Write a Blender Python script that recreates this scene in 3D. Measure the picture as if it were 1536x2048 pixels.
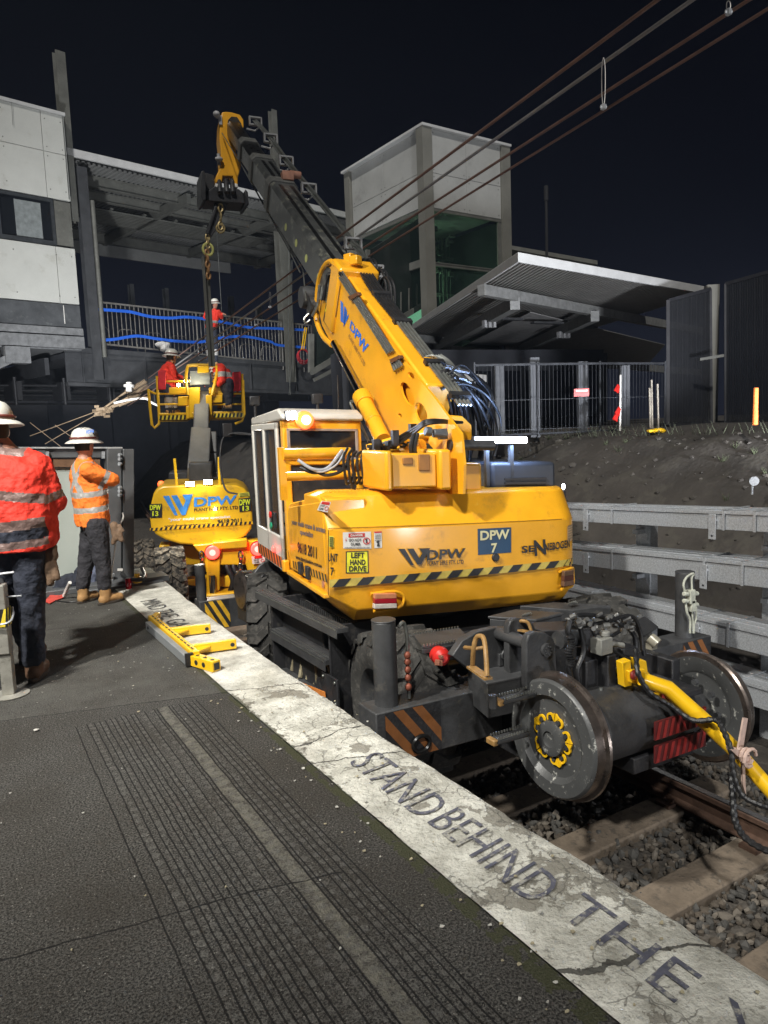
import bpy, bmesh, math, random
import numpy as np
from mathutils import Vector, Matrix, noise
random.seed(7); rng = np.random.default_rng(7)
for o in list(bpy.data.objects): bpy.data.objects.remove(o)
sc = bpy.context.scene; col = sc.collection
rad = math.radians

# ---------------------------------------------------------------- camera
FOC = 1450.0; CH = 1.62
def cam_axes(yaw=30.5, pitch=6.6, roll=2.2):
    y, p, r = rad(yaw), rad(pitch), rad(roll)
    f = np.array([math.sin(y)*math.cos(p), math.cos(y)*math.cos(p), -math.sin(p)])
    ri = np.array([math.cos(y), -math.sin(y), 0.0]); up = np.cross(ri, f)
    return (math.cos(r)*ri - math.sin(r)*up, math.sin(r)*ri + math.cos(r)*up, f)
CR, CU, CF = cam_axes(); CC = np.array([0, 0, CH])
cd = bpy.data.cameras.new('camera'); cam = bpy.data.objects.new('camera', cd); col.objects.link(cam)
cam.matrix_world = Matrix(((CR[0], CU[0], -CF[0], 0), (CR[1], CU[1], -CF[1], 0), (CR[2], CU[2], -CF[2], CH), (0, 0, 0, 1)))
cd.sensor_fit = 'VERTICAL'; cd.sensor_height = 24; cd.lens = FOC/2048*24; cd.clip_start = .05; cd.clip_end = 600
sc.camera = cam
sc.render.resolution_x = 768; sc.render.resolution_y = 1024
sc.view_settings.view_transform = 'Standard'; sc.view_settings.look = 'None'
sc.view_settings.exposure = 0.7; sc.view_settings.gamma = 1
# ---------------------------------------------------------------- night sky
w = bpy.data.worlds.new('World'); sc.world = w; w.use_nodes = True
nt = w.node_tree; bg = nt.nodes['Background']
tc = nt.nodes.new('ShaderNodeTexCoord'); sx = nt.nodes.new('ShaderNodeSeparateXYZ'); rp = nt.nodes.new('ShaderNodeValToRGB')
nt.links.new(tc.outputs['Generated'], sx.inputs[0]); nt.links.new(sx.outputs[2], rp.inputs[0]); nt.links.new(rp.outputs[0], bg.inputs[0])
rp.color_ramp.elements[0].position = 0.0; rp.color_ramp.elements[0].color = (.0034, .0038, .0080, 1)
rp.color_ramp.elements[1].position = .62; rp.color_ramp.elements[1].color = (.0004, .0005, .0010, 1)
e = rp.color_ramp.elements.new(.25); e.color = (.0013, .0015, .0033, 1)
bg.inputs[1].default_value = 1.0
# ---------------------------------------------------------------- site floodlights, then unseen fill spots added for the soffits
def aim(o, d): o.rotation_euler = Vector(d).to_track_quat('-Z', 'Y').to_euler()
sl = bpy.data.lights.new('floodlight_far', 'SUN'); sl.energy = 1.25; sl.angle = rad(2.5); sl.color = (1.0, .975, .93)
so = bpy.data.objects.new('floodlight_far', sl); col.objects.link(so); aim(so, (.42, .52, -.74)); so.location = (-6, -8, 12)
def spot(name, loc, tgt, e, ang, blend=.6, color=(1, .97, .9), r=.25):
    l = bpy.data.lights.new(name, 'SPOT'); l.energy = e; l.spot_size = rad(ang); l.spot_blend = blend; l.color = color; l.shadow_soft_size = r
    o = bpy.data.objects.new(name, l); col.objects.link(o); o.location = loc; aim(o, Vector(tgt)-Vector(loc)); return o
spot('floodlight_platform', (-3.3, 2.6, 7.2), (2.2, 6.0, .2), 2900, 68, .9)
spot('soffit_fill_bridge', (1.2, 14.5, .6), (9.0, 27, 9.0), 3000, 82, .9, (.95, .97, 1))  # unseen fill spot, added to brighten the bridge soffit from below
spot('soffit_fill_canopy', (8.0, 2.4, .95), (10.4, 12.5, 4.9), 2500, 56, .9, (.90, .93, 1), .3)  # added fill, aimed up to lift the dark canopy underside
spot('track_fill', (4.6, -5.5, -.2), (9.5, 12, 3.6), 850, 75, .9, (.93, .95, 1), .4)  # added fill from behind the camera for canopy, rail wheels and trays
# ---------------------------------------------------------------- pixel -> world helpers (photo pixels 1536 x 2048)
def ray(x, y): return CR*(x-768)/FOC + CU*(1024-y)/FOC + CF
def at_d(x, y, d): return Vector(CC + ray(x, y)*d)
def at_plane(x, y, P0, n):
    v = ray(x, y); n = np.array(n, float); return Vector(CC + v*(((np.array(P0)-CC) @ n)/(v @ n)))
def at_x(x, y, val): return at_plane(x, y, (val, 0, 0), (1, 0, 0))
def at_y(x, y, val): return at_plane(x, y, (0, val, 0), (0, 1, 0))
def at_z(x, y, val=0.0): return at_plane(x, y, (0, 0, val), (0, 0, 1))
# crane upper frame
_th = rad(9.1); NVn = np.array([math.sin(_th), math.cos(_th), 0]); SVn = np.array([NVn[1], -NVn[0], 0])
OV = CC + ray(655, 1090)*5.1; OV[2] = 0
TILT = .045
def W3(u, v, z): return Vector(OV + SVn*u + NVn*v + np.array([0, 0, z - TILT*u]))
def loc3(P): d = np.array(P)-OV; u = d @ SVn; return (u, d @ NVn, d[2] + TILT*u)
def hu(x, y, u): return loc3(at_plane(x, y, OV+SVn*u, SVn))
def hv(x, y, v): return loc3(at_plane(x, y, OV+NVn*v, NVn))
Su, Nu = Vector(SVn) - Vector((0, 0, TILT)), Vector(NVn)
Zu = Vector((0, 0, 1))

SV, NV = Vector(SVn), Vector(NVn)
# ---------------------------------------------------------------- materials
MATS = {}
def mat(name, c, rough=.6, metal=0.0, var=.25, scale=8.0, bump=.15, bscale=60.0, c2=None, mix=.5, thr=None, spec=.5, coat=0.0, emis=None, estr=0.0, alpha=1.0, trans=0.0, bdist=.01):
    if name in MATS: return MATS[name]
    m = bpy.data.materials.new(name); m.use_nodes = True; N = m.node_tree.nodes; L = m.node_tree.links
    b = N['Principled BSDF']; t = N.new('ShaderNodeTexCoord')
    b.inputs['Roughness'].default_value = rough; b.inputs['Metallic'].default_value = metal
    b.inputs['Specular IOR Level'].default_value = spec; b.inputs['Coat Weight'].default_value = coat
    b.inputs['Coat Roughness'].default_value = .12
    n1 = N.new('ShaderNodeTexNoise'); n1.inputs['Scale'].default_value = scale; n1.inputs['Detail'].default_value = 6; n1.inputs['Roughness'].default_value = .65
    L.new(t.outputs['Object'], n1.inputs['Vector'])
    r = N.new('ShaderNodeValToRGB'); L.new(n1.outputs['Fac'], r.inputs[0])
    lo = tuple(x*(1-var) for x in c)+(1,); hi = tuple(min(1, x*(1+var)) for x in c)+(1,)
    r.color_ramp.elements[0].position = .32; r.color_ramp.elements[0].color = lo
    r.color_ramp.elements[1].position = .68; r.color_ramp.elements[1].color = hi
    out = r.outputs[0]
    if c2:
        n2 = N.new('ShaderNodeTexNoise'); n2.inputs['Scale'].default_value = scale*1.7; n2.inputs['Detail'].default_value = 8; n2.inputs['Roughness'].default_value = .7
        L.new(t.outputs['Object'], n2.inputs['Vector'])
        q = N.new('ShaderNodeValToRGB'); th = thr or .55
        q.color_ramp.elements[0].position = th; q.color_ramp.elements[0].color = (0, 0, 0, 1)
        q.color_ramp.elements[1].position = th+.09; q.color_ramp.elements[1].color = (mix, mix, mix, 1)
        L.new(n2.outputs['Fac'], q.inputs[0])
        mx = N.new('ShaderNodeMix'); mx.data_type = 'RGBA'; L.new(q.outputs[0], mx.inputs[0]); L.new(out, mx.inputs[6]); mx.inputs[7].default_value = tuple(c2)+(1,)
        out = mx.outputs[2]
    L.new(out, b.inputs['Base Color'])
    rr = N.new('ShaderNodeMapRange'); rr.inputs[3].default_value = max(.03, rough-.12); rr.inputs[4].default_value = min(1, rough+.12)
    L.new(n1.outputs['Fac'], rr.inputs[0]); L.new(rr.outputs[0], b.inputs['Roughness'])
    if bump:
        n3 = N.new('ShaderNodeTexNoise'); n3.inputs['Scale'].default_value = bscale; n3.inputs['Detail'].default_value = 4
        L.new(t.outputs['Object'], n3.inputs['Vector'])
        bm = N.new('ShaderNodeBump'); bm.inputs['Strength'].default_value = bump; bm.inputs['Distance'].default_value = bdist
        L.new(n3.outputs['Fac'], bm.inputs['Height']); L.new(bm.outputs[0], b.inputs['Normal'])
    if emis: b.inputs['Emission Color'].default_value = tuple(emis)+(1,); b.inputs['Emission Strength'].default_value = estr
    if trans: b.inputs['Transmission Weight'].default_value = trans
    if alpha < 1: b.inputs['Alpha'].default_value = alpha
    MATS[name] = m; return m
M_yel = mat('crane_yellow_paint', (.78, .365, .012), .40, 0, .09, 2.5, .05, 90, c2=(.33, .15, .03), mix=.38, thr=.57, coat=.3)
M_yel2 = mat('lift_yellow_paint', (.80, .46, .012), .4, 0, .08, 3, .03, 90, c2=(.38, .22, .04), mix=.55, thr=.57, coat=.25)
M_ybar = mat('bright_yellow_paint', (.85, .50, .010), .36, 0, .06, 6, .04, 60, c2=(.3, .16, .03), mix=.6, thr=.66, coat=.3)
M_blk = mat('black_steel', (.022, .022, .024), .5, .1, .35, 7, .25, 60, c2=(.07, .066, .058), mix=.55, thr=.56)
M_dark = mat('charcoal_steel', (.055, .056, .058), .48, .2, .3, 6, .2, 70, c2=(.13, .12, .10), mix=.5, thr=.58)
M_boom = mat('worn_grey_boom_paint', (.055, .057, .055), .4, .1, .35, 4, .12, 60, c2=(.20, .20, .16), mix=.7, thr=.55, coat=.1)
M_boomd = mat('greasy_boom_steel', (.012, .012, .012), .3, .3, .4, 8, .1, 60, c2=(.08, .075, .05), mix=.5, thr=.6)
M_rub = mat('tyre_rubber', (.034, .033, .030), .85, 0, .35, 9, .5, 70, c2=(.12, .112, .10), mix=.5, thr=.52)
M_rubm = mat('muddy_tyre_rubber', (.05, .046, .04), .9, 0, .3, 9, .5, 60, c2=(.26, .22, .17), mix=.85, thr=.47)
M_hose = mat('hose_rubber', (.014, .014, .015), .42, 0, .3, 20, .2, 120)
M_chr = mat('chrome_rod', (.55, .55, .55), .15, 1, .1, 10, .02)
M_pipe = mat('steel_pipe', (.30, .31, .29), .35, .8, .2, 12, .05)
M_wst = mat('polished_tread_steel', (.24, .20, .175), .30, .9, .35, 9, .06, 80, c2=(.10, .06, .04), mix=.6, thr=.56)
M_wface = mat('chipped_grey_wheel_paint', (.075, .077, .077), .42, .1, .1, 5, .1, 60, c2=(.55, .55, .50), mix=.95, thr=.59)
M_wface.node_tree.nodes['Noise Texture.001'].inputs['Scale'].default_value = 22
M_red = mat('red_paint', (.55, .02, .015), .4, 0, .15, 6, .05)
M_dred = mat('dull_red_paint', (.22, .02, .015), .5, 0, .3, 12, .1)
M_txt = mat('black_vinyl', (.018, .018, .020), .45, 0, .1, 8, 0)
M_blue = mat('blue_vinyl', (.035, .16, .62), .4, 0, .08, 8, 0)
M_grey = mat('grey_vinyl', (.28, .20, .11), .5, 0, .1, 8, 0)
M_lime = mat('lime_tape', (.62, .60, .06), .5, 0, .12, 14, 0)
M_tapey = mat('worn_yellow_tape', (.52, .40, .08), .5, 0, .2, 14, 0)
M_wht = mat('white_vinyl', (.68, .66, .62), .5, 0, .1, 8, 0)
M_navy = mat('navy_plate', (.012, .05, .11), .4, 0, .1, 8, 0)
M_cream = mat('cream_lettering', (.62, .58, .34), .5, 0, .1, 8, 0)
M_glass = mat('dark_window_glass', (.012, .014, .017), .06, 0, .1, 5, 0, spec=.8, coat=.4)
M_glassc = mat('clear_window_glass', (.5, .55, .55), .04, 0, .02, 5, 0, alpha=.18)
M_panel = mat('pale_concrete_panel', (.50, .505, .47), .75, 0, .07, 1.2, .08, 40, c2=(.36, .35, .30), mix=.45, thr=.58)
M_tpanel = mat('grey_cladding_panel', (.36, .36, .34), .7, 0, .1, 1.2, .08, 40, c2=(.22, .22, .2), mix=.45, thr=.58)
M_steel = mat('painted_grey_steel', (.13, .13, .115), .6, .1, .2, 3, .08, 40, c2=(.20, .20, .17), mix=.5, thr=.56)
M_dsteel = mat('dark_bridge_steel', (.050, .052, .056), .6, .1, .25, 3, .1, 40, c2=(.085, .085, .085), mix=.5, thr=.58)
M_fascia = mat('white_roof_fascia', (.50, .50, .49), .6, 0, .1, 3, .05, c2=(.4, .4, .38), mix=.5, thr=.6)
M_galv = mat('galvanised_steel', (.50, .52, .54), .42, .45, .22, 60, .1, 120, c2=(.24, .25, .27), mix=.6, thr=.52)
M_conc = mat('concrete', (.26, .25, .22), .9, 0, .2, 6, .4, 60, c2=(.14, .13, .11), mix=.6, thr=.55)
M_sleep = mat('weathered_sleeper', (.17, .135, .10), .9, 0, .3, 7, .5, 50, c2=(.07, .06, .05), mix=.7, thr=.53)
M_rail = mat('rusty_rail', (.11, .065, .045), .7, .3, .3, 12, .3)
M_railt = mat('polished_rail_head', (.45, .43, .42), .22, 1, .15, 12, .05)
M_orange = mat('hi_vis_orange', (.88, .20, .022), .8, 0, .12, 4, .9, 9, bdist=.05)
M_redj = mat('hi_vis_red_orange', (.72, .034, .016), .75, 0, .14, 4, .9, 7, bdist=.06)
M_refl = mat('reflective_tape', (.36, .35, .33), .5, .1, .12, 20, .1)
M_navyc = mat('navy_cloth', (.020, .024, .038), .85, 0, .3, 6, .9, 9, bdist=.05)
M_chars = mat('charcoal_cloth', (.026, .025, .030), .85, 0, .3, 6, .9, 10, bdist=.05)
M_skin = mat('skin', (.48, .24, .16), .55, 0, .1, 10, .05)
M_hair = mat('dark_hair', (.02, .014, .01), .7, 0, .3, 30, .3)
M_hat = mat('white_hard_hat', (.74, .73, .66), .35, 0, .06, 8, .02, coat=.3)
M_boot = mat('tan_boot_leather', (.36, .20, .075), .75, 0, .2, 14, .3)
M_bootb = mat('brown_boot_leather', (.13, .07, .04), .75, 0, .2, 14, .3)
M_sole = mat('boot_sole', (.05, .04, .03), .9, 0, .2, 14, .3)
M_refl2 = mat('dusty_reflective_tape', (.19, .125, .11), .5, .1, .12, 20, .8, 8, bdist=.05)
M_glove = mat('brown_leather_glove', (.16, .10, .06), .8, 0, .3, 14, .3)
M_em_bar = mat('lit_white_blue_led', (.8, .85, 1), .4, emis=(.55, .72, 1.0), estr=38, bump=0)
M_em_w = mat('lit_white_lamp', (1, 1, 1), .4, emis=(.85, .93, 1.0), estr=40, bump=0)
M_em_warm = mat('lit_warm_lamp', (1, 1, 1), .4, emis=(1, .95, .82), estr=60, bump=0)
M_em_r = mat('lit_red_lamp', (1, .1, .1), .4, emis=(1, .03, .02), estr=4.5, bump=0)
M_em_o = mat('lit_orange_beacon', (1, .3, .05), .4, emis=(1, .10, .03), estr=1.6, bump=0)
M_em_g = mat('lit_green_shaft_lamp', (.3, 1, .5), .4, emis=(.45, 1.0, .45), estr=9, bump=0)

# ---------------------------------------------------------------- mesh helpers
def V(*a): return Vector(a)
class MB:
    def __init__(s): s.v = []; s.f = []; s.m = []
    def add(s, vs, fs, m=0):
        b = len(s.v); s.v += [tuple(v) for v in vs]; s.f += [tuple(i+b for i in f) for f in fs]; s.m += [m]*len(fs); return s
    def hexa(s, p, m=0):
        return s.add(p, [(0, 3, 2, 1), (4, 5, 6, 7), (0, 1, 5, 4), (1, 2, 6, 5), (2, 3, 7, 6), (3, 0, 4, 7)], m)
    def box(s, c, d, rz=0, m=0, R=None):
        c = Vector(c); h = Vector(d)/2; R = R or Matrix.Rotation(rz, 3, 'Z')
        ps = [(-1,-1,-1), (1,-1,-1), (1,1,-1), (-1,1,-1), (-1,-1,1), (1,-1,1), (1,1,1), (-1,1,1)]
        return s.hexa([c + R @ Vector((a*h.x, b*h.y, k*h.z)) for a, b, k in ps], m)
    def bb(s, x0, x1, y0, y1, z0, z1, m=0): return s.box(((x0+x1)/2, (y0+y1)/2, (z0+z1)/2), (x1-x0, y1-y0, z1-z0), m=m)
    def obox(s, o, a, b, c, m=0):   # corner + three edge vectors
        o, a, b, c = map(Vector, (o, a, b, c))
        if a.cross(b).dot(c) < 0: a, b = b, a
        return s.hexa([o, o+a, o+a+b, o+b, o+c, o+a+c, o+a+b+c, o+b+c], m)
    def ub(s, u0, u1, v0, v1, z0, z1, m=0):   # box in the crane's upper frame
        if u0 > u1: u0, u1 = u1, u0
        return s.hexa([W3(u0,v0,z0), W3(u1,v0,z0), W3(u1,v1,z0), W3(u0,v1,z0), W3(u0,v0,z1), W3(u1,v0,z1), W3(u1,v1,z1), W3(u0,v1,z1)], m)
    def bar(s, p, q, w, h, up=(0, 0, 1), m=0):
        p, q = Vector(p), Vector(q); d = (q-p).normalized(); up = Vector(up)
        a = d.cross(up)
        if a.length < 1e-4: a = d.cross(Vector((1, 0, 0)))
        a.normalize(); b = a.cross(d).normalized()
        o = p - a*w/2 - b*h/2
        return s.obox(o, a*w, q-p, b*h, m)
    def ring(s, rings, m=0, cap=True, closed=False):
        n = len(rings[0]); b = len(s.v)
        for r in rings: s.v += [tuple(p) for p in r]
        K = len(rings)
        for k in range(K if closed else K-1):
            A = b+k*n; B = b+((k+1) % K)*n
            for i in range(n):
                j = (i+1) % n; s.f.append((A+i, A+j, B+j, B+i)); s.m.append(m)
        if cap and not closed:
            s.f.append(tuple(b+i for i in range(n-1, -1, -1))); s.m.append(m)
            s.f.append(tuple(b+(K-1)*n+i for i in range(n))); s.m.append(m)
        return s
    def tube(s, pts, r, n=10, m=0, cap=True, rs=None):
        pts = [Vector(p) for p in pts]; rings = []
        t = (pts[1]-pts[0]).normalized(); a = t.cross(Vector((0, 0, 1)))
        if a.length < .05: a = t.cross(Vector((1, 0, 0)))
        a.normalize()
        for i, p in enumerate(pts):
            t = (pts[min(i+1, len(pts)-1)] - pts[max(i-1, 0)]).normalized()
            a = (a - t*a.dot(t)).normalized(); b = t.cross(a)
            R = rs[i] if rs else r
            rings.append([p + (a*math.cos(2*math.pi*k/n) + b*math.sin(2*math.pi*k/n))*R for k in range(n)])
        return s.ring(rings, m, cap)
    def cyl(s, p, q, r, r2=None, n=20, m=0): return s.tube([p, q], r, n, m, rs=[r, r if r2 is None else r2])
    def lathe(s, prof, o, ax, n=40, m=0, cap=True):     # prof: (axial, radius)
        o, ax = Vector(o), Vector(ax).normalized(); a = ax.cross(Vector((0, 0, 1)))
        if a.length < .05: a = ax.cross(Vector((1, 0, 0)))
        a.normalize(); b = ax.cross(a)
        return s.ring([[o + ax*t + (a*math.cos(2*math.pi*k/n) + b*math.sin(2*math.pi*k/n))*r for k in range(n)] for t, r in prof], m, cap)
    def prism(s, poly, vec, m=0):
        poly = [Vector(p) for p in poly]; vec = Vector(vec); n = len(poly)
        nn = Vector((0, 0, 0))
        for i in range(n): nn += (poly[i]-poly[0]).cross(poly[(i+1) % n]-poly[0])
        if nn.dot(vec) > 0: poly = poly[::-1]
        b = len(s.v); s.v += [tuple(p) for p in poly] + [tuple(p+vec) for p in poly]
        s.f.append(tuple(range(b, b+n))); s.f.append(tuple(range(b+2*n-1, b+n-1, -1))); s.m += [m, m]
        for i in range(n):
            j = (i+1) % n; s.f.append((b+j, b+i, b+n+i, b+n+j)); s.m.append(m)
        return s
    def ell(s, c, r, n=12, k=8, m=0, R=None):
        c = Vector(c); R = R or Matrix.Identity(3); rings = []
        for i in range(k+1):
            th = math.pi*i/k; rr = max(math.sin(th), .02)
            rings.append([c + R @ Vector((r[0]*rr*math.cos(2*math.pi*j/n), r[1]*rr*math.sin(2*math.pi*j/n), -r[2]*math.cos(th))) for j in range(n)])
        return s.ring(rings, m)
    def cap2(s, p, q, r1, r2, n=12, m=0):    # tapered capsule, for fused bodies
        s.cyl(p, q, r1, r2, n, m); s.ell(p, (r1,)*3, n, 8, m); s.ell(q, (r2,)*3, n, 8, m); return s
    def build(s, name, mats, parent=None, bevel=0, ang=35, label=None, seg=2, flat=False):
        me = bpy.data.meshes.new(name); off = Vector((0, 0, 0))
        p = parent
        while p: off += p.location; p = p.parent
        me.from_pydata([tuple(Vector(v)-off) for v in s.v], [], s.f)
        if not isinstance(mats, (list, tuple)): mats = [mats]
        for m in mats: me.materials.append(m)
        if any(s.m): me.polygons.foreach_set('material_index', s.m)
        me.validate(); fix_normals(me)
        if not flat:
            me.polygons.foreach_set('use_smooth', [True]*len(me.polygons)); me.set_sharp_from_angle(angle=rad(ang))
        o = bpy.data.objects.new(name, me); col.objects.link(o); o.parent = parent
        if bevel:
            b = o.modifiers.new('bevel', 'BEVEL'); b.width = bevel; b.segments = seg; b.limit_method = 'ANGLE'; b.angle_limit = rad(30); b.harden_normals = False
        if label: o['label'] = label
        return o
def fix_normals(me):
    bm = bmesh.new(); bm.from_mesh(me); bmesh.ops.recalc_face_normals(bm, faces=bm.faces); bm.to_mesh(me); bm.free()
def tag(o, label, cat=None, group=None, kind=None):
    if label: o['label'] = label
    if cat: o['category'] = cat
    if group: o['group'] = group
    if kind: o['kind'] = kind
    return o
def thing(name, label, cat, loc=(0, 0, 0), group=None):
    o = bpy.data.objects.new(name, None); o.empty_display_size = .2; col.objects.link(o); o.location = loc
    return tag(o, label, cat, group)
def copy_tree(o, parent=None, shift=None):
    c = o.copy(); col.objects.link(c); c.parent = parent
    if shift is not None: c.location = o.location + Vector(shift)
    for ch in [x for x in bpy.data.objects if x.parent == o]: copy_tree(ch, c)
    return c
def struct(o, label=None): o['kind'] = 'structure'; return o
def bake(o):       # evaluate modifiers into the mesh
    dg = bpy.context.evaluated_depsgraph_get(); dg.update()
    me = bpy.data.meshes.new_from_object(o.evaluated_get(dg)); old = o.data
    o.modifiers.clear(); o.data = me; bpy.data.meshes.remove(old); return o
def fuse(name, mb, voxel, mats, parent, smooth=3, assign=None, wrinkle=0, wsize=.12, label=None):
    if not isinstance(mats, (list, tuple)): mats = [mats]
    o = mb.build(name, mats[0], parent)
    r = o.modifiers.new('r', 'REMESH'); r.mode = 'VOXEL'; r.voxel_size = voxel
    s = o.modifiers.new('s', 'SMOOTH'); s.iterations = smooth; s.factor = .6
    if wrinkle:
        tx = bpy.data.textures.new('wr', 'CLOUDS'); tx.noise_scale = wsize; tx.noise_depth = 2
        d = o.modifiers.new('d', 'DISPLACE'); d.texture = tx; d.strength = wrinkle; d.mid_level = .5
    bake(o); me = o.data
    me.materials.clear()
    for m in mats: me.materials.append(m)
    me.polygons.foreach_set('use_smooth', [True]*len(me.polygons))
    if assign:
        off = Vector((0, 0, 0)); p = parent
        while p: off += p.location; p = p.parent
        me.polygons.foreach_set('material_index', [assign(Vector(p.center)+off) for p in me.polygons])
    if label: o['label'] = label
    return o
def boolean_cut(o, cutter):
    b = o.modifiers.new('b', 'BOOLEAN'); b.operation = 'DIFFERENCE'; b.object = cutter; b.solver = 'EXACT'
    bake(o); bpy.data.objects.remove(cutter)
_font = {}
def text_mesh(s, off=.03):
    if (s, off) in _font: return _font[(s, off)]
    c = bpy.data.curves.new('t', 'FONT'); c.body = s; c.size = 1; c.resolution_u = 3; c.offset = off
    o = bpy.data.objects.new('t', c); col.objects.link(o)
    dg = bpy.context.evaluated_depsgraph_get(); dg.update()
    me = bpy.data.meshes.new_from_object(o.evaluated_get(dg)); bpy.data.objects.remove(o); bpy.data.curves.remove(c)
    vs = [tuple(v.co) for v in me.vertices]; fs = [tuple(p.vertices) for p in me.polygons]; bpy.data.meshes.remove(me)
    _font[(s, off)] = (vs, fs); return _font[(s, off)]
def text_into(mb, s, fn, m=0, slant=0, italic=0, off=.03):
    """fit the word s into the unit square mapped by fn(a,b)->world point, a,b in 0..1"""
    vs, fs = text_mesh(s, off)
    xs = [v[0] for v in vs]; x0, x1 = min(xs), max(xs); y0, y1 = min(v[1] for v in vs), max(v[1] for v in vs)
    mb.add([fn((v[0]-x0)/(x1-x0) + italic*((v[1]-y0)/(y1-y0)-.5), (v[1]-y0)/(y1-y0)) for v in vs], fs, m)
def lerp4(p00, p10, p01, p11):
    p00, p10, p01, p11 = map(Vector, (p00, p10, p01, p11))
    return lambda a, b: (p00*(1-a)+p10*a)*(1-b) + (p01*(1-a)+p11*a)*b
def hazard(mb, fn, n, slant=.5, ma=0, mbk=1, base=True):
    """striped tape: fn(a,b); yellow material ma and black mbk, alternating parallelograms"""
    for k in range(-2, 2*n+2):
        a0 = k/(2*n); a1 = (k+1)/(2*n); sl = slant/n
        pts = []
        for a, b in ((a0, 0), (a1, 0), (a1+sl, 1), (a0+sl, 1)): pts.append([a, b])
        if pts[3][0] < 0 or pts[0][0] > 1: continue
        q = [fn(min(max(a, 0), 1), b) for a, b in pts]
        mb.add(q, [(0, 1, 2, 3)], ma if k % 2 else mbk)
def sheet(mb, fn, nx=1, ny=1, m=0):
    vs = [fn(i/nx, j/ny) for j in range(ny+1) for i in range(nx+1)]
    mb.add(vs, [(j*(nx+1)+i, j*(nx+1)+i+1, (j+1)*(nx+1)+i+1, (j+1)*(nx+1)+i) for j in range(ny) for i in range(nx)], m)
def chain_link(mb, c, d, s, r, flip, m=0):
    d = Vector(d).normalized(); a = d.cross(Vector((0, 1, 0)) if abs(d.y) < .9 else Vector((1, 0, 0))).normalized()
    if flip: a = d.cross(a).normalized()
    pts = [Vector(c) + d*(math.cos(t)*s) + a*(math.sin(t)*s*.55) for t in [2*math.pi*k/12 for k in range(13)]]
    mb.tube(pts, r, 6, m, cap=False)
def chain(mb, p, q, s=.035, r=.008, m=0):
    p, q = Vector(p), Vector(q); L = (q-p).length; n = max(2, int(L/(s*1.45)))
    for k in range(n+1): chain_link(mb, p+(q-p)*k/n, q-p, s, r, k % 2, m)
def curve_pts(pts, n=10):    # Catmull-Rom
    P = [Vector(p) for p in pts]; P = [P[0]*2-P[1]] + P + [P[-1]*2-P[-2]]; out = []
    for i in range(1, len(P)-2):
        for k in range(n):
            t = k/n; a, b, c, d = P[i-1], P[i], P[i+1], P[i+2]
            out.append(.5*((2*b) + (c-a)*t + (2*a-5*b+4*c-d)*t*t + (3*b-a-3*c+d)*t**3))
    return out + [P[-2]]
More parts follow.
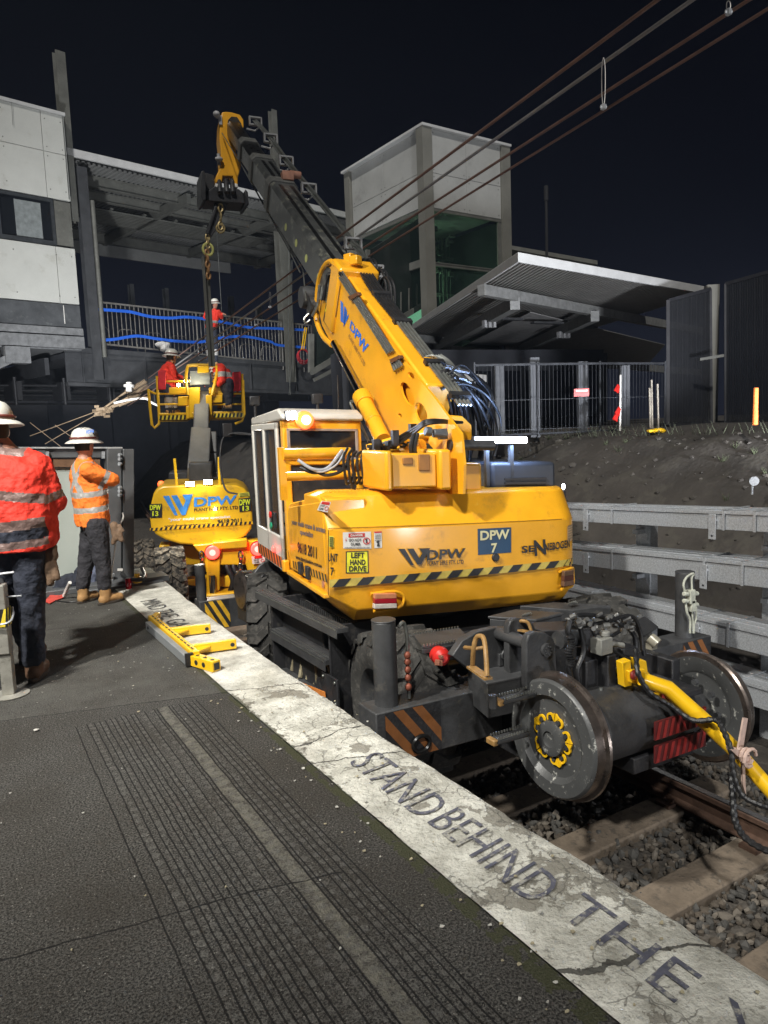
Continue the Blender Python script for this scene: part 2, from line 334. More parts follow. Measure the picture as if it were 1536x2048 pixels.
# ================================================================ THE SETTING
def asphalt_mat():
    m = bpy.data.materials.new('bitumen_platform'); m.use_nodes = True; N = m.node_tree.nodes; L = m.node_tree.links
    b = N['Principled BSDF']; t = N.new('ShaderNodeTexCoord'); S = N.new('ShaderNodeSeparateXYZ'); L.new(t.outputs['Object'], S.inputs[0])
    def noi(sc_, det=4, ro=.6):
        n = N.new('ShaderNodeTexNoise'); n.inputs['Scale'].default_value = sc_; n.inputs['Detail'].default_value = det; n.inputs['Roughness'].default_value = ro
        L.new(t.outputs['Object'], n.inputs['Vector']); return n.outputs['Fac']
    def M(op, a, b_=None, c=None):
        n = N.new('ShaderNodeMath'); n.operation = op
        for i, x in enumerate((a, b_, c)):
            if x is None: continue
            if isinstance(x, (int, float)): n.inputs[i].default_value = x
            else: L.new(x, n.inputs[i])
        return n.outputs[0]
    def ramp(f, p0, c0, p1, c1):
        r = N.new('ShaderNodeValToRGB'); r.color_ramp.elements[0].position = p0; r.color_ramp.elements[0].color = c0+(1,)
        r.color_ramp.elements[1].position = p1; r.color_ramp.elements[1].color = c1+(1,); L.new(f, r.inputs[0]); return r.outputs[0]
    def mix(f, a, c):
        n = N.new('ShaderNodeMix'); n.data_type = 'RGBA'
        if isinstance(f, float): n.inputs[0].default_value = f
        else: L.new(f, n.inputs[0])
        for i, x in ((6, a), (7, c)):
            if isinstance(x, tuple): n.inputs[i].default_value = x+(1,)
            else: L.new(x, n.inputs[i])
        return n.outputs[2]
    fine = noi(115, 3, .75); mid = noi(48, 3, .7); big = noi(1.1, 5, .6)
    base = ramp(fine, .40, (.012, .0115, .011), .62, (.150, .144, .130))
    base = mix(ramp(big, .42, (0, 0, 0), .62, (.55, .55, .55)), base, (.040, .034, .026))
    vor = N.new('ShaderNodeTexVoronoi'); vor.inputs['Scale'].default_value = 70; L.new(t.outputs['Object'], vor.inputs['Vector'])
    sp = M('MULTIPLY', M('LESS_THAN', vor.outputs['Distance'], .20), M('GREATER_THAN', noi(40, 2), .56))
    base = mix(M('MULTIPLY', sp, .7), base, (.30, .29, .26))
    x, y = S.outputs[0], S.outputs[1]
    wob = M('MULTIPLY', M('SUBTRACT', noi(3.0, 4), .5), .018)
    X = M('ADD', x, wob)
    near = M('LESS_THAN', y, 4.33)
    g = None
    for gx in (.46, .52, .56, .59, .62, .65, .675, .705, .73, .76, .785, .84, .895, .912, .985, 1.002, 1.045, 1.072, 1.10, 1.13, 1.155):
        q = M('LESS_THAN', M('ABSOLUTE', M('SUBTRACT', X, gx)), .0032); g = q if g is None else M('MAXIMUM', g, q)
    brk = M('GREATER_THAN', noi(34, 5, .7), .36)
    g = M('MULTIPLY', M('MULTIPLY', g, near), brk)
    # joints across the platform
    wob2 = M('MULTIPLY', M('SUBTRACT', noi(2.2, 5), .5), .10)
    for (a0, b0, x0, x1) in ((4.72, -.285, -9, 1.37), (2.45, -.13, -9, .55), (2.49, -.20, .55, 1.1), (1.55, -.2, .6, 1.2), (6.9, -.25, -9, 1.37), (1.3, -.1, -9, 1.0)):
        yy = M('ADD', M('ADD', y, wob2), M('MULTIPLY', x, -b0))
        q = M('MULTIPLY', M('LESS_THAN', M('ABSOLUTE', M('SUBTRACT', yy, a0)), M('MULTIPLY', noi(17, 4, .7), .008)), M('MULTIPLY', M('GREATER_THAN', x, x0), M('LESS_THAN', x, x1)))
        g = M('MAXIMUM', g, q)
    lit = M('MULTIPLY', M('MULTIPLY', M('GREATER_THAN', X, .918), M('LESS_THAN', X, .980)), M('MULTIPLY', near, ramp(noi(22, 6, .75), .40, (.1, .1, .1), .60, (1, 1, 1))))  # pale strip that belongs to the bitumen surface itself
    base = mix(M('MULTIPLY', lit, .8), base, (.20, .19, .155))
    # dotted tactile wear between the saw cuts
    dv = N.new('ShaderNodeTexVoronoi'); dv.inputs['Scale'].default_value = 17; dv.inputs['Randomness'].default_value = .25; L.new(t.outputs['Object'], dv.inputs['Vector'])
    dots = M('MULTIPLY', M('MULTIPLY', M('LESS_THAN', dv.outputs['Distance'], .30), near), M('MULTIPLY', M('GREATER_THAN', X, .5), M('LESS_THAN', X, 1.16)))
    base = mix(M('MULTIPLY', M('MULTIPLY', dots, fine), .8), base, (.17, .165, .15))
    # far slab: paler, scuffed, white flecks
    far = M('GREATER_THAN', M('ADD', y, M('MULTIPLY', x, .285)), 4.72)
    sc2 = M('MULTIPLY', far, ramp(noi(2.3, 8, .75), .42, (.15, .15, .15), .66, (.8, .8, .8)))
    base = mix(sc2, base, (.125, .122, .108))
    v2 = N.new('ShaderNodeTexVoronoi'); v2.inputs['Scale'].default_value = 13; L.new(t.outputs['Object'], v2.inputs['Vector'])
    fl = M('MULTIPLY', M('LESS_THAN', v2.outputs['Distance'], M('MULTIPLY', noi(5, 3), .17)), far)
    base = mix(M('MULTIPLY', fl, .8), base, (.36, .35, .31))
    ed = M('MULTIPLY', M('GREATER_THAN', M('ADD', X, M('MULTIPLY', mid, .05)), 1.352), M('GREATER_THAN', noi(9, 4), .45))
    base = mix(M('MULTIPLY', ed, .7), base, (.06, .065, .025))
    base = mix(M('MULTIPLY', g, .88), base, (.005, .005, .005))
    L.new(base, b.inputs['Base Color']); b.inputs['Roughness'].default_value = .88; b.inputs['Specular IOR Level'].default_value = .3
    h = M('SUBTRACT', M('ADD', M('MULTIPLY', fine, .7), M('MULTIPLY', mid, .6)), M('MULTIPLY', g, 1.6))
    bm = N.new('ShaderNodeBump'); bm.inputs['Strength'].default_value = 1.0; bm.inputs['Distance'].default_value = .022; L.new(h, bm.inputs['Height']); L.new(bm.outputs[0], b.inputs['Normal'])
    return m
def strip_mat():
    m = bpy.data.materials.new('cracked_white_edge_paint'); m.use_nodes = True; N = m.node_tree.nodes; L = m.node_tree.links
    b = N['Principled BSDF']; t = N.new('ShaderNodeTexCoord'); S = N.new('ShaderNodeSeparateXYZ'); L.new(t.outputs['Object'], S.inputs[0])
    def noi(sc_, det=4, ro=.6):
        n = N.new('ShaderNodeTexNoise'); n.inputs['Scale'].default_value = sc_; n.inputs['Detail'].default_value = det; n.inputs['Roughness'].default_value = ro
        L.new(t.outputs['Object'], n.inputs['Vector']); return n
    def M(op, a, b_=None):
        n = N.new('ShaderNodeMath'); n.operation = op
        for i, x in enumerate((a, b_)):
            if x is None: continue
            if isinstance(x, (int, float)): n.inputs[i].default_value = x
            else: L.new(x, n.inputs[i])
        return n.outputs[0]
    def mix(f, a, c):
        n = N.new('ShaderNodeMix'); n.data_type = 'RGBA'; L.new(f, n.inputs[0])
        for i, x in ((6, a), (7, c)):
            if isinstance(x, tuple): n.inputs[i].default_value = x+(1,)
            else: L.new(x, n.inputs[i])
        return n.outputs[2]
    near = M('LESS_THAN', S.outputs[1], 4.28)
    r = N.new('ShaderNodeValToRGB'); L.new(noi(4, 8, .7).outputs['Fac'], r.inputs[0])
    r.color_ramp.elements[0].position = .35; r.color_ramp.elements[0].color = (.34, .33, .28, 1); r.color_ramp.elements[1].position = .62; r.color_ramp.elements[1].color = (.74, .73, .65, 1)
    nd = noi(6, 4); vm = N.new('ShaderNodeVectorMath'); vm.operation = 'ADD'; vs = N.new('ShaderNodeVectorMath'); vs.operation = 'SCALE'; vs.inputs[3].default_value = .14
    L.new(nd.outputs['Color'], vs.inputs[0]); L.new(t.outputs['Object'], vm.inputs[0]); L.new(vs.outputs[0], vm.inputs[1])
    vo = N.new('ShaderNodeTexVoronoi'); vo.feature = 'DISTANCE_TO_EDGE'; vo.inputs['Scale'].default_value = 8.5; L.new(vm.outputs[0], vo.inputs['Vector'])
    crk = M('MULTIPLY', M('MULTIPLY', M('LESS_THAN', vo.outputs['Distance'], .022), M('GREATER_THAN', noi(3, 3).outputs['Fac'], .5)), near)
    big = noi(3.1, 9, .72).outputs['Fac']
    flake = M('MULTIPLY', M('GREATER_THAN', big, .565), near)
    flk2 = M('MULTIPLY', M('GREATER_THAN', noi(26, 6, .7).outputs['Fac'], .61), near)
    c = mix(M('MULTIPLY', M('MULTIPLY', M('GREATER_THAN', noi(80, 3).outputs['Fac'], .6), .35), 1.0), r.outputs[0], (.24, .23, .2))
    c = mix(M('MULTIPLY', flake, .75), c, (.19, .175, .14)); c = mix(M('MULTIPLY', flk2, .6), c, (.20, .19, .15)); c = mix(M('MULTIPLY', crk, .6), c, (.10, .095, .08))
    # broken inner edge and long cross cracks
    ed = M('LESS_THAN', S.outputs[0], M('ADD', 1.375, M('MULTIPLY', M('SUBTRACT', noi(14, 5, .7).outputs['Fac'], .5), .12)))
    c = mix(M('MULTIPLY', M('MULTIPLY', ed, near), .8), c, (.07, .07, .045))
    wob = M('MULTIPLY', M('SUBTRACT', noi(5, 6).outputs['Fac'], .5), .16); g = None
    for y0, sl in ((3.55, .32), (1.94, .56), (4.90, .40), (3.20, -.1)):
        q = M('LESS_THAN', M('ABSOLUTE', M('ADD', M('SUBTRACT', M('ADD', S.outputs[1], wob), y0), M('MULTIPLY', S.outputs[0], sl if y0 > 3 else .35))), M('MULTIPLY', noi(23, 5, .75).outputs['Fac'], .012 if y0 > 2 else .018)); g = q if g is None else M('MAXIMUM', g, q)
    c = mix(M('MULTIPLY', g, .85), c, (.025, .024, .02))
    L.new(c, b.inputs['Base Color']); b.inputs['Roughness'].default_value = .8
    h = M('SUBTRACT', M('ADD', M('MULTIPLY', noi(60, 6).outputs['Fac'], .35), M('MULTIPLY', big, .8)), M('ADD', M('MULTIPLY', flake, .30), M('ADD', M('MULTIPLY', crk, .22), M('MULTIPLY', g, .9))))
    bm = N.new('ShaderNodeBump'); bm.inputs['Strength'].default_value = 1.0; bm.inputs['Distance'].default_value = .035; L.new(h, bm.inputs['Height']); L.new(bm.outputs[0], b.inputs['Normal'])
    return m
M_asph, M_strip = asphalt_mat(), strip_mat()
EDGE = [(-4, 1.90), (1.2, 1.88), (2.0, 1.86), (3.1, 1.825), (4.3, 1.82), (5.4, 1.83), (6.5, 1.86), (8.1, 1.93), (9.2, 2.0)]
INN = [(-4, 1.40), (1.2, 1.405), (2.1, 1.385), (4.3, 1.355), (5.5, 1.355), (7.7, 1.37), (9.2, 1.40)]
def interp(T, y):
    for (a, p), (b, q) in zip(T, T[1:]):
        if y <= b: return p+(q-p)*(y-a)/(b-a)
    return T[-1][1]
ys = [-4+.05*i for i in range(265)]
mb = MB()
def pf(a, b):
    i = min(int(round(b*264)), 264); y = ys[i]; x = -14 + (interp(INN, y)+14)*a
    return V(x, y, 0)
sheet(mb, lambda a, b: pf(a, b), 1, 264)
mb.bb(-14, 1.35, -4, 9.2, -1.3, -.012)
struct(mb.build('platform', M_asph, flat=True))
mb = MB(); nx = 12
def sf(a, b):
    i = min(int(round(b*264)), 264); y = ys[i]; x0, x1 = interp(INN, y), interp(EDGE, y)
    near = y < 4.3
    j = noise.noise(V(y*3, 0, 1))*.012 + noise.noise(V(y*13, 3, 1))*(.010 if near else .002) + (noise.noise(V(y*40, 5, 2))*.006 if near else 0)
    x = x0+(x1+j-x0)*a; z = .006 + noise.noise(V(x*7, y*7, 0))*(.004 if near else .001)
    if a > .99: z -= .012
    return V(x, y, z)
sheet(mb, sf, nx, 264)
n0 = len(mb.v); lo = []
for j in range(265):
    p = Vector(mb.v[j*(nx+1)+nx]); lo.append(p)
for j in range(264):
    a, b = lo[j], lo[j+1]; w1 = noise.noise(V(a.y*6, 0, 0))*.02; w2 = noise.noise(V(b.y*6, 0, 0))*.02
    mb.add([a, b, b+V(-.02+w2, 0, -.16), a+V(-.02+w1, 0, -.16)], [(0, 1, 2, 3)])
    mb.add([a+V(-.06, 0, -.16), b+V(-.06, 0, -.16), b+V(-.12, 0, -1.35), a+V(-.12, 0, -1.35)], [(0, 1, 2, 3)])
struct(mb.build('platform_edge', M_strip, ang=60))
# painted words on the edge: letters stand towards the track, reading towards the camera
M_ptxt = mat('worn_navy_floor_paint', (.085, .087, .115), .75, 0, .3, 16, .3, 60, c2=(.36, .35, .30), mix=.92, thr=.50)
M_ptxt2 = mat('faded_floor_paint', (.055, .055, .06), .75, 0, .3, 25, .2, c2=(.38, .37, .32), mix=.8, thr=.56)
def floor_word(s, y0, y1, xa, xb, m, dz=.0125, it=.10):
    mb = MB(); text_into(mb, s, lambda a, b: V(xa+(xb-xa)*b + .005*math.sin(a*9), y0+(y1-y0)*a, dz), italic=it); return mb
w_ = MB()
for s, y0, y1, xa, xb in (('STAND', 3.02, 2.40, 1.515, 1.700), ('BEHIND', 2.36, 1.735, 1.53, 1.705), ('THE', 1.665, 1.205, 1.575, 1.725), ('YELLOW', 1.11, .10, 1.56, 1.72), ('LINE', 0, -.5, 1.56, 1.72)):
    text_into(w_, s, (lambda xa, xb, y0, y1: lambda a, b: V(xa+(xb-xa)*b, y0+(y1-y0)*a, .0135))(xa, xb, y0, y1), italic=-.04, off=-.004)
o = w_.build('painted_words', M_ptxt, flat=True); struct(o); o['label'] = 'worn navy words STAND BEHIND THE YELLOW LINE on the pale platform edge'
w_ = MB()
for s, y0, y1 in (('MIND', 7.30, 6.86), ('THE', 6.78, 6.46), ('GAP', 6.36, 5.98)):
    text_into(w_, s, (lambda y0, y1: lambda a, b: V(1.46+.17*b, y0+(y1-y0)*a, .0115))(y0, y1), italic=-.04, off=0)
o = w_.build('painted_words', M_ptxt2, flat=True); struct(o); o['label'] = 'faded grey words MIND THE GAP on the smooth pale platform edge'
# loose litter of leaves and chips
mb = MB()
for i in range(210):
    if i < 50: x, y = rng.uniform(1.2, 1.36), rng.uniform(.9, 4.3)
    elif i < 120: x, y = rng.uniform(1.36, 1.85), rng.uniform(.9, 4.3)
    else: x, y = rng.uniform(-1.2, 1.3), rng.uniform(.8, 8)
    s = rng.uniform(.003, .009) if i < 203 else rng.uniform(.010, .018); a = rng.uniform(0, 6.3); n = 5
    p = [V(x+math.cos(a+2*math.pi*k/n)*s*rng.uniform(.6, 1.3), y+math.sin(a+2*math.pi*k/n)*s*rng.uniform(.5, 1.2), .009+rng.uniform(0, .004)+(.008 if x > 1.36 else 0)) for k in range(n)]
    mb.prism(p, (0, 0, -.003), m=int(rng.integers(0, 2)))
tag(mb.build('leaf_litter', [mat('dry_leaf', (.34, .30, .20), .9), mat('pale_chip', (.45, .44, .40), .9)], flat=True), 'dry leaves and pale chips scattered over the platform', 'litter', kind='stuff')

# track bed and ground
M_dirt = mat('dark_track_dirt', (.040, .034, .028), .95, 0, .35, 3, .8, 30, c2=(.09, .08, .065), mix=.6, thr=.55)
mb = MB(); sheet(mb, lambda a, b: V(-90+200*a, -20+180*b, -1.27-.0), 2, 2); struct(mb.build('ground', M_dirt, flat=True))
mb = MB()
def bedf(a, b):
    x = 1.7+4.9*a; y = -2+34*b
    return V(x+.006*y*y*.3*0, y, -1.215 + noise.noise(V(x*2.4, y*2.4, 0))*.035 + noise.noise(V(x*9, y*9, 4))*.02 - max(0, x-5.2)*.25)
sheet(mb, bedf, 50, 320); struct(mb.build('track_bed', mat('ballast_fines', (.075, .066, .056), .95, 0, .5, 25, 1.0, 45), flat=True))
# ballast stones
base = np.array([(0,0,1),(.894,0,.447),(.276,.851,.447),(-.724,.526,.447),(-.724,-.526,.447),(.276,-.851,.447),(.724,.526,-.447),(-.276,.851,-.447),(-.894,0,-.447),(-.276,-.851,-.447),(.724,-.526,-.447),(0,0,-1)])
ico = [(0,1,2),(0,2,3),(0,3,4),(0,4,5),(0,5,1),(1,6,2),(2,7,3),(3,8,4),(4,9,5),(5,10,1),(2,6,7),(3,7,8),(4,8,9),(5,9,10),(1,10,6),(6,11,7),(7,11,8),(8,11,9),(9,11,10),(10,11,6)]
mb = MB()
for i in range(9200):
    if i < 7600: x, y = rng.uniform(1.8, 5.1), rng.uniform(.7, 4.6)
    else: x, y = rng.uniform(1.9, 5.2), rng.uniform(4.6, 12)
    s = rng.uniform(.012, .033)
    z = -1.205 + noise.noise(V(x*2.4, y*2.4, 0))*.035 + rng.uniform(-.005, .02) + (s*.3)
    p = base*rng.uniform(.68, 1.25, (12, 1))*s*rng.uniform(.6, 1.35, (1, 3)); a = rng.uniform(0, 6.3); ca, sa = math.cos(a), math.sin(a)
    q = np.stack([p[:, 0]*ca-p[:, 1]*sa+x, p[:, 0]*sa+p[:, 1]*ca+y, p[:, 2]+z], 1)
    mb.add([tuple(r) for r in q], ico, m=int(rng.choice([0, 0, 1, 1, 2])))
tag(mb.build('ballast', [mat('brown_ballast', (.085, .070, .054), .9, var=.3), mat('grey_ballast', (.075, .072, .066), .9, var=.3), mat('pale_ballast', (.16, .14, .115), .9, var=.3)], flat=True), 'grey and brown crushed stone ballast between the sleepers', 'ballast', kind='stuff')
# sleepers
TX = 3.48
k = 0; proto = None
for y in [1.28+.66*i for i in range(24)]:
    if not proto:
        mb = MB(); 
        def top(a, b):
            return V((a-.5)*2.6, (b-.5)*.26, 0)
        mb.bb(-1.3, 1.3, -.13, .13, -.14, .0); proto = mb.build('sleeper', M_sleep, bevel=.012)
        for s in (-1, 1):
            for q in (-1, 1):
                f = MB()
                f.bb(s*.80+q*.115-.04, s*.80+q*.115+.04, -.06, .06, 0, .025)
                f.tube([V(s*.80+q*.105, t, .03+.018*math.sin(t*90)) for t in np.linspace(-.06, .06, 9)], .009, 6)
                f.build('rail_clip', M_rail, proto)
        o = proto
        tag(o, 'x', 'sleeper')
    else: o = copy_tree(proto)
    o.location = (TX + max(0, y-7)**2*.004 + rng.uniform(-.01, .01), y, -1.145); o['group'] = 'sleepers under the track'; k += 1
    if k == 1: o['label'] = 'weathered sleeper nearest the camera, at the lower right edge of the picture'
    elif k == 2: o['label'] = 'weathered sleeper in the lower right corner, second one from the camera'
    elif k == 3: o['label'] = 'weathered sleeper half in shadow, between two beds of stones beyond the rail clip'
    elif k == 4: o['label'] = 'weathered sleeper whose lit end lies just before the near rail wheel'
    else: o['label'] = 'weathered sleeper hidden in shadow beneath the vehicles on the track'
def railx(y, s): return TX + s*.80 + max(0, y-7)**2*.004
for s, lab in ((-1, 'rusty rail nearer the platform, under the near rail wheel'), (1, 'rusty rail farther from the platform with bright worn head')):
    prof = [(-.07, 0), (.07, 0), (.07, .012), (.010, .03), (.010, .115), (.035, .125), (.035, .155), (.028, .163), (-.028, .163), (-.035, .155), (-.035, .125), (-.010, .115), (-.010, .03), (-.07, .012)]
    Y = [-2+1.0*i for i in range(34)]
    mb = MB(); mb.ring([[V(railx(y, s)+px, y, -1.14+pz) for px, pz in prof] for y in Y])
    r = mb.build('rail', M_rail); tag(r, lab, 'rail', 'rails of the track')
    mb = MB(); mb.ring([[V(railx(y, s)+px, y, -1.14+pz) for px, pz in ((-.029, .162), (.029, .162), (.024, .1665), (-.024, .1665))] for y in Y]); mb.build('rail_head', M_railt, r)

# embankment rising behind the cable trays
M_bank = mat('dark_embankment_soil', (.048, .042, .036), .95, 0, .35, 1.2, 1.0, 14, c2=(.075, .068, .055), mix=.6, thr=.52)
mb = MB()
def bank(a, b):
    y = -6+46*b; xs = [6.15, 6.6, 7.4, 8.4, 9.3, 10.0, 11, 14, 60]; zs = [-1.25, -1.0, -.2, .75, 1.28, 1.42, 1.45, 1.5, 1.6]
    t = a*(len(xs)-1); i = min(int(t), len(xs)-2); f = t-i; x = xs[i]+(xs[i+1]-xs[i])*f; z = zs[i]+(zs[i+1]-zs[i])*f
    k = 0 if x > 12 else 1
    return V(x, y, z+(noise.noise(V(x*1.5, y*1.5, 0))*.06+noise.noise(V(x*6, y*6, 0))*.02)*k)
sheet(mb, bank, 64, 200); struct(mb.build('embankment', M_bank, ang=80))
mb = MB()
for i in range(420):
    y = rng.uniform(7.4, 16); x = rng.normal(9.7, .28); z = 1.38+noise.noise(V(x, y, 0))*.05
    if i % 3 == 0: y = rng.uniform(5.5, 9.5); x = rng.normal(9.6, .12)
    h = rng.uniform(.05, .14)*(1.5 if y < 9 else 1); a = rng.uniform(0, 6.3); d = V(math.cos(a), math.sin(a), 0)
    mb.add([V(x, y, z-.03)-d*.006, V(x, y, z-.03)+d*.006, V(x, y, z+h)+V(math.sin(a), math.cos(a), 0)*h*.5], [(0, 1, 2)])
tag(mb.build('grass_tufts', mat('dry_grass', (.04, .045, .025), .9), flat=True), 'thin dry grass along the top of the dark embankment', 'grass', kind='stuff')

mb = MB()
for i in range(1500):
    a, b = rng.uniform(.12, .62), rng.uniform(.15, .62); p0 = bank(a, b); s = rng.uniform(.012, .045)*(1 if i % 9 else 1.8)
    p = base*rng.uniform(.6, 1.3, (12, 1))*s*np.array([1, 1, .7])+np.array(p0[:]); mb.add([tuple(r) for r in p], ico, m=int(rng.integers(0, 2)))
tag(mb.build('rubble', [M_bank, mat('dark_clod', (.055, .048, .040), .95)], flat=True), 'loose stones and clods scattered over the dark embankment', 'rubble', kind='stuff')
mb = MB()
for k in range(46):
    a, b = rng.uniform(.3, .55), rng.uniform(.2, .5); p0 = bank(a, b)
    for j in range(14):
        t = rng.uniform(0, 6.3); d = V(math.cos(t), math.sin(t), 0)*rng.uniform(.02, .12); h = rng.uniform(.03, .12); mb.add([p0+d*.2-V(.006, 0, .01), p0+d*.2+V(.006, 0, -.01), p0+d+V(0, 0, h)], [(0, 1, 2)])
tag(mb.build('weeds', mat('dark_weed', (.045, .055, .025), .9), flat=True), 'small dark weeds growing out of the embankment soil', 'weeds', kind='stuff')
# ================================================================ CABLE TRAYS ON THE RIGHT
TRX = 5.6
def tray(z_at, y0, y1, h, joints, label, w=.34):
    t = thing('cable_tray', label, 'cable tray', (TRX, 4.5, z_at(4.5)), 'galvanised cable trays beside the embankment')
    P = lambda y, x, dz: V(x, y, z_at(y)+dz)
    c = [y0]+joints+[y1]; mb = MB()
    for a, b in zip(c, c[1:]):
        a += .004; b -= .004
        mb.hexa([P(a, TRX, -h), P(a, TRX+w, -h), P(b, TRX+w, -h), P(b, TRX, -h), P(a, TRX, -.016), P(a, TRX+w, -.016), P(b, TRX+w, -.016), P(b, TRX, -.016)])
    mb.build('channel', M_galv, t, bevel=.003)
    mb = MB()
    for a, b in zip(c, c[1:]):
        a += .003; b -= .003
        mb.hexa([P(a, TRX-.012, -.014), P(a, TRX+w+.01, -.014), P(b, TRX+w+.01, -.014), P(b, TRX-.012, -.014), P(a, TRX-.012, 0), P(a, TRX+w+.01, 0), P(b, TRX+w+.01, 0), P(b, TRX-.012, 0)])
        mb.hexa([P(a, TRX-.014, -.03), P(a, TRX-.005, -.03), P(b, TRX-.005, -.03), P(b, TRX-.014, -.03), P(a, TRX-.014, .002), P(a, TRX-.005, .002), P(b, TRX-.005, .002), P(b, TRX-.014, .002)])
        for q in (.09, .2): mb.hexa([P(a, TRX+q, 0), P(a, TRX+q+.012, 0), P(b, TRX+q+.012, 0), P(b, TRX+q, 0), P(a, TRX+q, .006), P(a, TRX+q+.012, .006), P(b, TRX+q+.012, .006), P(b, TRX+q, .006)])
    mb.build('lid', M_galv, t, bevel=.002)
    for j in joints:
        mb = MB(); mb.obox(P(j-.012, TRX-.018, -h-.004), (0, .024, 0), (.004, 0, 0), (0, 0, h+.010)); mb.obox(P(j-.012, TRX-.018, .003), (0, .024, 0), (w+.02, 0, 0), (0, 0, .008)); mb.build('joint_cover', M_galv, t)
    return t, P
def bracket(t, P, y, h, drop):
    mb = MB(); z = P(y, TRX-.02, -h*.55)
    mb.obox(z+V(-.006, -.035, -drop), (.006, 0, 0), (0, .07, 0), (0, 0, drop+.06)); mb.obox(z+V(0, -.035, .0), (.02, 0, 0), (0, .07, 0), (0, 0, .02))
    mb.cyl(z+V(-.008, 0, -drop+.03), z+V(-.004, 0, -drop+.03), .01, m=1)
    mb.build('hanger_bracket', [M_galv, M_blk], t, bevel=.002)
zt1 = lambda y: .731+(y-5.458)*(-.049); zt2 = lambda y: .303+(y-5.44)*(-.051)
T1, P1 = tray(zt1, 1.5, 9.0, .165, [3.52, 3.80, 5.02], 'topmost galvanised cable tray, the one that catches the most light')
T2, P2 = tray(zt2, 1.5, 9.0, .20, [3.62, 3.98, 5.02], 'second galvanised cable tray from the top, behind the upright outrigger post')
T3, P3 = tray(lambda y: -.163, 1.5, 9.0, .20, [3.74, 4.06, 5.3], 'third galvanised cable tray, beginning right of the far outrigger beam')
T4, P4 = tray(lambda y: -.625, 1.5, 9.0, .20, [3.62, 4.2], 'lowest galvanised cable tray, low at the right edge')
for t, P, h, L in ((T1, P1, .165, (5.36, 3.90)), (T2, P2, .20, (5.36, 3.98)), (T3, P3, .2, (4.05,)), (T4, P4, .2, (4.1,))):
    for y in L: bracket(t, P, y, h, .16)
for i, y in enumerate((5.0, 3.62, 2.2)):
    mb = MB(); x = TRX+.42
    mb.bb(x, x+.01, y-.09, y+.09, -1.3, .70+.04*(5-y)); mb.bb(x+.01, x+.12, y-.09, y-.08, -1.3, .7); mb.bb(x+.01, x+.12, y+.08, y+.09, -1.3, .7)
    p = mb.build('tray_post', M_galv, bevel=.003)
    tag(p, ['galvanised channel post behind the cable trays, close to the counterweight', 'galvanised channel post behind the cable trays, at the right edge of the picture', 'galvanised channel post behind the cable trays, outside the right edge'][i], 'post', 'posts carrying the cable trays')
    for z in (.50, .04, -.42, -.88):
        a = MB(); a.bb(TRX+.30, x-.002, y-.03, y+.03, z-.05+.0, z-.008); a.bb(x-.008, x-.003, y-.06, y+.06, z-.12, z+.06)
        for q in (-.035, .035): a.cyl(V(x-.02, y+q, z+.03), V(x-.008, y+q, z+.03), .014, n=8)
        a.build('cantilever_arm', M_galv, p)

# ================================================================ OVERBRIDGE CONCOURSE
B0 = at_d(190, 690, 22); BE = V(math.sin(rad(77)), math.cos(rad(77)), 0); BN = V(-BE.y, BE.x, 0)   # along the bridge, away from camera
def BP(e, n, z): return V(B0.x, B0.y, 0) + BE*e + BN*n + V(0, 0, z)
def bbx(mb, e0, e1, n0, n1, z0, z1, m=0): return mb.obox(BP(e0, n0, z0), BE*(e1-e0), BN*(n1-n0), V(0, 0, z1-z0), m)
def be(px, py, n=0): P = at_plane(px, py, BP(0, n, 0), BN) - V(B0.x, B0.y, 0); return P.dot(BE), P.z
bridge = thing('footbridge', 'dark steel concourse bridge with a ribbed roof crossing above the track', 'footbridge', BP(4, 0, 4.2))
mb = MB(); bbx(mb, -.9, 14, .05, 7, 4.05, 4.20); mb.build('deck', M_dsteel, bridge)
mb = MB()
def girder(mb, n, e0, e1, z0, z1, h):   # sloping-soffit edge girder
    a, b = BP(e0, n, z0), BP(e1, n, z1)
    for dz, hh, w_ in ((0, .14, .16), (-h, .1, .22)):
        mb.hexa([a+V(0,0,dz-hh)-BN*w_/2, b+V(0,0,dz-hh)-BN*w_/2, b+V(0,0,dz-hh)+BN*w_/2, a+V(0,0,dz-hh)+BN*w_/2, a+V(0,0,dz)-BN*w_/2, b+V(0,0,dz)-BN*w_/2, b+V(0,0,dz)+BN*w_/2, a+V(0,0,dz)+BN*w_/2])
    a2 = a+V(0,0,-h); b2 = b+V(0,0,-h); k = BN*.02
    mb.hexa([a2-k, b2-k, b2+k, a2+k, a-k-V(0,0,.14), b-k-V(0,0,.14), b+k-V(0,0,.14), a+k-V(0,0,.14)])
    for i in range(8):
        e = e0+.5+(e1-e0-1)*i/7; z = z0+(z1-z0)*(e-e0)/(e1-e0); bbx(mb, e-.02, e+.02, n-.08, n-.02, z-h, z-.14)
girder(mb, .1, -.9, 14, 4.38, 4.0, 1.05); mb.build('edge_girder', M_dsteel, bridge)
mb = MB()
for e in np.arange(-3, 14, 1.55): bbx(mb, e, e+.12, .2, 7, 3.55, 4.04)
girder(mb, 7, -4, 14, 4.2, 4.1, .9); mb.build('floor_beam', M_dsteel, bridge)
# services and brackets hanging under the left end of the deck
mb = MB()
for i in range(5): mb.tube([BP(-3, 1.2+i*.7, 3.3-.1*i), BP(8, 1.2+i*.9, 3.35-.12*i)], .035, 8)
for e in (-2.2, -.8, .6, 2.1): bbx(mb, e, e+.25, .8, 1.6, 2.85, 3.4); mb.cyl(BP(e, .6, 2.7), BP(e, .6, 3.5), .05)
mb.build('services', mat('grey_services', (.04, .04, .042), .5, .3), bridge)
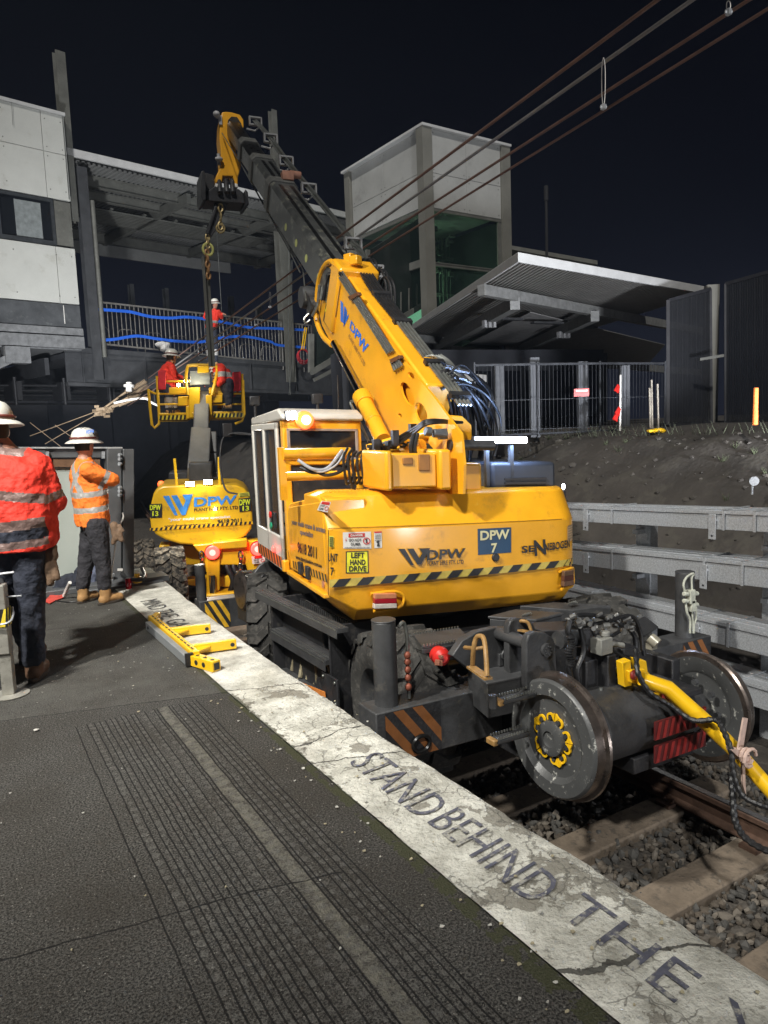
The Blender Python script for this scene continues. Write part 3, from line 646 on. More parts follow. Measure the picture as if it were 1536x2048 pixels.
# columns through the facade
for e, lab in ((-.15, None), (7.22, None)):
    mb = MB(); zt = 9.6 if e < 1 else 8.9
    zb = 4.0
    if e < 1:
        bbx(mb, e, e+.30, -.10, -.08, zb-.6, zt); bbx(mb, e, e+.30, .14, .16, zb-.6, zt); bbx(mb, e+.13, e+.17, -.08, .14, zb-.6, zt)
        m2 = MB(); m2.cyl(BP(e+.42, .0, 4.1), BP(e+.42, 0, zt-.9), .075, n=12); m2.build('conduit', M_steel, bridge)
    else:
        bbx(mb, e-.2, e+.24, -.10, -.07, zb-.55, zt); bbx(mb, e-.2, e+.24, .20, .23, zb-.55, zt); bbx(mb, e, e+.04, -.07, .2, zb-.55, zt)
    mb.build('column', M_steel if e > 1 else M_dsteel, bridge)
# roof : ribbed soffit, fascia, beams
M_rib = mat('ribbed_roof_sheet', (.24, .24, .23), .55, .3, .12, 3, .05)
e0, e1 = -.9, 11.6; zr = lambda e: 9.93+.006*e
mb = MB(); bbx(mb, e0, e1, -.10, .0, 9.84, 10.06); mb.build('fascia', M_fascia, bridge, bevel=.01)
mb = MB(); n = int((e1-e0)/.16)
rg = []
for i in range(n):
    e = e0+i*.16
    for de, dz in ((0, 0), (.09, 0), (.10, -.06), (.15, -.06)): rg.append((e+de, dz))
for nn0, nn1 in ((.0, 7.6),):
    vs = []
    for e, dz in rg: vs += [BP(e, nn0, 9.80+dz), BP(e, nn1, 9.80+dz)]
    mb.add(vs, [(2*i, 2*i+1, 2*i+3, 2*i+2) for i in range(len(rg)-1)])
bbx(mb, e0, e1, 0, 7.7, 9.88, 9.96)
mb.build('roof_sheet', M_rib, bridge, flat=True)
mb = MB()
for nn, zz, hh in ((.9, 9.72, .30), (2.2, 9.70, .26), (4.6, 9.68, .24), (6.9, 9.70, .34)):
    bbx(mb, e0, e1, nn, nn+.03, zz-hh, zz); bbx(mb, e0, e1, nn-.08, nn+.11, zz-hh-.02, zz-hh); bbx(mb, e0, e1, nn-.08, nn+.11, zz, zz+.02)
for e in (-.1, 3.6, 7.3, 10.9): bbx(mb, e, e+.16, .3, 7.3, 9.30, 9.62)
mb.build('roof_beam', M_steel, bridge)
mb = MB()
for i in range(9): bbx(mb, .3, 8.6, 2.7+.17*i, 2.8+.17*i, 9.30, 9.36)
for i in range(6): bbx(mb, 1.2*i+.8, 1.2*i+.9, 2.6, 4.3, 9.36, 9.42)
mb.build('cable_rack', M_steel, bridge)
mb = MB(); bbx(mb, 2.0, 9.5, 7.1, 7.2, 8.9, 9.35); mb.build('rear_fascia', M_rib, bridge)
mb = MB(); bbx(mb, -30, 13.5, 9.5, 9.9, -1.3, 4.6)
for i in range(16): bbx(mb, -28+2.7*i, -27.6+2.7*i, 9.3, 9.5, -1.3, 4.3)
tag(mb.build('abutment_wall', mat('night_abutment', (.040, .042, .050), .85, 0, .3, .8, .3, 12)), 'dark abutment wall closing the space under the bridge', 'wall')
# railing
rl = thing('railing', 'steel bar railing with blue hose woven along the bridge edge', 'railing', BP(3.5, .1, 4.4))
def rail_seg(e0, e1, name='panel'):
    mb = MB(); zf = lambda e: 4.42-.052*e; zt = lambda e: 5.76-.018*e
    for z in (zt, lambda e: zf(e)+.10):
        a, b = BP(e0, .05, z(e0)), BP(e1, .05, z(e1)); mb.bar(a, b, .05, .05)
    e = e0
    while e < e1:
        mb.cyl(BP(e, .05, zf(e)+.1), BP(e, .05, zt(e)), .014, n=6); e += .145
    for e in (e0, (e0+e1)/2, e1): mb.cyl(BP(e, .05, zf(e)-.15), BP(e, .05, zt(e)+.0), .03, n=8)
    for e in np.arange(e0, e1, .9):      # bent rails just behind
        z = zf(e); mb.tube(curve_pts([BP(e, .5, z), BP(e+.05, .5, z+.6), BP(e+.35, .5, z+.68), BP(e+.6, .5, z+.6), BP(e+.65, .5, z)], 4), .018, 6)
    mb.build(name, mat('dull_rail_steel', (.20, .19, .175), .5, .4), rl)
rail_seg(.05, 7.0); rail_seg(7.55, 8.4)
def band(px, n=-.02):
    mb = MB(); pts = [at_plane(x, y, BP(0, n, 0), BN) for x, y in px]; pts = curve_pts(pts, 6)
    mb.ring([[p+V(0, 0, -.045)+BN*.0, p+V(0, 0, -.045)+BN*.012, p+V(0, 0, .045)+BN*.012, p+V(0, 0, .045)] for p in pts])
    return mb
M_bhose = mat('blue_strap', (.02, .12, .62), .45, 0, .15, 10, .05)
band([(182, 618), (230, 621), (262, 624), (300, 633), (340, 636), (372, 634), (410, 638), (450, 645), (500, 655), (552, 657), (612, 660)]).build('blue_strap', M_bhose, rl)
band([(186, 680), (225, 679), (272, 672), (310, 677), (350, 682), (400, 684), (440, 676), (490, 673), (540, 683), (556, 690), (612, 695)]).build('blue_strap', M_bhose, rl)
# tall bare posts standing up past the roof
def hpost(name, px_b, px_t, n, w_, lab, grp, d=.22, m=M_steel, zb=None):
    e, z1 = be(*px_t, n); e2, z0 = be(*px_b, n); e = (e+e2)/2
    if zb is not None: z0 = zb
    mb = MB(); bbx(mb, e-w_/2, e+w_/2, n, n+.025, z0, z1); bbx(mb, e-w_/2, e+w_/2, n+d, n+d+.025, z0, z1); bbx(mb, e-.012, e+.012, n+.025, n+d, z0, z1)
    o = mb.build(name, m); tag(o, lab, 'post', grp); return e
G = 'bare steel posts rising above the concourse'
hpost('steel_post', (150, 480), (122, 102), -.1, .28, 'tallest bare steel post, rising beside the pale building at the left', G, zb=8)
hpost('steel_post', (562, 470), (548, 219), .3, .22, 'bare steel post rising behind the tip of the crane boom', G, zb=8)
for i, (x, yt) in enumerate(((190, 560), (265, 568), (334, 576), (464, 592), (520, 612))):
    hpost('steel_post', (x+3, 640), (x, yt), 4.5, .16, ['short dark stub post showing just above the bridge railing, first from the left', 'short dark stub post above the railing, second from the left', 'short dark stub post above the railing, left of the worker on the bridge', 'short dark stub post above the railing, right of the worker on the bridge', 'short dark stub post above the railing, nearest the crane boom'][i], 'stub posts behind the railing', m=M_dsteel)
# long conduit on the facade and thin rods
mb = MB(); e, z = be(462, 700, .0); mb.tube([BP(5.05, .9, 9.3), BP(5.05, .9, 4.2)], .012, 6); tag(mb.build('hanging_rod', M_pipe), 'thin straight rod hanging from the concourse roof behind the chains', 'rod')
mb = MB()
p = [at_plane(x, y, BP(0, -.3, 0), BN) for x, y in ((577, 497), (577, 740), (581, 790))]; mb.tube(p, .014, 6)
p = [at_plane(x, y, BP(0, -.3, 0), BN) for x, y in ((584, 520), (583, 640), (584, 725), (578, 790))]; mb.tube(p, .012, 6)
tag(mb.build('downpipe', M_pipe), 'pale thin cables running down beside the right concourse column', 'cable')
# red hose and yellow strap on the column
mb = MB(); c = at_plane(606, 714, BP(0, -.25, 0), BN)
for k in range(3): mb.tube([c+BE*(math.cos(t)*(.28-.02*k))+V(0, 0, math.sin(t)*(.26-.02*k)+.03*k)-BN*.03*k for t in np.linspace(0, 6.28, 22)], .018, 6)
hs = tag(mb.build('coiled_hose', mat('red_hose', (.42, .02, .03), .5)), 'red coiled hose hung on the right concourse column', 'hose')
mb = MB(); a = at_plane(610, 655, BP(0, -.3, 0), BN); b = at_plane(603, 700, BP(0, -.3, 0), BN); mb.bar(a, b, .05, .02); mb.bar(a+BE*.08, b+BE*.1, .04, .02); mb.build('strap', M_ybar, hs)
# plastic bag on the deck edge
mb = MB(); c = at_plane(328, 692, BP(0, -.05, 0), BN); mb.ell(c, (.24, .12, .12), 12, 8)
for v in range(len(mb.v)): p = Vector(mb.v[v]); mb.v[v] = tuple(p + (p-c)*noise.noise(p*6)*.9)
tag(mb.build('plastic_bag', M_wht, flat=True), 'crumpled white plastic bag lying at the foot of the bridge railing', 'bag')

# ---------------------------------------------------------------- pale building module at the left
bld = thing('concourse_building', 'pale panelled station building with a strip window, at the left edge', 'building', BP(-1.5, 0, 4))
E1 = -.50
def shell(z0, z1, e1, name, m, joints=(), hz=()):
    mb = MB(); es = [-6.0]+list(joints)+[e1]
    zs = [z0]+list(hz)+[z1]
    for a, b in zip(es, es[1:]):
        for c, d in zip(zs, zs[1:]): bbx(mb, a+.008, b-.008, -.35, -.25, c+.008, d-.008)
    bbx(mb, -6, e1-.012, -.24, 5.0, z0+.01, z1-.01); return mb.build(name, m, bld, bevel=.006)
shell(8.46, 10.80, E1, 'upper_panel', M_panel, (-3.2, -1.15), (9.72,))
shell(5.55, 7.14, E1+.0, 'lower_panel', M_panel, (-3.4, -1.05))
mb = MB(); bbx(mb, -6, E1+.02, -.40, 5.02, 10.80, 10.88); mb.build('roof_capping', M_fascia, bld)
mb = MB(); bbx(mb, -6, E1-.03, -.10, 4.9, 7.15, 8.45); mb.build('core_wall', M_dsteel, bld)
wn = MB(); M_fr = mat('dark_window_frame', (.05, .055, .06), .5, .3)
for a, b in ((-6, -2.55), (-2.5, -1.0)):
    bbx(wn, a, b, -.33, -.27, 8.36, 8.44); bbx(wn, a, b, -.33, -.27, 7.16, 7.28)
    bbx(wn, a, a+.06, -.33, -.27, 7.28, 8.36); bbx(wn, b-.08, b, -.33, -.27, 7.28, 8.36)
wf = wn.build('window', M_fr, bld)
mb = MB(); bbx(mb, -6, -1.05, -.28, -.265, 7.28, 8.36); mb.build('pane', M_glass, wf)
mb = MB(); bbx(mb, -2.05, -1.35, -.29, -.283, 7.30, 8.28); mb.build('blind', mat('pale_blind', (.20, .22, .22), .6), wf)
mb = MB(); bbx(mb, -.98, E1-.02, -.32, -.25, 7.2, 8.42); mb.build('window_reveal', M_steel, bld)
mb = MB(); bbx(mb, -6, E1, -.33, -.24, 4.88, 5.53); bbx(mb, -6, E1-.02, -.23, 4.9, 4.88, 5.53); mb.build('dark_spandrel', mat('smeared_grey_glazing', (.10, .105, .11), .22, .2, .3, 2, .03, c2=(.2, .21, .21), mix=.5), bld)
mb = MB(); bbx(mb, -6, E1+.02, -.42, -.2, 4.28, 4.62); bbx(mb, -6, E1+.02, -.40, -.2, 4.66, 4.86); bbx(mb, -6, E1, -.2, 4.9, 4.25, 4.86); mb.build('floor_beam', mat('grey_beam_paint', (.22, .225, .23), .5, .3), bld)
mb = MB(); bbx(mb, -.98, -.96, -.345, -.335, 4.98, 5.5); mb.build('light_strip', M_wht, bld)
mb = MB(); mb.bar(BP(-2.4, -.3, 4.0), BP(-4.6, -.3, 2.9), .2, .25); bbx(mb, -2.7, -2.05, -.5, -.1, 3.8, 4.25); mb.build('support_bracket', mat('grey_beam_paint', (.22, .225, .23)), bld)
mb = MB()
for e in (-.62, -1.05, -2.2, -3.3):
    for z in (8.7, 9.6, 9.85, 10.6, 5.75, 6.9): mb.cyl(BP(e, -.352, z), BP(e, -.348, z), .018, n=8)
mb.build('panel_fixing', M_steel, bld)
mb = MB(); mb.tube([BP(E1-.06, -.38, 10.75), BP(E1-.06, -.38, 8.5)], .012, 6); mb.build('cable_run', M_pipe, bld); mb = MB(); mb.tube([BP(-1.9, -.38, 10.8), BP(-1.92, -.38, 10.2)], .006, 5); mb.build('cable_run', M_pipe, bld)
# ---------------------------------------------------------------- lift tower
T0 = at_d(855, 400, 22); TE = V(math.sin(rad(86.7)), math.cos(rad(86.7)), 0); TN = V(-TE.y, TE.x, 0)
def TP(e, n, z): return V(T0.x, T0.y, 0)+TE*e+TN*n+V(0, 0, z)
def tb(mb, e0, e1, n0, n1, z0, z1, m=0): return mb.obox(TP(e0, n0, z0), TE*(e1-e0), TN*(n1-n0), V(0, 0, z1-z0), m)
tw = thing('lift_tower', 'grey clad lift tower with dark glass sides standing behind the boom', 'tower', TP(0, 0, 1.4))
tw_m = []
for e, n_, lab in ((-.20, -.1, 1), (3.02, -.1, 1), (-.12, 4.25, 1), (3.02, 4.25, 1)):
    mb = MB(); tb(mb, e, e+.36, n_, n_+.05, 1.2, 10.58); tb(mb, e, e+.36, n_+.27, n_+.32, 1.2, 10.58); tb(mb, e+.15, e+.21, n_+.05, n_+.27, 1.2, 10.58)
    tb(mb, e, e+.06, n_+.05, n_+.27, 1.2, 10.58)
    mb.build('corner_column', mat('olive_grey_steel', (.19, .185, .16), .6, .1, .1, 2, .05), tw)
mb = MB()
for a, b in ((.18, 1.55), (1.565, 3.0)):
    for c, d in ((8.24, 9.25), (9.265, 10.52)): tb(mb, a, b, -.02, .04, c, d)
for a, b in ((.24, 2.3), (2.315, 4.22)):
    for c, d in ((8.30, 9.3), (9.315, 10.52)): tb(mb, -.02, .04, a, b, c, d)
tb(mb, .05, 3.0, .05, 4.2, 8.3, 10.5)
mb.build('cladding_panel', M_tpanel, tw, bevel=.005)
mb = MB()
for e in (.26, 1.45, 1.66, 2.9):
    for z in (8.34, 9.15, 9.36, 10.42): mb.cyl(TP(e, -.022, z), TP(e, -.028, z), .018, n=8)
for n_ in (.34, 2.2, 2.42, 4.1):
    for z in (8.4, 9.2, 9.42, 10.42): mb.cyl(TP(-.022, n_, z), TP(-.028, n_, z), .018, n=8)
mb.build('panel_fixing', M_steel, tw)
for z in (2.6, 4.6, 6.6): mb = MB(); mb.obox(TP(.17, -.05, z), TE*2.85, TN*.02, V(0, 0, .03)); mb.build('glazing_bar', M_steel, tw)
mb = MB(); tb(mb, -.22, 3.4, -.14, 4.6, 10.53, 10.60); mb.build('roof_capping', M_fascia, tw)
mb = MB(); tb(mb, .17, 3.0, .03, .04, 1.4, 8.2); tb(mb, .03, .04, .24, 4.2, 1.4, 8.2)
mb.build('glass', mat('dark_green_shaft_glass', (.014, .024, .021), .08, 0, .1, 4, 0, alpha=.42), tw)
mb = MB()
tb(mb, -.03, .10, .22, 4.2, 6.55, 6.78); tb(mb, .17, 3.0, -.03, .08, 6.52, 6.62); tb(mb, -.03, .05, .2, 4.2, 8.16, 8.26); tb(mb, .15, 3.0, -.03, .05, 8.14, 8.22); tb(mb, -.03, .08, .22, 4.2, 4.6, 4.72)
tb(mb, 2.85, 3.0, -.02, .05, 1.4, 8.15)
mb.build('transom', M_steel, tw)
mb = MB()       # lift machinery and guides inside the shaft
for e in (.9, 1.35, 1.9, 2.4): tb(mb, e, e+.07, 2.3, 2.4, 1.4, 8.1)
for z in (7.35, 6.1, 5.0): tb(mb, .4, 2.8, 2.2, 2.3, z, z+.12)
for i in range(26): tb(mb, *(lambda a: (a, a+rng.uniform(.05, .3)))(rng.uniform(.5, 2.3)), *(lambda a: (a, a+.1))(rng.uniform(1.0, 2.2)), *(lambda a: (a, a+rng.uniform(.04, .2)))(rng.uniform(6.7, 7.9)))
for i in range(12): mb.tube([TP(.7+.16*i, 2.0, 8.0), TP(.7+.16*i, 2.0, 3)], .012, 5)
mb.build('lift_machinery', M_steel, tw)
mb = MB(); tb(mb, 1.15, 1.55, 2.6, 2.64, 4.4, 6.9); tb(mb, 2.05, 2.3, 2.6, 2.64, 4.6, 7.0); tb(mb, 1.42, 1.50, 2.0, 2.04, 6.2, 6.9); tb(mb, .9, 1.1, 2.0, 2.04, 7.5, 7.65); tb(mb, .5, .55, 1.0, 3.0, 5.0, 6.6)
mb.build('glowing_shaft_wall', mat('green_glow_emission', (.3, .6, .4), .5, emis=(.22, .62, .36), estr=.9, bump=0), tw)  # green lamplight on these wall strips is put in as emission
mb = MB(); mb.ell(TP(.98, 1.6, 6.62), (.13, .06, .09)); mb.build('shaft_lamp', M_em_g, tw)
l = bpy.data.lights.new('shaft_lamp_light', 'POINT'); l.energy = 26; l.color = (.5, 1, .6); l.shadow_soft_size = .1
o = bpy.data.objects.new('shaft_lamp_light', l); col.objects.link(o); o.location = TP(1.2, 1.6, 6.4)
mb = MB(); tb(mb, .1, 3.3, 4.6, 4.75, 1.4, 8.3); tb(mb, 3.3, 3.38, .3, 4.6, 1.4, 8.3); mb.build('shaft_wall', M_dsteel, tw)
# link structure between tower and bridge (glazed stair)
lk = thing('stair_enclosure', 'dark glazed stair enclosure joining the lift tower to the bridge', 'stair', TP(-1, 2, 1.4))
def bt(px, py, n=1.0): return at_plane(px, py, TP(0, n, 0), TN)
mb = MB()
for (x0, y0), (x1, y1), w_ in (((622, 668), (622, 745), .14), ((622, 745), (845, 610), .16), ((628, 760), (860, 640), .10), ((735, 500), (735, 700), .12)):
    mb.bar(bt(x0, y0), bt(x1, y1), w_, w_)
mb.build('stair_frame', M_steel, lk)
mb = MB(); q = [bt(626, 640), bt(626, 742), bt(848, 606), bt(848, 430), bt(740, 500)]
mb.prism(q, TN*.04); mb.build('glazing', mat('stair_glazing', (.02, .026, .024), .15, 0, .2, 3, 0), lk)
mb = MB()
for i in range(10):
    x = 690+i*16; mb.bar(bt(x, 640-i*8, .97), bt(x, 700-i*10, .97), .03, .03)
mb.build('baluster', M_steel, lk)

# ---------------------------------------------------------------- platform canopy at the right
CZ = 4.4
c1, c2, c3 = at_z(1040, 507, CZ), at_z(1424, 577, CZ), at_z(800, 668, CZ); c4 = c2 + (c3-c1)
cn = thing('platform_canopy', 'large flat station canopy with white edge and ribbed underside', 'canopy', (c1+c2)/2-V(0, 0, 3))
dA = (c2-c1).normalized(); dB = (c3-c1).normalized()
mb = MB(); mb.obox(c1+V(0, 0, -.14), dA*((c2-c1).length), -dB*-.05, (0, 0, .16)); mb.obox(c1+V(0, 0, -.14)-dA*.05, dA*.05, dB*((c3-c1).length), (0, 0, .16)); mb.build('fascia', M_fascia, cn, bevel=.01)
mb = MB(); LA = (c2-c1).length; LB = (c3-c1).length; n = int(LA/.11); vs = []; prof = []
for i in range(n):
    for q, dz in ((0, 0), (.06, 0), (.065, -.035), (.105, -.035)): prof.append((i*.11+q, dz))
for q, dz in prof: p = c1+dA*q+dB*.04; vs += [p+V(0, 0, -.05+dz), p+dB*(LB-.05)+V(0, 0, -.05+dz)]
mb.add(vs, [(2*i, 2*i+1, 2*i+3, 2*i+2) for i in range(len(prof)-1)])
mb.obox(c1+V(0, 0, -.02)+dA*.01+dB*.06, dA*(LA-.02), dB*(LB-.1), (0, 0, .035)); mb.build('roof_sheet', mat('canopy_sheet', (.36, .35, .33), .55, .3, .12, 2, .05), cn, flat=True)
def cz(px, py, z): return at_z(px, py, z)
mb = MB()
mb.bar(cz(962, 580, 4.15), cz(1415, 665, 4.15), .16, .20); mb.bar(cz(822, 675, 4.15), cz(890, 683, 4.15), .16, .20)
mb.bar(cz(1030, 607, 4.0), cz(868, 700, 4.0), .2, .24); mb.bar(cz(1190, 632, 4.0), cz(1040, 700, 4.0), .2, .24)
mb.bar(cz(880, 700, 3.9), cz(1400, 745, 3.9), .2, .3)
mb.build('roof_beam', mat('canopy_beam', (.24, .24, .23), .55, .2), cn)
mb = MB(); q = [cz(910, 700, 4.2), cz(1060, 625, 4.2), cz(1330, 690, 4.2), cz(1290, 735, 4.2)]; mb.prism(q, V(0, 0, .02)); mb.build('ceiling_board', mat('ceiling_board', (.34, .33, .32), .7), cn)
for x, y, z in ((978, 640, 3.9), (1127, 662, 3.9)):
    for k in range(3):
        lm = MB(); p = cz(x+k*9-9, y+8, z-.05); lm.box(p, (.07, .1, .16)); lm.build('floodlight', mat('pale_fitting', (.35, .35, .35), .5), cn)
for x, y in ((1010, 640), (1095, 648), (1165, 656)):
    lm = MB(); p = cz(x, y-2, 4.05); lm.box(p, (.9, .16, .05), rz=-.12); lm.build('light_fitting', M_dark, cn)
mb = MB()
for x in (1070, 1172):     # supporting columns under the canopy
    mb = MB(); p = cz(x, 700, 4.0); mb.bb(p.x+1.5, p.x+1.7, p.y+.6, p.y+.8, 1.3, 4.0); mb.build('column', M_dsteel, cn)
mb = MB(); a, b = at_y(915, 745, 13.6), at_y(973, 750, 13.6); mb.obox(a, b-a, V(0, .04, 0), V(0, 0, -.16)); sg = mb.build('sign_board', M_wht); tag(sg, 'pale station sign board half hidden by hoses behind the crane', 'sign')
# dark building under the canopy
mb = MB(); a, b = at_z(700, 750, 1.45), at_z(1330, 750, 3.0); p0 = at_y(760, 800, 16); p1 = at_y(1345, 800, 13.2)
q = [V(8.8, 16.8, 0), V(16.6, 15.2, 0)]
mb.obox(V(q[0].x, q[0].y, 1.3), q[1]-q[0], V(.3, 1.2, 0), V(0, 0, 2.35))
bk = mb.build('waiting_room', mat('dark_wall', (.045, .047, .055), .7, 0, .2, 2, .1)); tag(bk, 'dark station room beneath the large canopy', 'building')
mb = MB()
for i in range(9): p = V(9+i*.85, 16.65-i*.175, 1.5); mb.box(p+V(.2, -.08, .9), (.62, .06, 1.3), rz=-.2)
mb.build('window', M_glass, bk)
# second roof edge behind, lamp mast
mb = MB(); a, b = at_d(1018, 490, 30), at_d(1195, 521, 30); mb.obox(a, b-a, V(.5, 3, 0), V(0, 0, -.16)); tag(mb.build('far_roof', M_steel), 'thin far roof edge showing above the large canopy', 'roof')
mb = MB(); a = at_d(1092, 372, 26); mb.cyl(V(a.x, a.y, 1), a-V(0, 0, .5), .05, n=8); mb.cyl(a-V(0, 0, .5), a, .08, n=8); tag(mb.build('lamp_mast', mat('dark_mast', (.018, .018, .02), .8)), 'slim mast standing in the dark behind the canopy', 'mast')
# posts and fences on the embankment
def upost(px, pyt, pyb, d, w_, lab, m=None, g='steel posts along the top of the embankment'):
    a = at_d(px, pyt, d); b = at_d(px, pyb, d); mb = MB(); z0 = min(b.z, 1.35)
    mb.box(((a.x+b.x)/2, a.y, (a.z+z0)/2), (w_, .04, a.z-z0), rz=-rad(35)); R = Matrix.Rotation(-rad(35), 3, 'Z')
    mb.box(Vector(((a.x+b.x)/2, a.y, (a.z+z0)/2))+R @ V(-w_/2, .08, 0), (.02, .16, a.z-z0), R=R)
    o = mb.build('steel_post', m or M_steel); tag(o, lab, 'post', g); return o
for px, t_, b_, d, lab in ((1003, 730, 850, 13, 'grey steel post on the bank, partly behind the crane hoses'), (1074, 715, 850, 13, 'tallest grey post on the bank, in the middle of the fence'), (1170, 723, 850, 13.5, 'grey steel post on the bank beside the small red sign'), (1255, 731, 850, 14, 'grey steel post on the bank right of the red barrier tape')):
    upost(px, t_, b_, d, .16, lab, mat('bank_post', (.085, .09, .10), .6, .2))
mc = upost(1435, 570, 855, 14, .22, 'tall grey column between the dark mesh panels at the right', mat('olive_grey_steel', (.2, .2, .2)), None)
if 'group' in mc: del mc['group']
# temporary mesh fence
def mesh_fence(p0, p1, z0, z1, sx, sz, r, m, name, lab, grp=None, cat='fence', hz=None):
    p0, p1 = Vector(p0), Vector(p1); L = (p1-p0).length; d = (p1-p0).normalized(); t = thing(name, lab, cat, (p0+p1)/2+V(0, 0, z0), grp)
    mb = MB(); n = int(L/sx)
    for i in range(n+1): a = p0+d*(L*i/n); mb.bar(a+V(0, 0, z0), a+V(0, 0, z1), r, r)
    for z in (hz or [z0+.1, (z0+z1)/2, z1-.02]): mb.bar(p0+V(0, 0, z), p1+V(0, 0, z), r*1.2, r*1.2)
    mb.build('mesh', m, t); mb = MB()
    for a in (p0, p1): mb.cyl(a+V(0, 0, z0-.05), a+V(0, 0, z1+.04), .022, n=8)
    for z in (z0+.02, z1): mb.tube([p0+V(0, 0, z), p1+V(0, 0, z)], .018, 8)
    mb.build('frame', m, t); return t
F = at_d(1000, 800, 12.6); 
pts = [(950, 12.3), (1075, 12.6), (1200, 13), (1330, 13.6)]
for i, ((x0, d0), (x1, d1)) in enumerate(zip(pts, pts[1:])):
    a, b = at_d(x0, 800, d0), at_d(x1, 800, d1); a.z = b.z = 0
    mesh_fence(a, b, 1.40, 2.62, .075, .2, .006, mat('fence_wire', (.05, .053, .06), .5, .3), 'temporary_fence', ['temporary wire fence panel behind the lit light bar', 'temporary wire fence panel with the small red sign', 'temporary wire fence panel with red barrier tape at its end'][i], 'temporary fence panels on the bank')
a = at_d(1163, 785, 12.4); mb = MB(); mb.box(a, (.26, .01, .13), rz=-.5); mb.build('s', M_red)
s_ = bpy.data.objects['s']; s_.name = 'warning_sign'; tag(s_, 'small red and white warning sign wired to the temporary fence', 'sign')
mb = MB(); mb.box(a+V(-.004, -.012, .03), (.20, .004, .03), rz=-.5); mb.build('lettering', M_wht, s_)
st = thing('marker_stake', 'thin white stake with knotted red barrier tape on the bank', 'stake', at_d(1241, 855, 12.5))
mb = MB(); mb.cyl(at_d(1241, 750, 12.5), at_d(1240, 862, 12.5), .018, n=8); mb.build('stake', M_wht, st)
mb = MB()
for px, py in ((1236, 775), (1238, 820), (1233, 832)):
    mb = MB(); c = at_d(px, py, 12.45); mb.prism([c+V(0, 0, .06), c+V(.05, 0, .02), c+V(.02, 0, -.10), c+V(-.09, 0, -.05)], V(0, .02, 0)); mb.build('red_tape', M_red, st)
for i, px in enumerate((1303, 1315, 1299)):
    mb = MB(); mb.cyl(at_d(px, 760+i*8, 12.2), at_d(px+2, 858, 12.2), .016, n=6); tag(mb.build('garden_stake', mat('pale_timber', (.3, .27, .22))), ['pale thin stake on the bank left of the dark mesh panel', 'pale thin stake on the bank nearest the dark mesh panel', 'shortest pale thin stake on the bank left of the mesh panel'][i], 'stake', 'thin stakes on the bank')
mb = MB(); a, b = at_d(1512, 776, 9.5), at_d(1510, 850, 9.5); mb.cyl(b, a, .035, .03, n=10); tag(mb.build('marker_post', mat('orange_plastic', (.65, .16, .03), .5)), 'short orange marker post on the bank at the right edge', 'post')
mb = MB(); c = at_d(1305, 862, 11.6)
for k in range(7): mb.ell(c+V(rng.uniform(-.15, .15), rng.uniform(-.1, .1), rng.uniform(-.01, .02)), (.09, .05, .03), 8, 5)
tag(fuse('plastic_wrap', mb, .02, M_ybar, None, 2), 'scrap of yellow plastic lying at the top of the bank', 'rubbish')
# dark security mesh panels at the right
M_msh = mat('black_mesh', (.03, .03, .034), .5, .3); M_mb = mat('mesh_panel_back', (.009, .010, .013), .7, 0, .2, 3, 0, alpha=.62)
def dark_panel(q, lab, n=14):
    q = [Vector(p) for p in q]; t = thing('mesh_screen', lab, 'screen', (q[0]+q[1])/2, 'dark mesh screens at the right')
    mb = MB()
    for a, b in zip(q, q[1:]+q[:1]): mb.bar(a, b, .06, .06)
    mb.build('frame', M_msh, t); mb = MB()
    for i in range(1, n*3): f = i/(n*3); mb.bar(q[0].lerp(q[1], f), q[3].lerp(q[2], f), .008, .02)
    mb.build('slats', M_msh, t); mb = MB()
    for i in range(1, n): f = i/n; mb.bar(q[0].lerp(q[1], f), q[3].lerp(q[2], f), .014, .014)
    mb.build('bright_bars', mat('mesh_wire', (.07, .07, .075), .5, .3), t)
    mb = MB(); d = (q[1]-q[0]).cross(q[3]-q[0]).normalized()*.02; mb.prism(q, d); mb.build('mesh_backing', M_mb, t)
dark_panel([at_d(1336, 850, 13.6), at_d(1422, 848, 13.9), at_d(1420, 578, 13.9), at_d(1336, 601, 13.6)], 'dark mesh screen left of the tall grey column', 9)
dark_panel([at_d(1452, 845, 13.6), at_d(1640, 830, 12.0), at_d(1640, 515, 12.0), at_d(1452, 568, 13.6)], 'dark mesh screen right of the tall column, cut by the picture edge', 12)
mb = MB(); a, b = at_d(1399, 719, 13.3), at_d(1447, 711, 13.3); mb.bar(a, b, .05, .05); tag(mb.build('conduit', M_steel), 'short pale pipe clipped across the tall grey column', 'pipe')
# camera on the bank and small fitting
mb = MB(); a = at_d(1508, 962, 8.2); mb.cyl(a+V(.08, .06, .01), a, .035, .04, n=12); mb.cyl(a+V(0, 0, 0), a+V(-.012, -.012, 0), .05, .052, n=16); mb.cyl(a+V(.05, .05, -.16), a+V(.05, .05, 0), .012, n=8)
tag(mb.build('security_camera', M_galv), 'small pale camera fitting sticking out of the bank above the trays', 'camera')

# ---------------------------------------------------------------- overhead wires
def wire(p, q, r, lab, m, sag=0):
    a, b = at_d(*p), at_d(*q); pts = [a.lerp(b, k/24)-V(0, 0, sag*math.sin(math.pi*k/24)) for k in range(25)]; mb = MB(); mb.tube(pts, r, 8); o = mb.build('overhead_wire', m); tag(o, lab, 'wire', 'overhead wires above the track'); return pts
M_cu = mat('copper_wire', (.20, .125, .10), .45, .6, .15, 10, 0); M_gw = mat('grey_wire', (.26, .25, .24), .45, .6, .15, 10, 0)
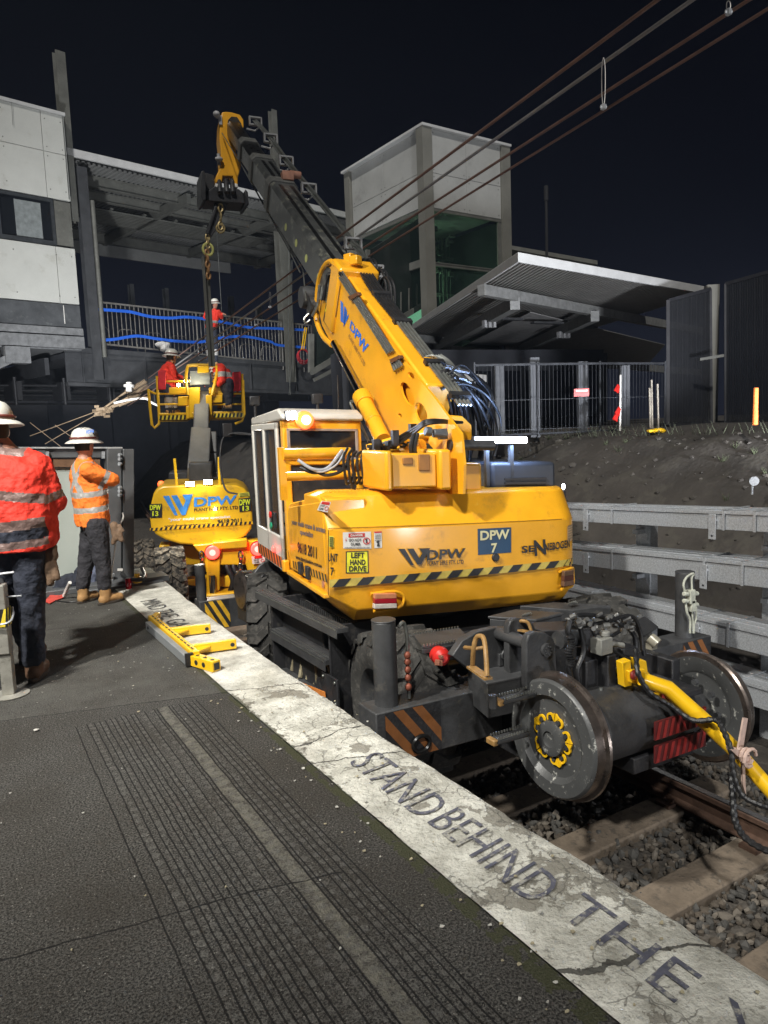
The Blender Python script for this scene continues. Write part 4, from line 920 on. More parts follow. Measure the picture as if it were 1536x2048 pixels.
# A: (1075,180),(768,412),(295,760)  B: (1128,180),(768,440)  C: (1223,180),(768,470)  D: (1270,180),(768,490)
wa = wire((1460, -108, 4.2), (296, 757, 20), .0135, 'uppermost coppery overhead wire crossing the boom', M_cu)
wb = wire((1520, -96, 4.4), (290, 774, 20), .0145, 'second overhead wire from the top, grey', M_gw)
wc = wire((1600, -66, 4.6), (270, 790, 20), .013, 'third overhead wire from the top, with the upper dropper clip', M_cu)
wd = wire((1640, -47, 4.6), (255, 812, 20), .012, 'lowest overhead wire, crossing the yellow boom head', M_cu)
def dropper(px, y0, y1, d, lab):
    t = thing('dropper', lab, 'dropper', at_d(px, y1, d), 'dropper loops between the overhead wires'); a, b = at_d(px, y0, d), at_d(px, y1, d); s = V(CR[0], CR[1], CR[2])*.012
    mb = MB(); mb.tube(curve_pts([b-s*.3, b.lerp(a, .3)-s, b.lerp(a, .8)-s, a, b.lerp(a, .8)+s, b.lerp(a, .3)+s, b+s*.3], 5), .0035, 6); mb.build('loop', M_gw, t)
    mb = MB(); mb.box(b, (.03, .03, .035)); mb.cyl(b-s*2, b+s*2, .009, n=8); mb.build('clip', M_galv, t)
dropper(1207, 116, 214, 5.4, 'long wire dropper loop hanging at the upper right')
dropper(1457, 2, 24, 4.8, 'dropper clip at the top edge, above the upper right')
dropper(540, 584, 614, 11.5, 'small dropper loop beside the boom head')
dropper(512, 620, 650, 12.5, 'small dropper loop lower down, nearer the bridge worker')
# tension springs where the wires end
t = thing('wire_termination', 'bundle of rusty coil springs and fittings ending the overhead wires', 'springs', at_d(245, 800, 20))
M_spr = mat('rusty_spring', (.26, .19, .12), .7, .3)
def spring(a, b, r=.055, n=16):
    a, b = Vector(a), Vector(b); d = (b-a).normalized(); x = d.cross(V(0, 0, 1)).normalized(); y = d.cross(x)
    mb = MB(); mb.tube([a+(b-a)*(k/(n*8))+x*math.cos(k*math.pi/4)*r+y*math.sin(k*math.pi/4)*r for k in range(n*8+1)], .016, 6); return mb
for (x0, y0), (x1, y1) in (((292, 762), (252, 784)), ((296, 772), (256, 795)), ((284, 782), (248, 806))): spring(at_d(x0, y0, 19.8), at_d(x1, y1, 19.8)).build('spring', M_spr, t)
mb = MB()
for (x0, y0), (x1, y1), r in (((252, 784), (195, 826), .03), ((256, 795), (188, 832), .03), ((248, 806), (205, 822), .03), ((195, 822), (60, 872), .012), ((205, 822), (90, 888), .012), ((300, 795), (275, 796), .03), ((275, 796), (238, 812), .03), ((110, 850), (165, 890), .01), ((60, 845), (130, 900), .01)): mb.tube([at_d(x0, y0, 19.7), at_d(x1, y1, 19.7)], r, 7)
for k in range(16): a = at_d(rng.uniform(190, 222), rng.uniform(812, 835), 19.7); mb.box(a, (.12, .12, .07), rz=rng.uniform(0, 3))
mb.build('fittings', M_spr, t)
mb = MB(); mb.cyl(at_d(258, 765, 19.6), at_d(258, 783, 19.6), .08); mb.cyl(at_d(258, 770, 19.6), at_d(258, 774, 19.6), .14); mb.build('insulator', M_wht, t)
mb = MB(); mb.tube(curve_pts([at_d(x, y, 19.2) for x, y in ((228, 806), (262, 799), (290, 797), (305, 806), (318, 812))], 6), .03, 8); tag(mb.build('white_cable', M_wht), 'white cable looping towards the basket from the spring bundle', 'cable')
# far street lamp, and distant dark ground line of trees
mb = MB(); a = at_d(251, 885, 60); mb.cyl(V(a.x, a.y, -1), a, .06, n=8); mb.bar(a, a+V(1.0, -.5, .1), .1, .1)
lp = mb.build('street_lamp', M_dsteel); tag(lp, 'tiny distant street lamp behind the orange shirted worker', 'street lamp'); mb = MB(); mb.ell(a+V(.9, -.45, 0), (.3, .2, .06), 8, 5); mb.build('lamp_head', M_em_warm, lp)

# ================================================================ ROAD-RAIL CRANE
crane = thing('road_rail_crane', 'big yellow telescopic crane on rail wheels, numbered 7, boom raised over the track', 'crane', (3.5, 5.6, -1.0))
# ---- counterweight shell: lofted rear, slightly bulged with a rounded right corner
UW = 2.16
def bulge(u):
    v = -.05*(1-((u-1.0)/1.15)**2)
    if u > UW-.22: t = (u-(UW-.22))/.22; v += .22*(1-math.sqrt(max(0, 1-t*t)))
    return v
def rear_prof(u):
    f = max(0, 1-u/.20)   # lower-left corner cut away
    zb = .235+.20*f; 
    return [(.55, zb), (.12, zb), (.03, zb+.09*(1-f)+.01), (.0, .50), (.0, .545), (-.012, .56), (-.012, .93), (.004, .955), (.10+.02, 1.155), (.17, 1.175), (.55, 1.175)]
us = [0, .02, .05, .10, .15, .2, .3, .45, .6, .8, 1.0, 1.2, 1.4, 1.6, 1.8, UW-.22, UW-.16, UW-.10, UW-.05, UW-.02, UW]
mb = MB(); rings = []
for u in us:
    b = bulge(u); cham = .02*max(0, 1-u/.05); ct = .10*max(0, 1-u/.11)
    rings.append([W3(u, (v+b if v < .3 else v)+cham+(ct*.0), z-(ct*.35 if z > 1.1 else 0)) for v, z in rear_prof(u)])
mb.ring(rings)
cw = mb.build('counterweight', M_yel, crane, bevel=.012, ang=28)
def RW(u, z, e=.003): return W3(u, bulge(u)-.012-e, z)
# swage line and lamp recess on the counterweight
def rear_quad(p00, p10, p11, p01):
    """four photo pixels on the rear face -> fn(a,b) following the bulge"""
    q = [hv(*p, -.04) for p in (p00, p10, p11, p01)]
    def fn(a, b):
        u = (q[0][0]*(1-a)+q[1][0]*a)*(1-b)+(q[3][0]*(1-a)+q[2][0]*a)*b; z = (q[0][2]*(1-a)+q[1][2]*a)*(1-b)+(q[3][2]*(1-a)+q[2][2]*a)*b
        return RW(u, z)
    return fn
def off(fn, e): 
    d = -NV*e
    return lambda a, b: fn(a, b)+Vector(d)
# hazard tape
mb = MB(); fn = rear_quad((660, 1176), (1160, 1131), (1160, 1118), (660, 1160)); 
K = 24
for k in range(K):
    a0, a1 = k/K, (k+1)/K; sheet(mb, (lambda a0, a1: lambda a, b: fn(a0+(a1-a0)*a, b))(a0, a1), 1, 1, 0)
for k in range(12):
    a0 = k/12+.008; w_ = .042; sl = .025
    q = [off(fn, .003)(min(1, a), b) for a, b in ((a0, 0), (a0+w_, 0), (a0+w_+sl, 1), (a0+sl, 1))]; mb.add(q, [(0, 1, 2, 3)], 1)
mb.build('hazard_tape', [M_tapey, M_txt], cw, flat=True)
# panel gap, and the rear crease with its shade drawn as a dark line
mb = MB()
for (pa, pb) in (((657, 1060), (657, 1190)), ((657, 1057), (1158, 1037))):
    N_ = 14
    for k in range(N_):
        a_ = [pa[i]+(pb[i]-pa[i])*k/N_ for i in (0, 1)]; b2 = [pa[i]+(pb[i]-pa[i])*(k+1)/N_ for i in (0, 1)]; P0, P1 = hv(*a_, -.03), hv(*b2, -.03)
        w0 = V(0, 0, .0022) if pa[0] != pb[0] else Su*.003
        q = [RW(P0[0], P0[2], .002), RW(P1[0], P1[2], .002)]; mb.add([q[0]-w0, q[1]-w0, q[1]+w0, q[0]+w0], [(0, 1, 2, 3)])
mb.build('gap_crease_line', mat('dark_gap_crease_shade', (.10, .045, .008), .8), cw, flat=True)
# raised maker's lettering
def letters(words, m, parent, label=None, raise_=.004, name='lettering', depth=0):
    mb = MB()
    for s, q, it in words:
        f = rear_quad(*q); text_into(mb, s, off(f, raise_), italic=it)
        if depth:
            pass
    return mb.build(name, m, parent, flat=True, label=label)
def chevW(mb, f, m=0):
    for pts in ([(0, 1), (.26, 1), (.50, .30), (.50, .0), (.36, .0)], [(.32, 1), (.55, 1), (.72, .42), (.80, .66), (.70, 1), (1.0, 1), (.68, 0), (.55, 0)]):
        if len(pts) == 5: pts = [(0, 1), (.24, 1), (.53, .12), (.50, 0), (.40, 0)]
        mb.add([f(a, b) for a, b in pts], [tuple(range(len(pts)))], m)
def logoW(mb, f, m=0):
    # two downward strokes and the rising right stroke of the emblem
    for pts in ([(0, 1), (.20, 1), (.46, .0), (.36, 0)], [(.27, 1), (.47, 1), (.64, .40), (.74, .70), (.64, 1), (1.0, 1), (.70, 0), (.58, 0)]):
        c = [f(a, b) for a, b in pts]
        if len(c) == 4: mb.add(c, [(0, 1, 2, 3)], m)
        else:
            mb.add(c, [(0, 1, 2, 7), (7, 2, 6), (2, 3, 5, 6)][:0], m)
            mb.add([c[0], c[1], c[2], c[6], c[7]], [(0, 1, 2, 3, 4)], m); mb.add([c[3], c[4], c[5], c[6], c[2]], [(0, 1, 2, 3, 4)], m)
for dm, m, e in ((0, M_txt, .010),):
    mb = MB(); f = off(rear_quad((796, 1131), (857, 1126), (857, 1095), (794, 1097)), e); logoW(mb, f)
    f = off(rear_quad((850, 1120), (924, 1114), (927, 1095), (850, 1099)), e); text_into(mb, 'DPW', f)
    text_into(mb, 'PLANT HIRE PTY. LTD', off(rear_quad((851, 1130), (923, 1126), (923, 1118), (851, 1121)), e))
    mb.build('lettering', m, cw, flat=True, label='raised dark letters DPW PLANT HIRE PTY. LTD with a W emblem')
mb = MB(); text_into(mb, 'SE', off(rear_quad((1040, 1106), (1067, 1103), (1067, 1090), (1040, 1091)), .010)); text_into(mb, 'N', off(rear_quad((1066, 1112), (1090, 1108), (1090, 1078), (1066, 1080)), .010), italic=-.1); text_into(mb, 'NEBOGEN', off(rear_quad((1088, 1102), (1143, 1095), (1143, 1079), (1088, 1087)), .010))
mb.build('lettering', M_txt, cw, flat=True, label="raised dark maker's name on the right of the counterweight")
mb = MB(); f = rear_quad((953, 1109), (1020, 1104), (1020, 1054), (952, 1057)); sheet(mb, f, 4, 1); mb.build('number_plate', M_navy, cw, flat=True)
mb = MB(); text_into(mb, 'DPW', off(rear_quad((957, 1080), (1016, 1077), (1016, 1058), (957, 1061)), .004)); text_into(mb, '7', off(rear_quad((979, 1105), (991, 1104), (991, 1085), (979, 1086)), .004)); mb.build('lettering', M_cream, cw, flat=True)
mb = MB(); sheet(mb, rear_quad((692, 1147), (737, 1146), (736, 1101), (692, 1103)), 3, 1, 1); sheet(mb, off(rear_quad((694, 1145), (735, 1144), (734, 1103), (694, 1105)), .002), 3, 1, 0)
for s, a, b, c, d in (('LEFT', 702, 728, 1116, 1105), ('HAND', 700, 730, 1130, 1119), ('DRIVE', 698, 732, 1143, 1132)): text_into(mb, s, off(rear_quad((a, c), (b, c-.5), (b, d-.5), (a, d)), .005), m=1)
mb.build('sticker', [mat('fluoro_yellow_sticker', (.72, .68, .03), .5), M_txt], cw, flat=True)
mb = MB(); sheet(mb, rear_quad((687, 1097), (742, 1097), (741, 1063), (686, 1065)), 3, 1, 0); sheet(mb, off(rear_quad((697, 1075), (729, 1074), (729, 1066), (697, 1067)), .002), 1, 1, 1)
text_into(mb, 'DANGER', off(rear_quad((701, 1073), (725, 1072), (725, 1067.5), (701, 1068.5)), .005), m=0)
text_into(mb, 'DO NOT', off(rear_quad((698, 1083), (722, 1082.5), (722, 1077), (698, 1077.5)), .005), m=2); text_into(mb, 'CLIMB', off(rear_quad((701, 1091), (720, 1090.5), (720, 1085), (701, 1085.5)), .005), m=2)
text_into(mb, 'WHEN VEHICLE IS UNDER ELECTRIC WIRES', off(rear_quad((689, 1096), (739, 1095.5), (739, 1093.5), (689, 1094)), .005), m=2)
def disc(mb, f, cx, cy, r0, r1, m, asp=1):
    n = 20; vs = [f(cx+math.cos(2*math.pi*k/n)*r, cy+math.sin(2*math.pi*k/n)*r*asp) for r in (r0, r1) for k in range(n)]
    mb.add(vs, [(k, (k+1) % n, n+(k+1) % n, n+k) for k in range(n)], m)
f = off(rear_quad((687, 1097), (742, 1097), (741, 1063), (686, 1065)), .004); disc(mb, f, .83, .46, .10, .13, 1, 1.6); mb.add([f(.75, .60), f(.77, .64), f(.91, .32), f(.89, .28)], [(0, 1, 2, 3)], 1)
mb.add([f(.80, .34), f(.85, .34), f(.86, .60), f(.80, .56)], [(0, 1, 2, 3)], 2); mb.add([f(.06, .35), f(.10, .5), f(.07, .5), f(.12, .72), f(.10, .55), f(.13, .55)], [(0, 1, 2, 3, 4, 5)], 1)
sheet(mb, rear_quad((748, 1096), (763, 1095), (762, 1062), (747, 1063)), 1, 1, 0); sheet(mb, off(rear_quad((748, 1066), (762, 1065), (762, 1062), (747, 1063)), .002), 1, 1, 1)
for k in range(4): text_into(mb, ['WHEN', 'VEHICLE', 'FREQUENTLY', 'REVERSING'][k], off(rear_quad((749, 1071+k*3.4), (761, 1070.5+k*3.4), (761, 1068.5+k*3.4), (749, 1069+k*3.4)), .004), m=2)
f = off(rear_quad((748, 1096), (763, 1095), (762, 1062), (747, 1063)), .004); mb.add([f(.3, .1), f(.7, .1), f(.6, .35), f(.75, .4), f(.5, .45), f(.2, .38), f(.4, .3)], [(0, 1, 2, 3, 4, 5, 6)], 2)
mb.build('sticker', [M_wht, M_red, M_txt], cw, flat=True)
mb = MB(); text_into(mb, 'UNIT', rear_quad((658, 1124), (676, 1124), (676, 1108), (658, 1107))); text_into(mb, '7', rear_quad((662, 1152), (669, 1152), (669, 1136), (662, 1135))); mb.build('lettering', M_txt, cw, flat=True)
mb = MB(); sheet(mb, rear_quad((659, 1094), (668, 1095), (668, 1073), (659, 1072)), 1, 1, 0)
for k in range(5): f = off(rear_quad((660, 1077+k*4), (667, 1077.5+k*4), (667, 1075+k*4), (660, 1075+k*4)), .002); sheet(mb, f, 1, 1, 1)
mb.build('sticker', [M_lime, M_txt], cw, flat=True)
mb = MB(); P = rear_quad((984, 1115), (990, 1115), (990, 1110), (984, 1110))(.7, .2); mb.cyl(P+Vector(NV)*.02, P-Vector(NV)*.012, .032, n=20); mb.build('towing_plug', M_blk, cw, bevel=.006)
# tail lamps in oval recesses
for (x0, y0, x1, y1), lit in (((743, 1184, 789, 1215), 1), ((1122, 1140, 1149, 1172), 0)):
    mb = MB(); q = rear_quad((x0-4, y1+3), (x1+16, y1-2), (x1+16, y0-2), (x0-4, y0)); sheet(mb, off(q, -.0), 1, 1, 0)
    ring_ = MB(); f = q
    pts = [(0.02, .9), (.6, 1.02), (.85, .95), (1.0, .7), (1.0, .35), (.9, .05), (.6, -.1), (.1, -.12)]
    ring_.tube(curve_pts([off(f, .004)(a, b) for a, b in pts], 4), .012, 8)
    lp = ring_.build('tail_lamp', M_yel, cw)
    mb = MB(); f = rear_quad((x0, y1), (x1, y1-2), (x1-1, y0), (x0+1, y0+1))
    for b0, b1, m in ((0, .33, 0), (.33, .66, 1), (.66, 1, 2)):
        p = [off(f, e)(a, b) for e in (.0, .045) for a, b in ((0.02, b0), (.98, b0), (.98, b1), (.02, b1))]; mb.hexa(p, m)
    mb.build('lens', [mat('brown_lens_a', (.16, .09, .06), .2), mat('brown_lens_b', (.10, .04, .03), .2), mat('brown_lens_c', (.14, .08, .05), .2)] if not lit else [mat('clear_lens', (.55, .5, .45), .15, spec=.8), mat('red_lens', (.30, .01, .02), .12, spec=.8), mat('amber_lens', (.50, .20, .10), .15, spec=.8)], lp, bevel=.004)
mb = MB(); sheet(mb, rear_quad((1138, 1084), (1158, 1082), (1158, 1050), (1138, 1054)), 4, 1, 0)
for k in range(6): sheet(mb, off(rear_quad((1140, 1080-k*5), (1156, 1078-k*5), (1156, 1075-k*5), (1140, 1077-k*5)), .002), 3, 1, 1)
mb.build('sticker', [mat('faded_notice', (.50, .33, .18), .5), M_grey], cw, flat=True)

# ---- left side body with door panel
side = MB(); prof = [(.0, .46), (1.12, .46), (1.12, .98), (1.02, 1.03), (.10, 1.155), (.0, 1.14)]
mb = MB(); mb.prism([W3(.012, v+.04, z) for v, z in prof], Su*.30)
body = mb.build('side_body', M_yel, crane, bevel=.012)
mb = MB(); mb.prism([W3(-.004, v, z) for v, z in [(.07, .475), (1.10, .475), (1.10, .96), (1.00, 1.00), (.07, 1.12)]], Su*.014); mb.build('door', M_yel, body, bevel=.006)
mb = MB(); mb.bar(W3(-.005, .05, .44), W3(-.005, 1.16, .43), .05, .035); mb.bar(W3(-.03, 1.16, .43), W3(-.03, 1.16, .53), .06, .05); mb.build('door_sill', M_yel, body, bevel=.008)
def side_quad(p00, p10, p11, p01, u=-.008):
    q = [hu(*p, u) for p in (p00, p10, p11, p01)]
    return lambda a, b: W3(u, (q[0][1]*(1-a)+q[1][1]*a)*(1-b)+(q[3][1]*(1-a)+q[2][1]*a)*b, (q[0][2]*(1-a)+q[1][2]*a)*(1-b)+(q[3][2]*(1-a)+q[2][2]*a)*b)
mb = MB()
text_into(mb, 'your multi crane & access', side_quad((583, 1051), (650, 1070), (650, 1054), (583, 1038))); text_into(mb, 'specialist', side_quad((600, 1071), (626, 1079), (626, 1065), (600, 1058)))
mb.build('lettering', mat('worn_grey_lettering', (.16, .13, .13), .5), body, flat=True)
mb = MB(); text_into(mb, '9618 2011', side_quad((595, 1105), (633, 1118), (633, 1094), (595, 1083))); text_into(mb, 'www.dpwplanthire.com.au', side_quad((591, 1120), (643, 1138), (643, 1128), (591, 1109)))
mb.build('lettering', M_txt, body, flat=True)
mb = MB(); f = side_quad((585, 1135), (655, 1165), (655, 1150), (585, 1121)); sheet(mb, f, 1, 1, 0)
for k in range(13): a = k/13; mb.add([side_quad((585, 1135), (655, 1165), (655, 1150), (585, 1121), -.011)(x, y) for x, y in ((a+.035, 0), (a+.07, 0), (a+.035, 1), (a, 1))], [(0, 1, 2, 3)], 1)
mb.build('hazard_tape', [M_yel, M_txt], body, flat=True)
for x, y in ((605, 1136), (620, 1145)):
    mb = MB(); v, z = hu(x, y, 0)[1:]; mb.ub(-.03, -.0, v-.04, v+.04, z-.05, z+.05); mb.build('door_latch', M_blk, body, bevel=.006)
mb = MB(); v, z = hu(652, 1170, 0)[1:]; mb.cyl(W3(-.012, v+.04, z), W3(0, v+.04, z), .028, n=14); mb.build('side_reflector', mat('amber_lens', (.5, .2, .1)), body)
q = lambda a, b: W3(.012+.05*b, .17+.25*(1-a)-.0, 1.065+.1*b) 
mb = MB(); f = side_quad((634, 1020), (655, 1025), (662, 1004), (643, 1002), -.012); sheet(mb, f, 1, 1, 0); 
f2 = side_quad((634, 1020), (655, 1025), (662, 1004), (643, 1002), -.015)
mb.add([f2(.1, .7), f2(.9, .7), f2(.9, .95), f2(.1, .95)], [(0, 1, 2, 3)], 1); text_into(mb, 'DO NOT', lambda a, b: f2(.08+.5*a, .42+.2*b), m=2); text_into(mb, 'CLIMB', lambda a, b: f2(.1+.45*a, .12+.2*b), m=2); disc(mb, f2, .78, .35, .12, .17, 1, 1.3)
mb.build('sticker', [M_wht, M_red, M_txt], body, flat=True)
# underside skirt, swing frame, deck
mb = MB(); mb.prism([W3(.10, v, z) for v, z in [(.15, .36), (.9, .42), (1.1, .42), (1.1, .46), (.12, .46)]], Su*.25); mb.build('skirt', M_yel, crane, bevel=.006)
mb = MB(); mb.ub(.2, 1.95, .3, 3.2, .25, .46); mb.ub(.64, 2.1, .56, 2.6, .46, 1.02); mb.ub(.10, 1.9, .25, .9, .46, 1.12)
mb.build('slew_frame', M_blk, crane, bevel=.01)
mb = MB(); mb.cyl(W3(1.05, 1.6, -.05), W3(1.05, 1.6, .27), .62, n=40); mb.build('slew_ring', M_dark, crane)
# right hood (engine enclosure)
mb = MB(); mb.ub(1.50, 2.12, .30, 2.4, .46, 1.38); hd = mb.build('engine_hood', mat('dark_hood_paint', (.035, .04, .05), .45, 0, .15, 3, .05), crane, bevel=.03)
mb = MB()
for k in range(12): mb.ub(1.62, 2.02, .285, .30, .85+k*.035, .865+k*.035)
mb.build('grille', M_blk, hd)
# light bar
lb = MB(); a, b = hv(945, 880, .30), hv(1052, 880, .30); lb.bar(W3(a[0], .30, a[2]), W3(b[0], .30, b[2]), .05, .062)
lbo = lb.build('light_bar', M_blk, crane, bevel=.006)
mb = MB(); n = 18
for k in range(n): u0 = a[0]+.008+(b[0]-a[0]-.016)*k/n; u1 = u0+(b[0]-a[0]-.016)/n-.003; z = a[2]+(b[2]-a[2])*k/n; mb.ub(u0, u1, .268, .274, z-.022, z+.022)
mb.build('led_strip', M_em_bar, lbo)
mb = MB(); mb.ub(a[0]+.12, a[0]+.15, .30, .34, .9, a[2]-.03); mb.ub(b[0]-.15, b[0]-.12, .30, .34, .9, b[2]-.03); mb.build('light_bar_stand', M_dark, crane)
l = bpy.data.lights.new('light_bar_beam', 'AREA'); l.shape = 'RECTANGLE'; l.size = .5; l.size_y = .04; l.energy = 15; l.color = (.36, .55, 1.0)
o = bpy.data.objects.new('light_bar_beam', l); col.objects.link(o); o.location = W3((a[0]+b[0])/2, .24, a[2]); o.rotation_euler = (rad(90), 0, -_th)
mb = MB(); p = W3(*[hv(1127, 973, 1.0)[0], 1.0, hv(1127, 973, 1.0)[2]]); mb.ell(p, (.015, .015, .026)); mb.build('marker_lamp', M_em_w, crane)
mb = MB(); mb.bar(p-V(0, 0, .3), p-V(0, 0, .04), .03, .03); mb.build('mirror_arm', M_blk, crane)

# ---- cab
cab = MB(); cu0, cu1, cv0, cv1 = .0, .70, 1.14, 2.30; cz0, cz1 = .50, 1.72
M_cabw = mat('off_white_cab_paint', (.55, .53, .48), .4, 0, .08, 5, .03, coat=.3)
mb = MB()
for u in (cu0, cu1-.06):
    mb.ub(u, u+.06, cv0, cv0+.09, cz0, cz1); mb.ub(u, u+.05, cv1-.06, cv1, cz0-.1, cz1); mb.ub(u, u+.05, cv0+.5, cv0+.55, cz0, cz1)
mb.ub(cu0, cu1, cv0, cv0+.07, 1.34, 1.40); mb.ub(cu0, cu1, cv0, cv0+.07, cz0, .62); mb.ub(cu0, cu1, cv0, cv0+.07, cz1-.08, cz1); mb.ub(cu0, cu1, cv1-.06, cv1, cz0-.1, .7)
mb.ub(cu0+.06, cu1-.06, cv0+.07, cv1-.06, cz0-.1, cz0-.04); mb.ub(cu1-.04, cu1, cv0, cv1, cz0, 1.3)
co = mb.build('cab', M_yel, crane, bevel=.012)
mb = MB(); mb.ub(cu0+.06, cu1-.06, cv0+.02, cv0+.05, .62, 1.34); mb.build('rear_panel', M_blk, co)
mb = MB(); mb.prism([W3(cu0-.015, v, z) for v, z in [(cv0-.03, cz1), (cv1+.05, cz1-.03), (cv1+.05, cz1+.05), (cv0+.10, cz1+.10), (cv0-.02, cz1+.05)]], Su*(cu1-cu0+.03)); mb.build('roof', M_cabw, co, bevel=.02)
mb = MB(); mb.ub(cu0+.05, cu1-.05, cv0+.0, cv0+.02, 1.40, cz1-.075)
rw = mb.build('rear_window', M_glass, co, bevel=.0)
fr = MB(); 
for (u0, u1, z0, z1) in ((cu0+.035, cu0+.06, 1.39, cz1-.07), (cu1-.06, cu1-.035, 1.39, cz1-.07), (cu0+.035, cu1-.035, 1.385, 1.405), (cu0+.035, cu1-.035, cz1-.09, cz1-.07)): fr.ub(u0, u1, cv0-.012, cv0+.01, z0, z1)
fr.build('frame', mat('grey_gasket', (.30, .24, .20), .5), rw, bevel=.004)
# cab door on the left side, glazed, white edged
dr = MB(); 
zz0, zz1 = .42, 1.70
for v0, v1 in ((cv0+.10, cv0+.16), (cv0+.60, cv0+.66), (cv1-.08, cv1-.02)): dr.ub(-.035, -.005, v0, v1, zz0, zz1)
for z0, z1 in ((zz0, zz0+.30), (zz1-.06, zz1)): dr.ub(-.035, -.005, cv0+.10, cv1-.02, z0, z1)
dr_o = dr.build('door', M_cabw, co, bevel=.012)
mb = MB(); mb.ub(-.022, -.016, cv0+.16, cv1-.08, zz0+.3, zz1-.06); mb.build('glass', mat('cab_side_glass', (.05, .055, .06), .06, 0, .1, 5, 0, alpha=.55), dr_o)
mb = MB(); mb.ub(-.06, -.035, cv0+.22, cv0+.28, .78, .92); mb.build('handle', M_blk, dr_o, bevel=.006)
for z, m in ((1.0, M_red), (.9, mat('green_button', (.02, .30, .16), .4))): mb = MB(); mb.cyl(W3(-.05, cv0+.46, z-.12), W3(-.035, cv0+.46, z-.12), .030, n=14); mb.build('stop_button', m, dr_o)
mb = MB(); f = lambda a, b: W3(-.04, cv0+.12+1.0*a, zz0+.02+.10*b-.0*a); hazard(mb, f, 9, .5, 0, 1); mb.build('hazard_tape', [mat('orange_reflective', (.7, .16, .02), .4), M_txt], dr_o, flat=True)
# seat, controls inside, driver compartment
mb = MB(); mb.ub(.2, .5, cv0+.25, cv0+.62, .55, .75); mb.ub(.2, .5, cv0+.2, cv0+.3, .75, 1.25); mb.build('seat', M_chars, co, bevel=.03)
mb = MB()
for q in ((.14, .8), (.16, .68)): mb.ub(.08, .2, cv0+.4, cv0+.7, q[1], q[1]+.08)
mb.build('control_box', M_cabw, co, bevel=.01)
# roof furniture
mb = MB(); p = hv(582, 831, cv0-.04); c = W3(p[0], cv0-.04, p[2]); mb.box(c+V(0, .03, 0), (.085, .06, .075), rz=-_th); wl = mb.build('work_light', M_blk, co, bevel=.006)
mb = MB(); mb.box(c-Vector(NV)*.004, (.076, .01, .066), rz=-_th); mb.build('lens', M_em_w, wl)
l = bpy.data.lights.new('work_light_beam', 'SPOT'); l.energy = 26; l.color = (.7, .82, 1); l.spot_size = rad(140); l.shadow_soft_size = .04
o = bpy.data.objects.new('work_light_beam', l); col.objects.link(o); o.location = c-Vector(NV)*.05; aim(o, (-.1, -1, -.55))
mb = MB(); q_ = hv(611, 840, cv0-.06); c = W3(q_[0], cv0-.06, q_[2]); mb.lathe([(0, .066), (.02, .078), (.05, .072), (.062, .03)], c+Vector(NV)*.05, -NV, 28); bc = mb.build('beacon', M_em_o, co)
mb = MB(); mb.lathe([(0, .034), (.012, .040), (.016, .018)], c-Vector(NV)*.014, -NV, 20); mb.build('beacon_lens', mat('lit_inner_beacon', (1, .5, .3), .4, emis=(1, .5, .35), estr=7, bump=0), bc)
for u, v in ((-.0, 2.2), (.45, 1.6)): mb = MB(); mb.box(W3(u, v, 1.93), (.10, .05, .09), rz=-_th); mb.cyl(W3(u, v, 1.74), W3(u, v, 1.90), .014); mb.build('roof_lamp', M_blk, co, bevel=.01)
mb = MB(); mb.tube([W3(.55, 1.3, 1.75), W3(.555, 1.3, 2.12)], .005, 6); mb.tube([W3(.3, 1.5, 1.8), W3(.6, 1.9, 1.83)], .012, 6); mb.tube([W3(.08, 1.35, 1.82), W3(.62, 1.35, 1.80)], .012, 6); mb.build('antenna', M_blk, co)
# front mirror loops left of the cab (far side)
mb = MB(); mb.tube(curve_pts([at_d(x, y, 7.6) for x, y in ((502, 868), (472, 866), (448, 874), (441, 900), (441, 940), (452, 980), (475, 988))], 5), .010, 7); 
mb.build('mirror_guard', M_blk, crane)
mb = MB(); mb.box(at_d(455, 860, 7.6), (.10, .03, .14)); mb.tube([at_d(505, 870, 7.5), at_d(470, 868, 7.6)], .008, 6); mb.build('mirror', M_blk, crane, bevel=.01)
# red lamp glow at the cab's lower rear corner
mb = MB(); p = at_plane(548, 1098, W3(-.05, 0, 0), SV); mb.ell(p, (.02, .02, .03)); mb.build('side_marker_lamp', M_em_r, crane)
l = bpy.data.lights.new('side_marker_light', 'POINT'); l.energy = .25; l.color = (1, .03, .03); l.shadow_soft_size = .02
o = bpy.data.objects.new('side_marker_light', l); col.objects.link(o); o.location = p-Su*.08

# ---- deck pipework and boxes behind the cab
def T(px, v): q = hv(px[0], px[1], v); return W3(q[0], v, q[2])
mb = MB(); mb.tube([T((566, 909), .60), T((700, 906), .60)], .045, 16); mb.tube([T((572, 953), .62), T((700, 950), .62)], .036, 14); mb.bar(T((562, 895), .62), T((568, 1000), .62), .05, .05, up=NV); mb.build('guard_rail', M_yel, crane)
mb = MB(); mb.tube([T((700, 935), .55), T((800, 905), .5), T((845, 890), .3)], .05, 14); mb.tube([T((735, 900), .7), T((800, 880), .6), T((905, 860), .3)], .045, 14); mb.build('boom_cylinder_pipe', M_yel, crane)
mb = MB(); WV = -.06; a = hv(782, 907, WV); b = hv(872, 907, WV); c_ = hv(872, 974, WV)
mb.ub(a[0], b[0], WV, .4, c_[2], a[2]); wb = mb.build('winch_housing', M_yel, crane, bevel=.012)
mb = MB(); mb.ub(b[0]+.004, b[0]+.10, WV-.05, .4, c_[2]-.02, a[2]+.03); mb.build('end_plate', M_yel, wb, bevel=.02); mb = MB(); mb.ub(a[0]-.06, a[0]-.004, WV-.04, .4, c_[2]-.02, a[2]+.02); mb.build('end_plate', M_yel, wb, bevel=.02)
mb = MB(); 
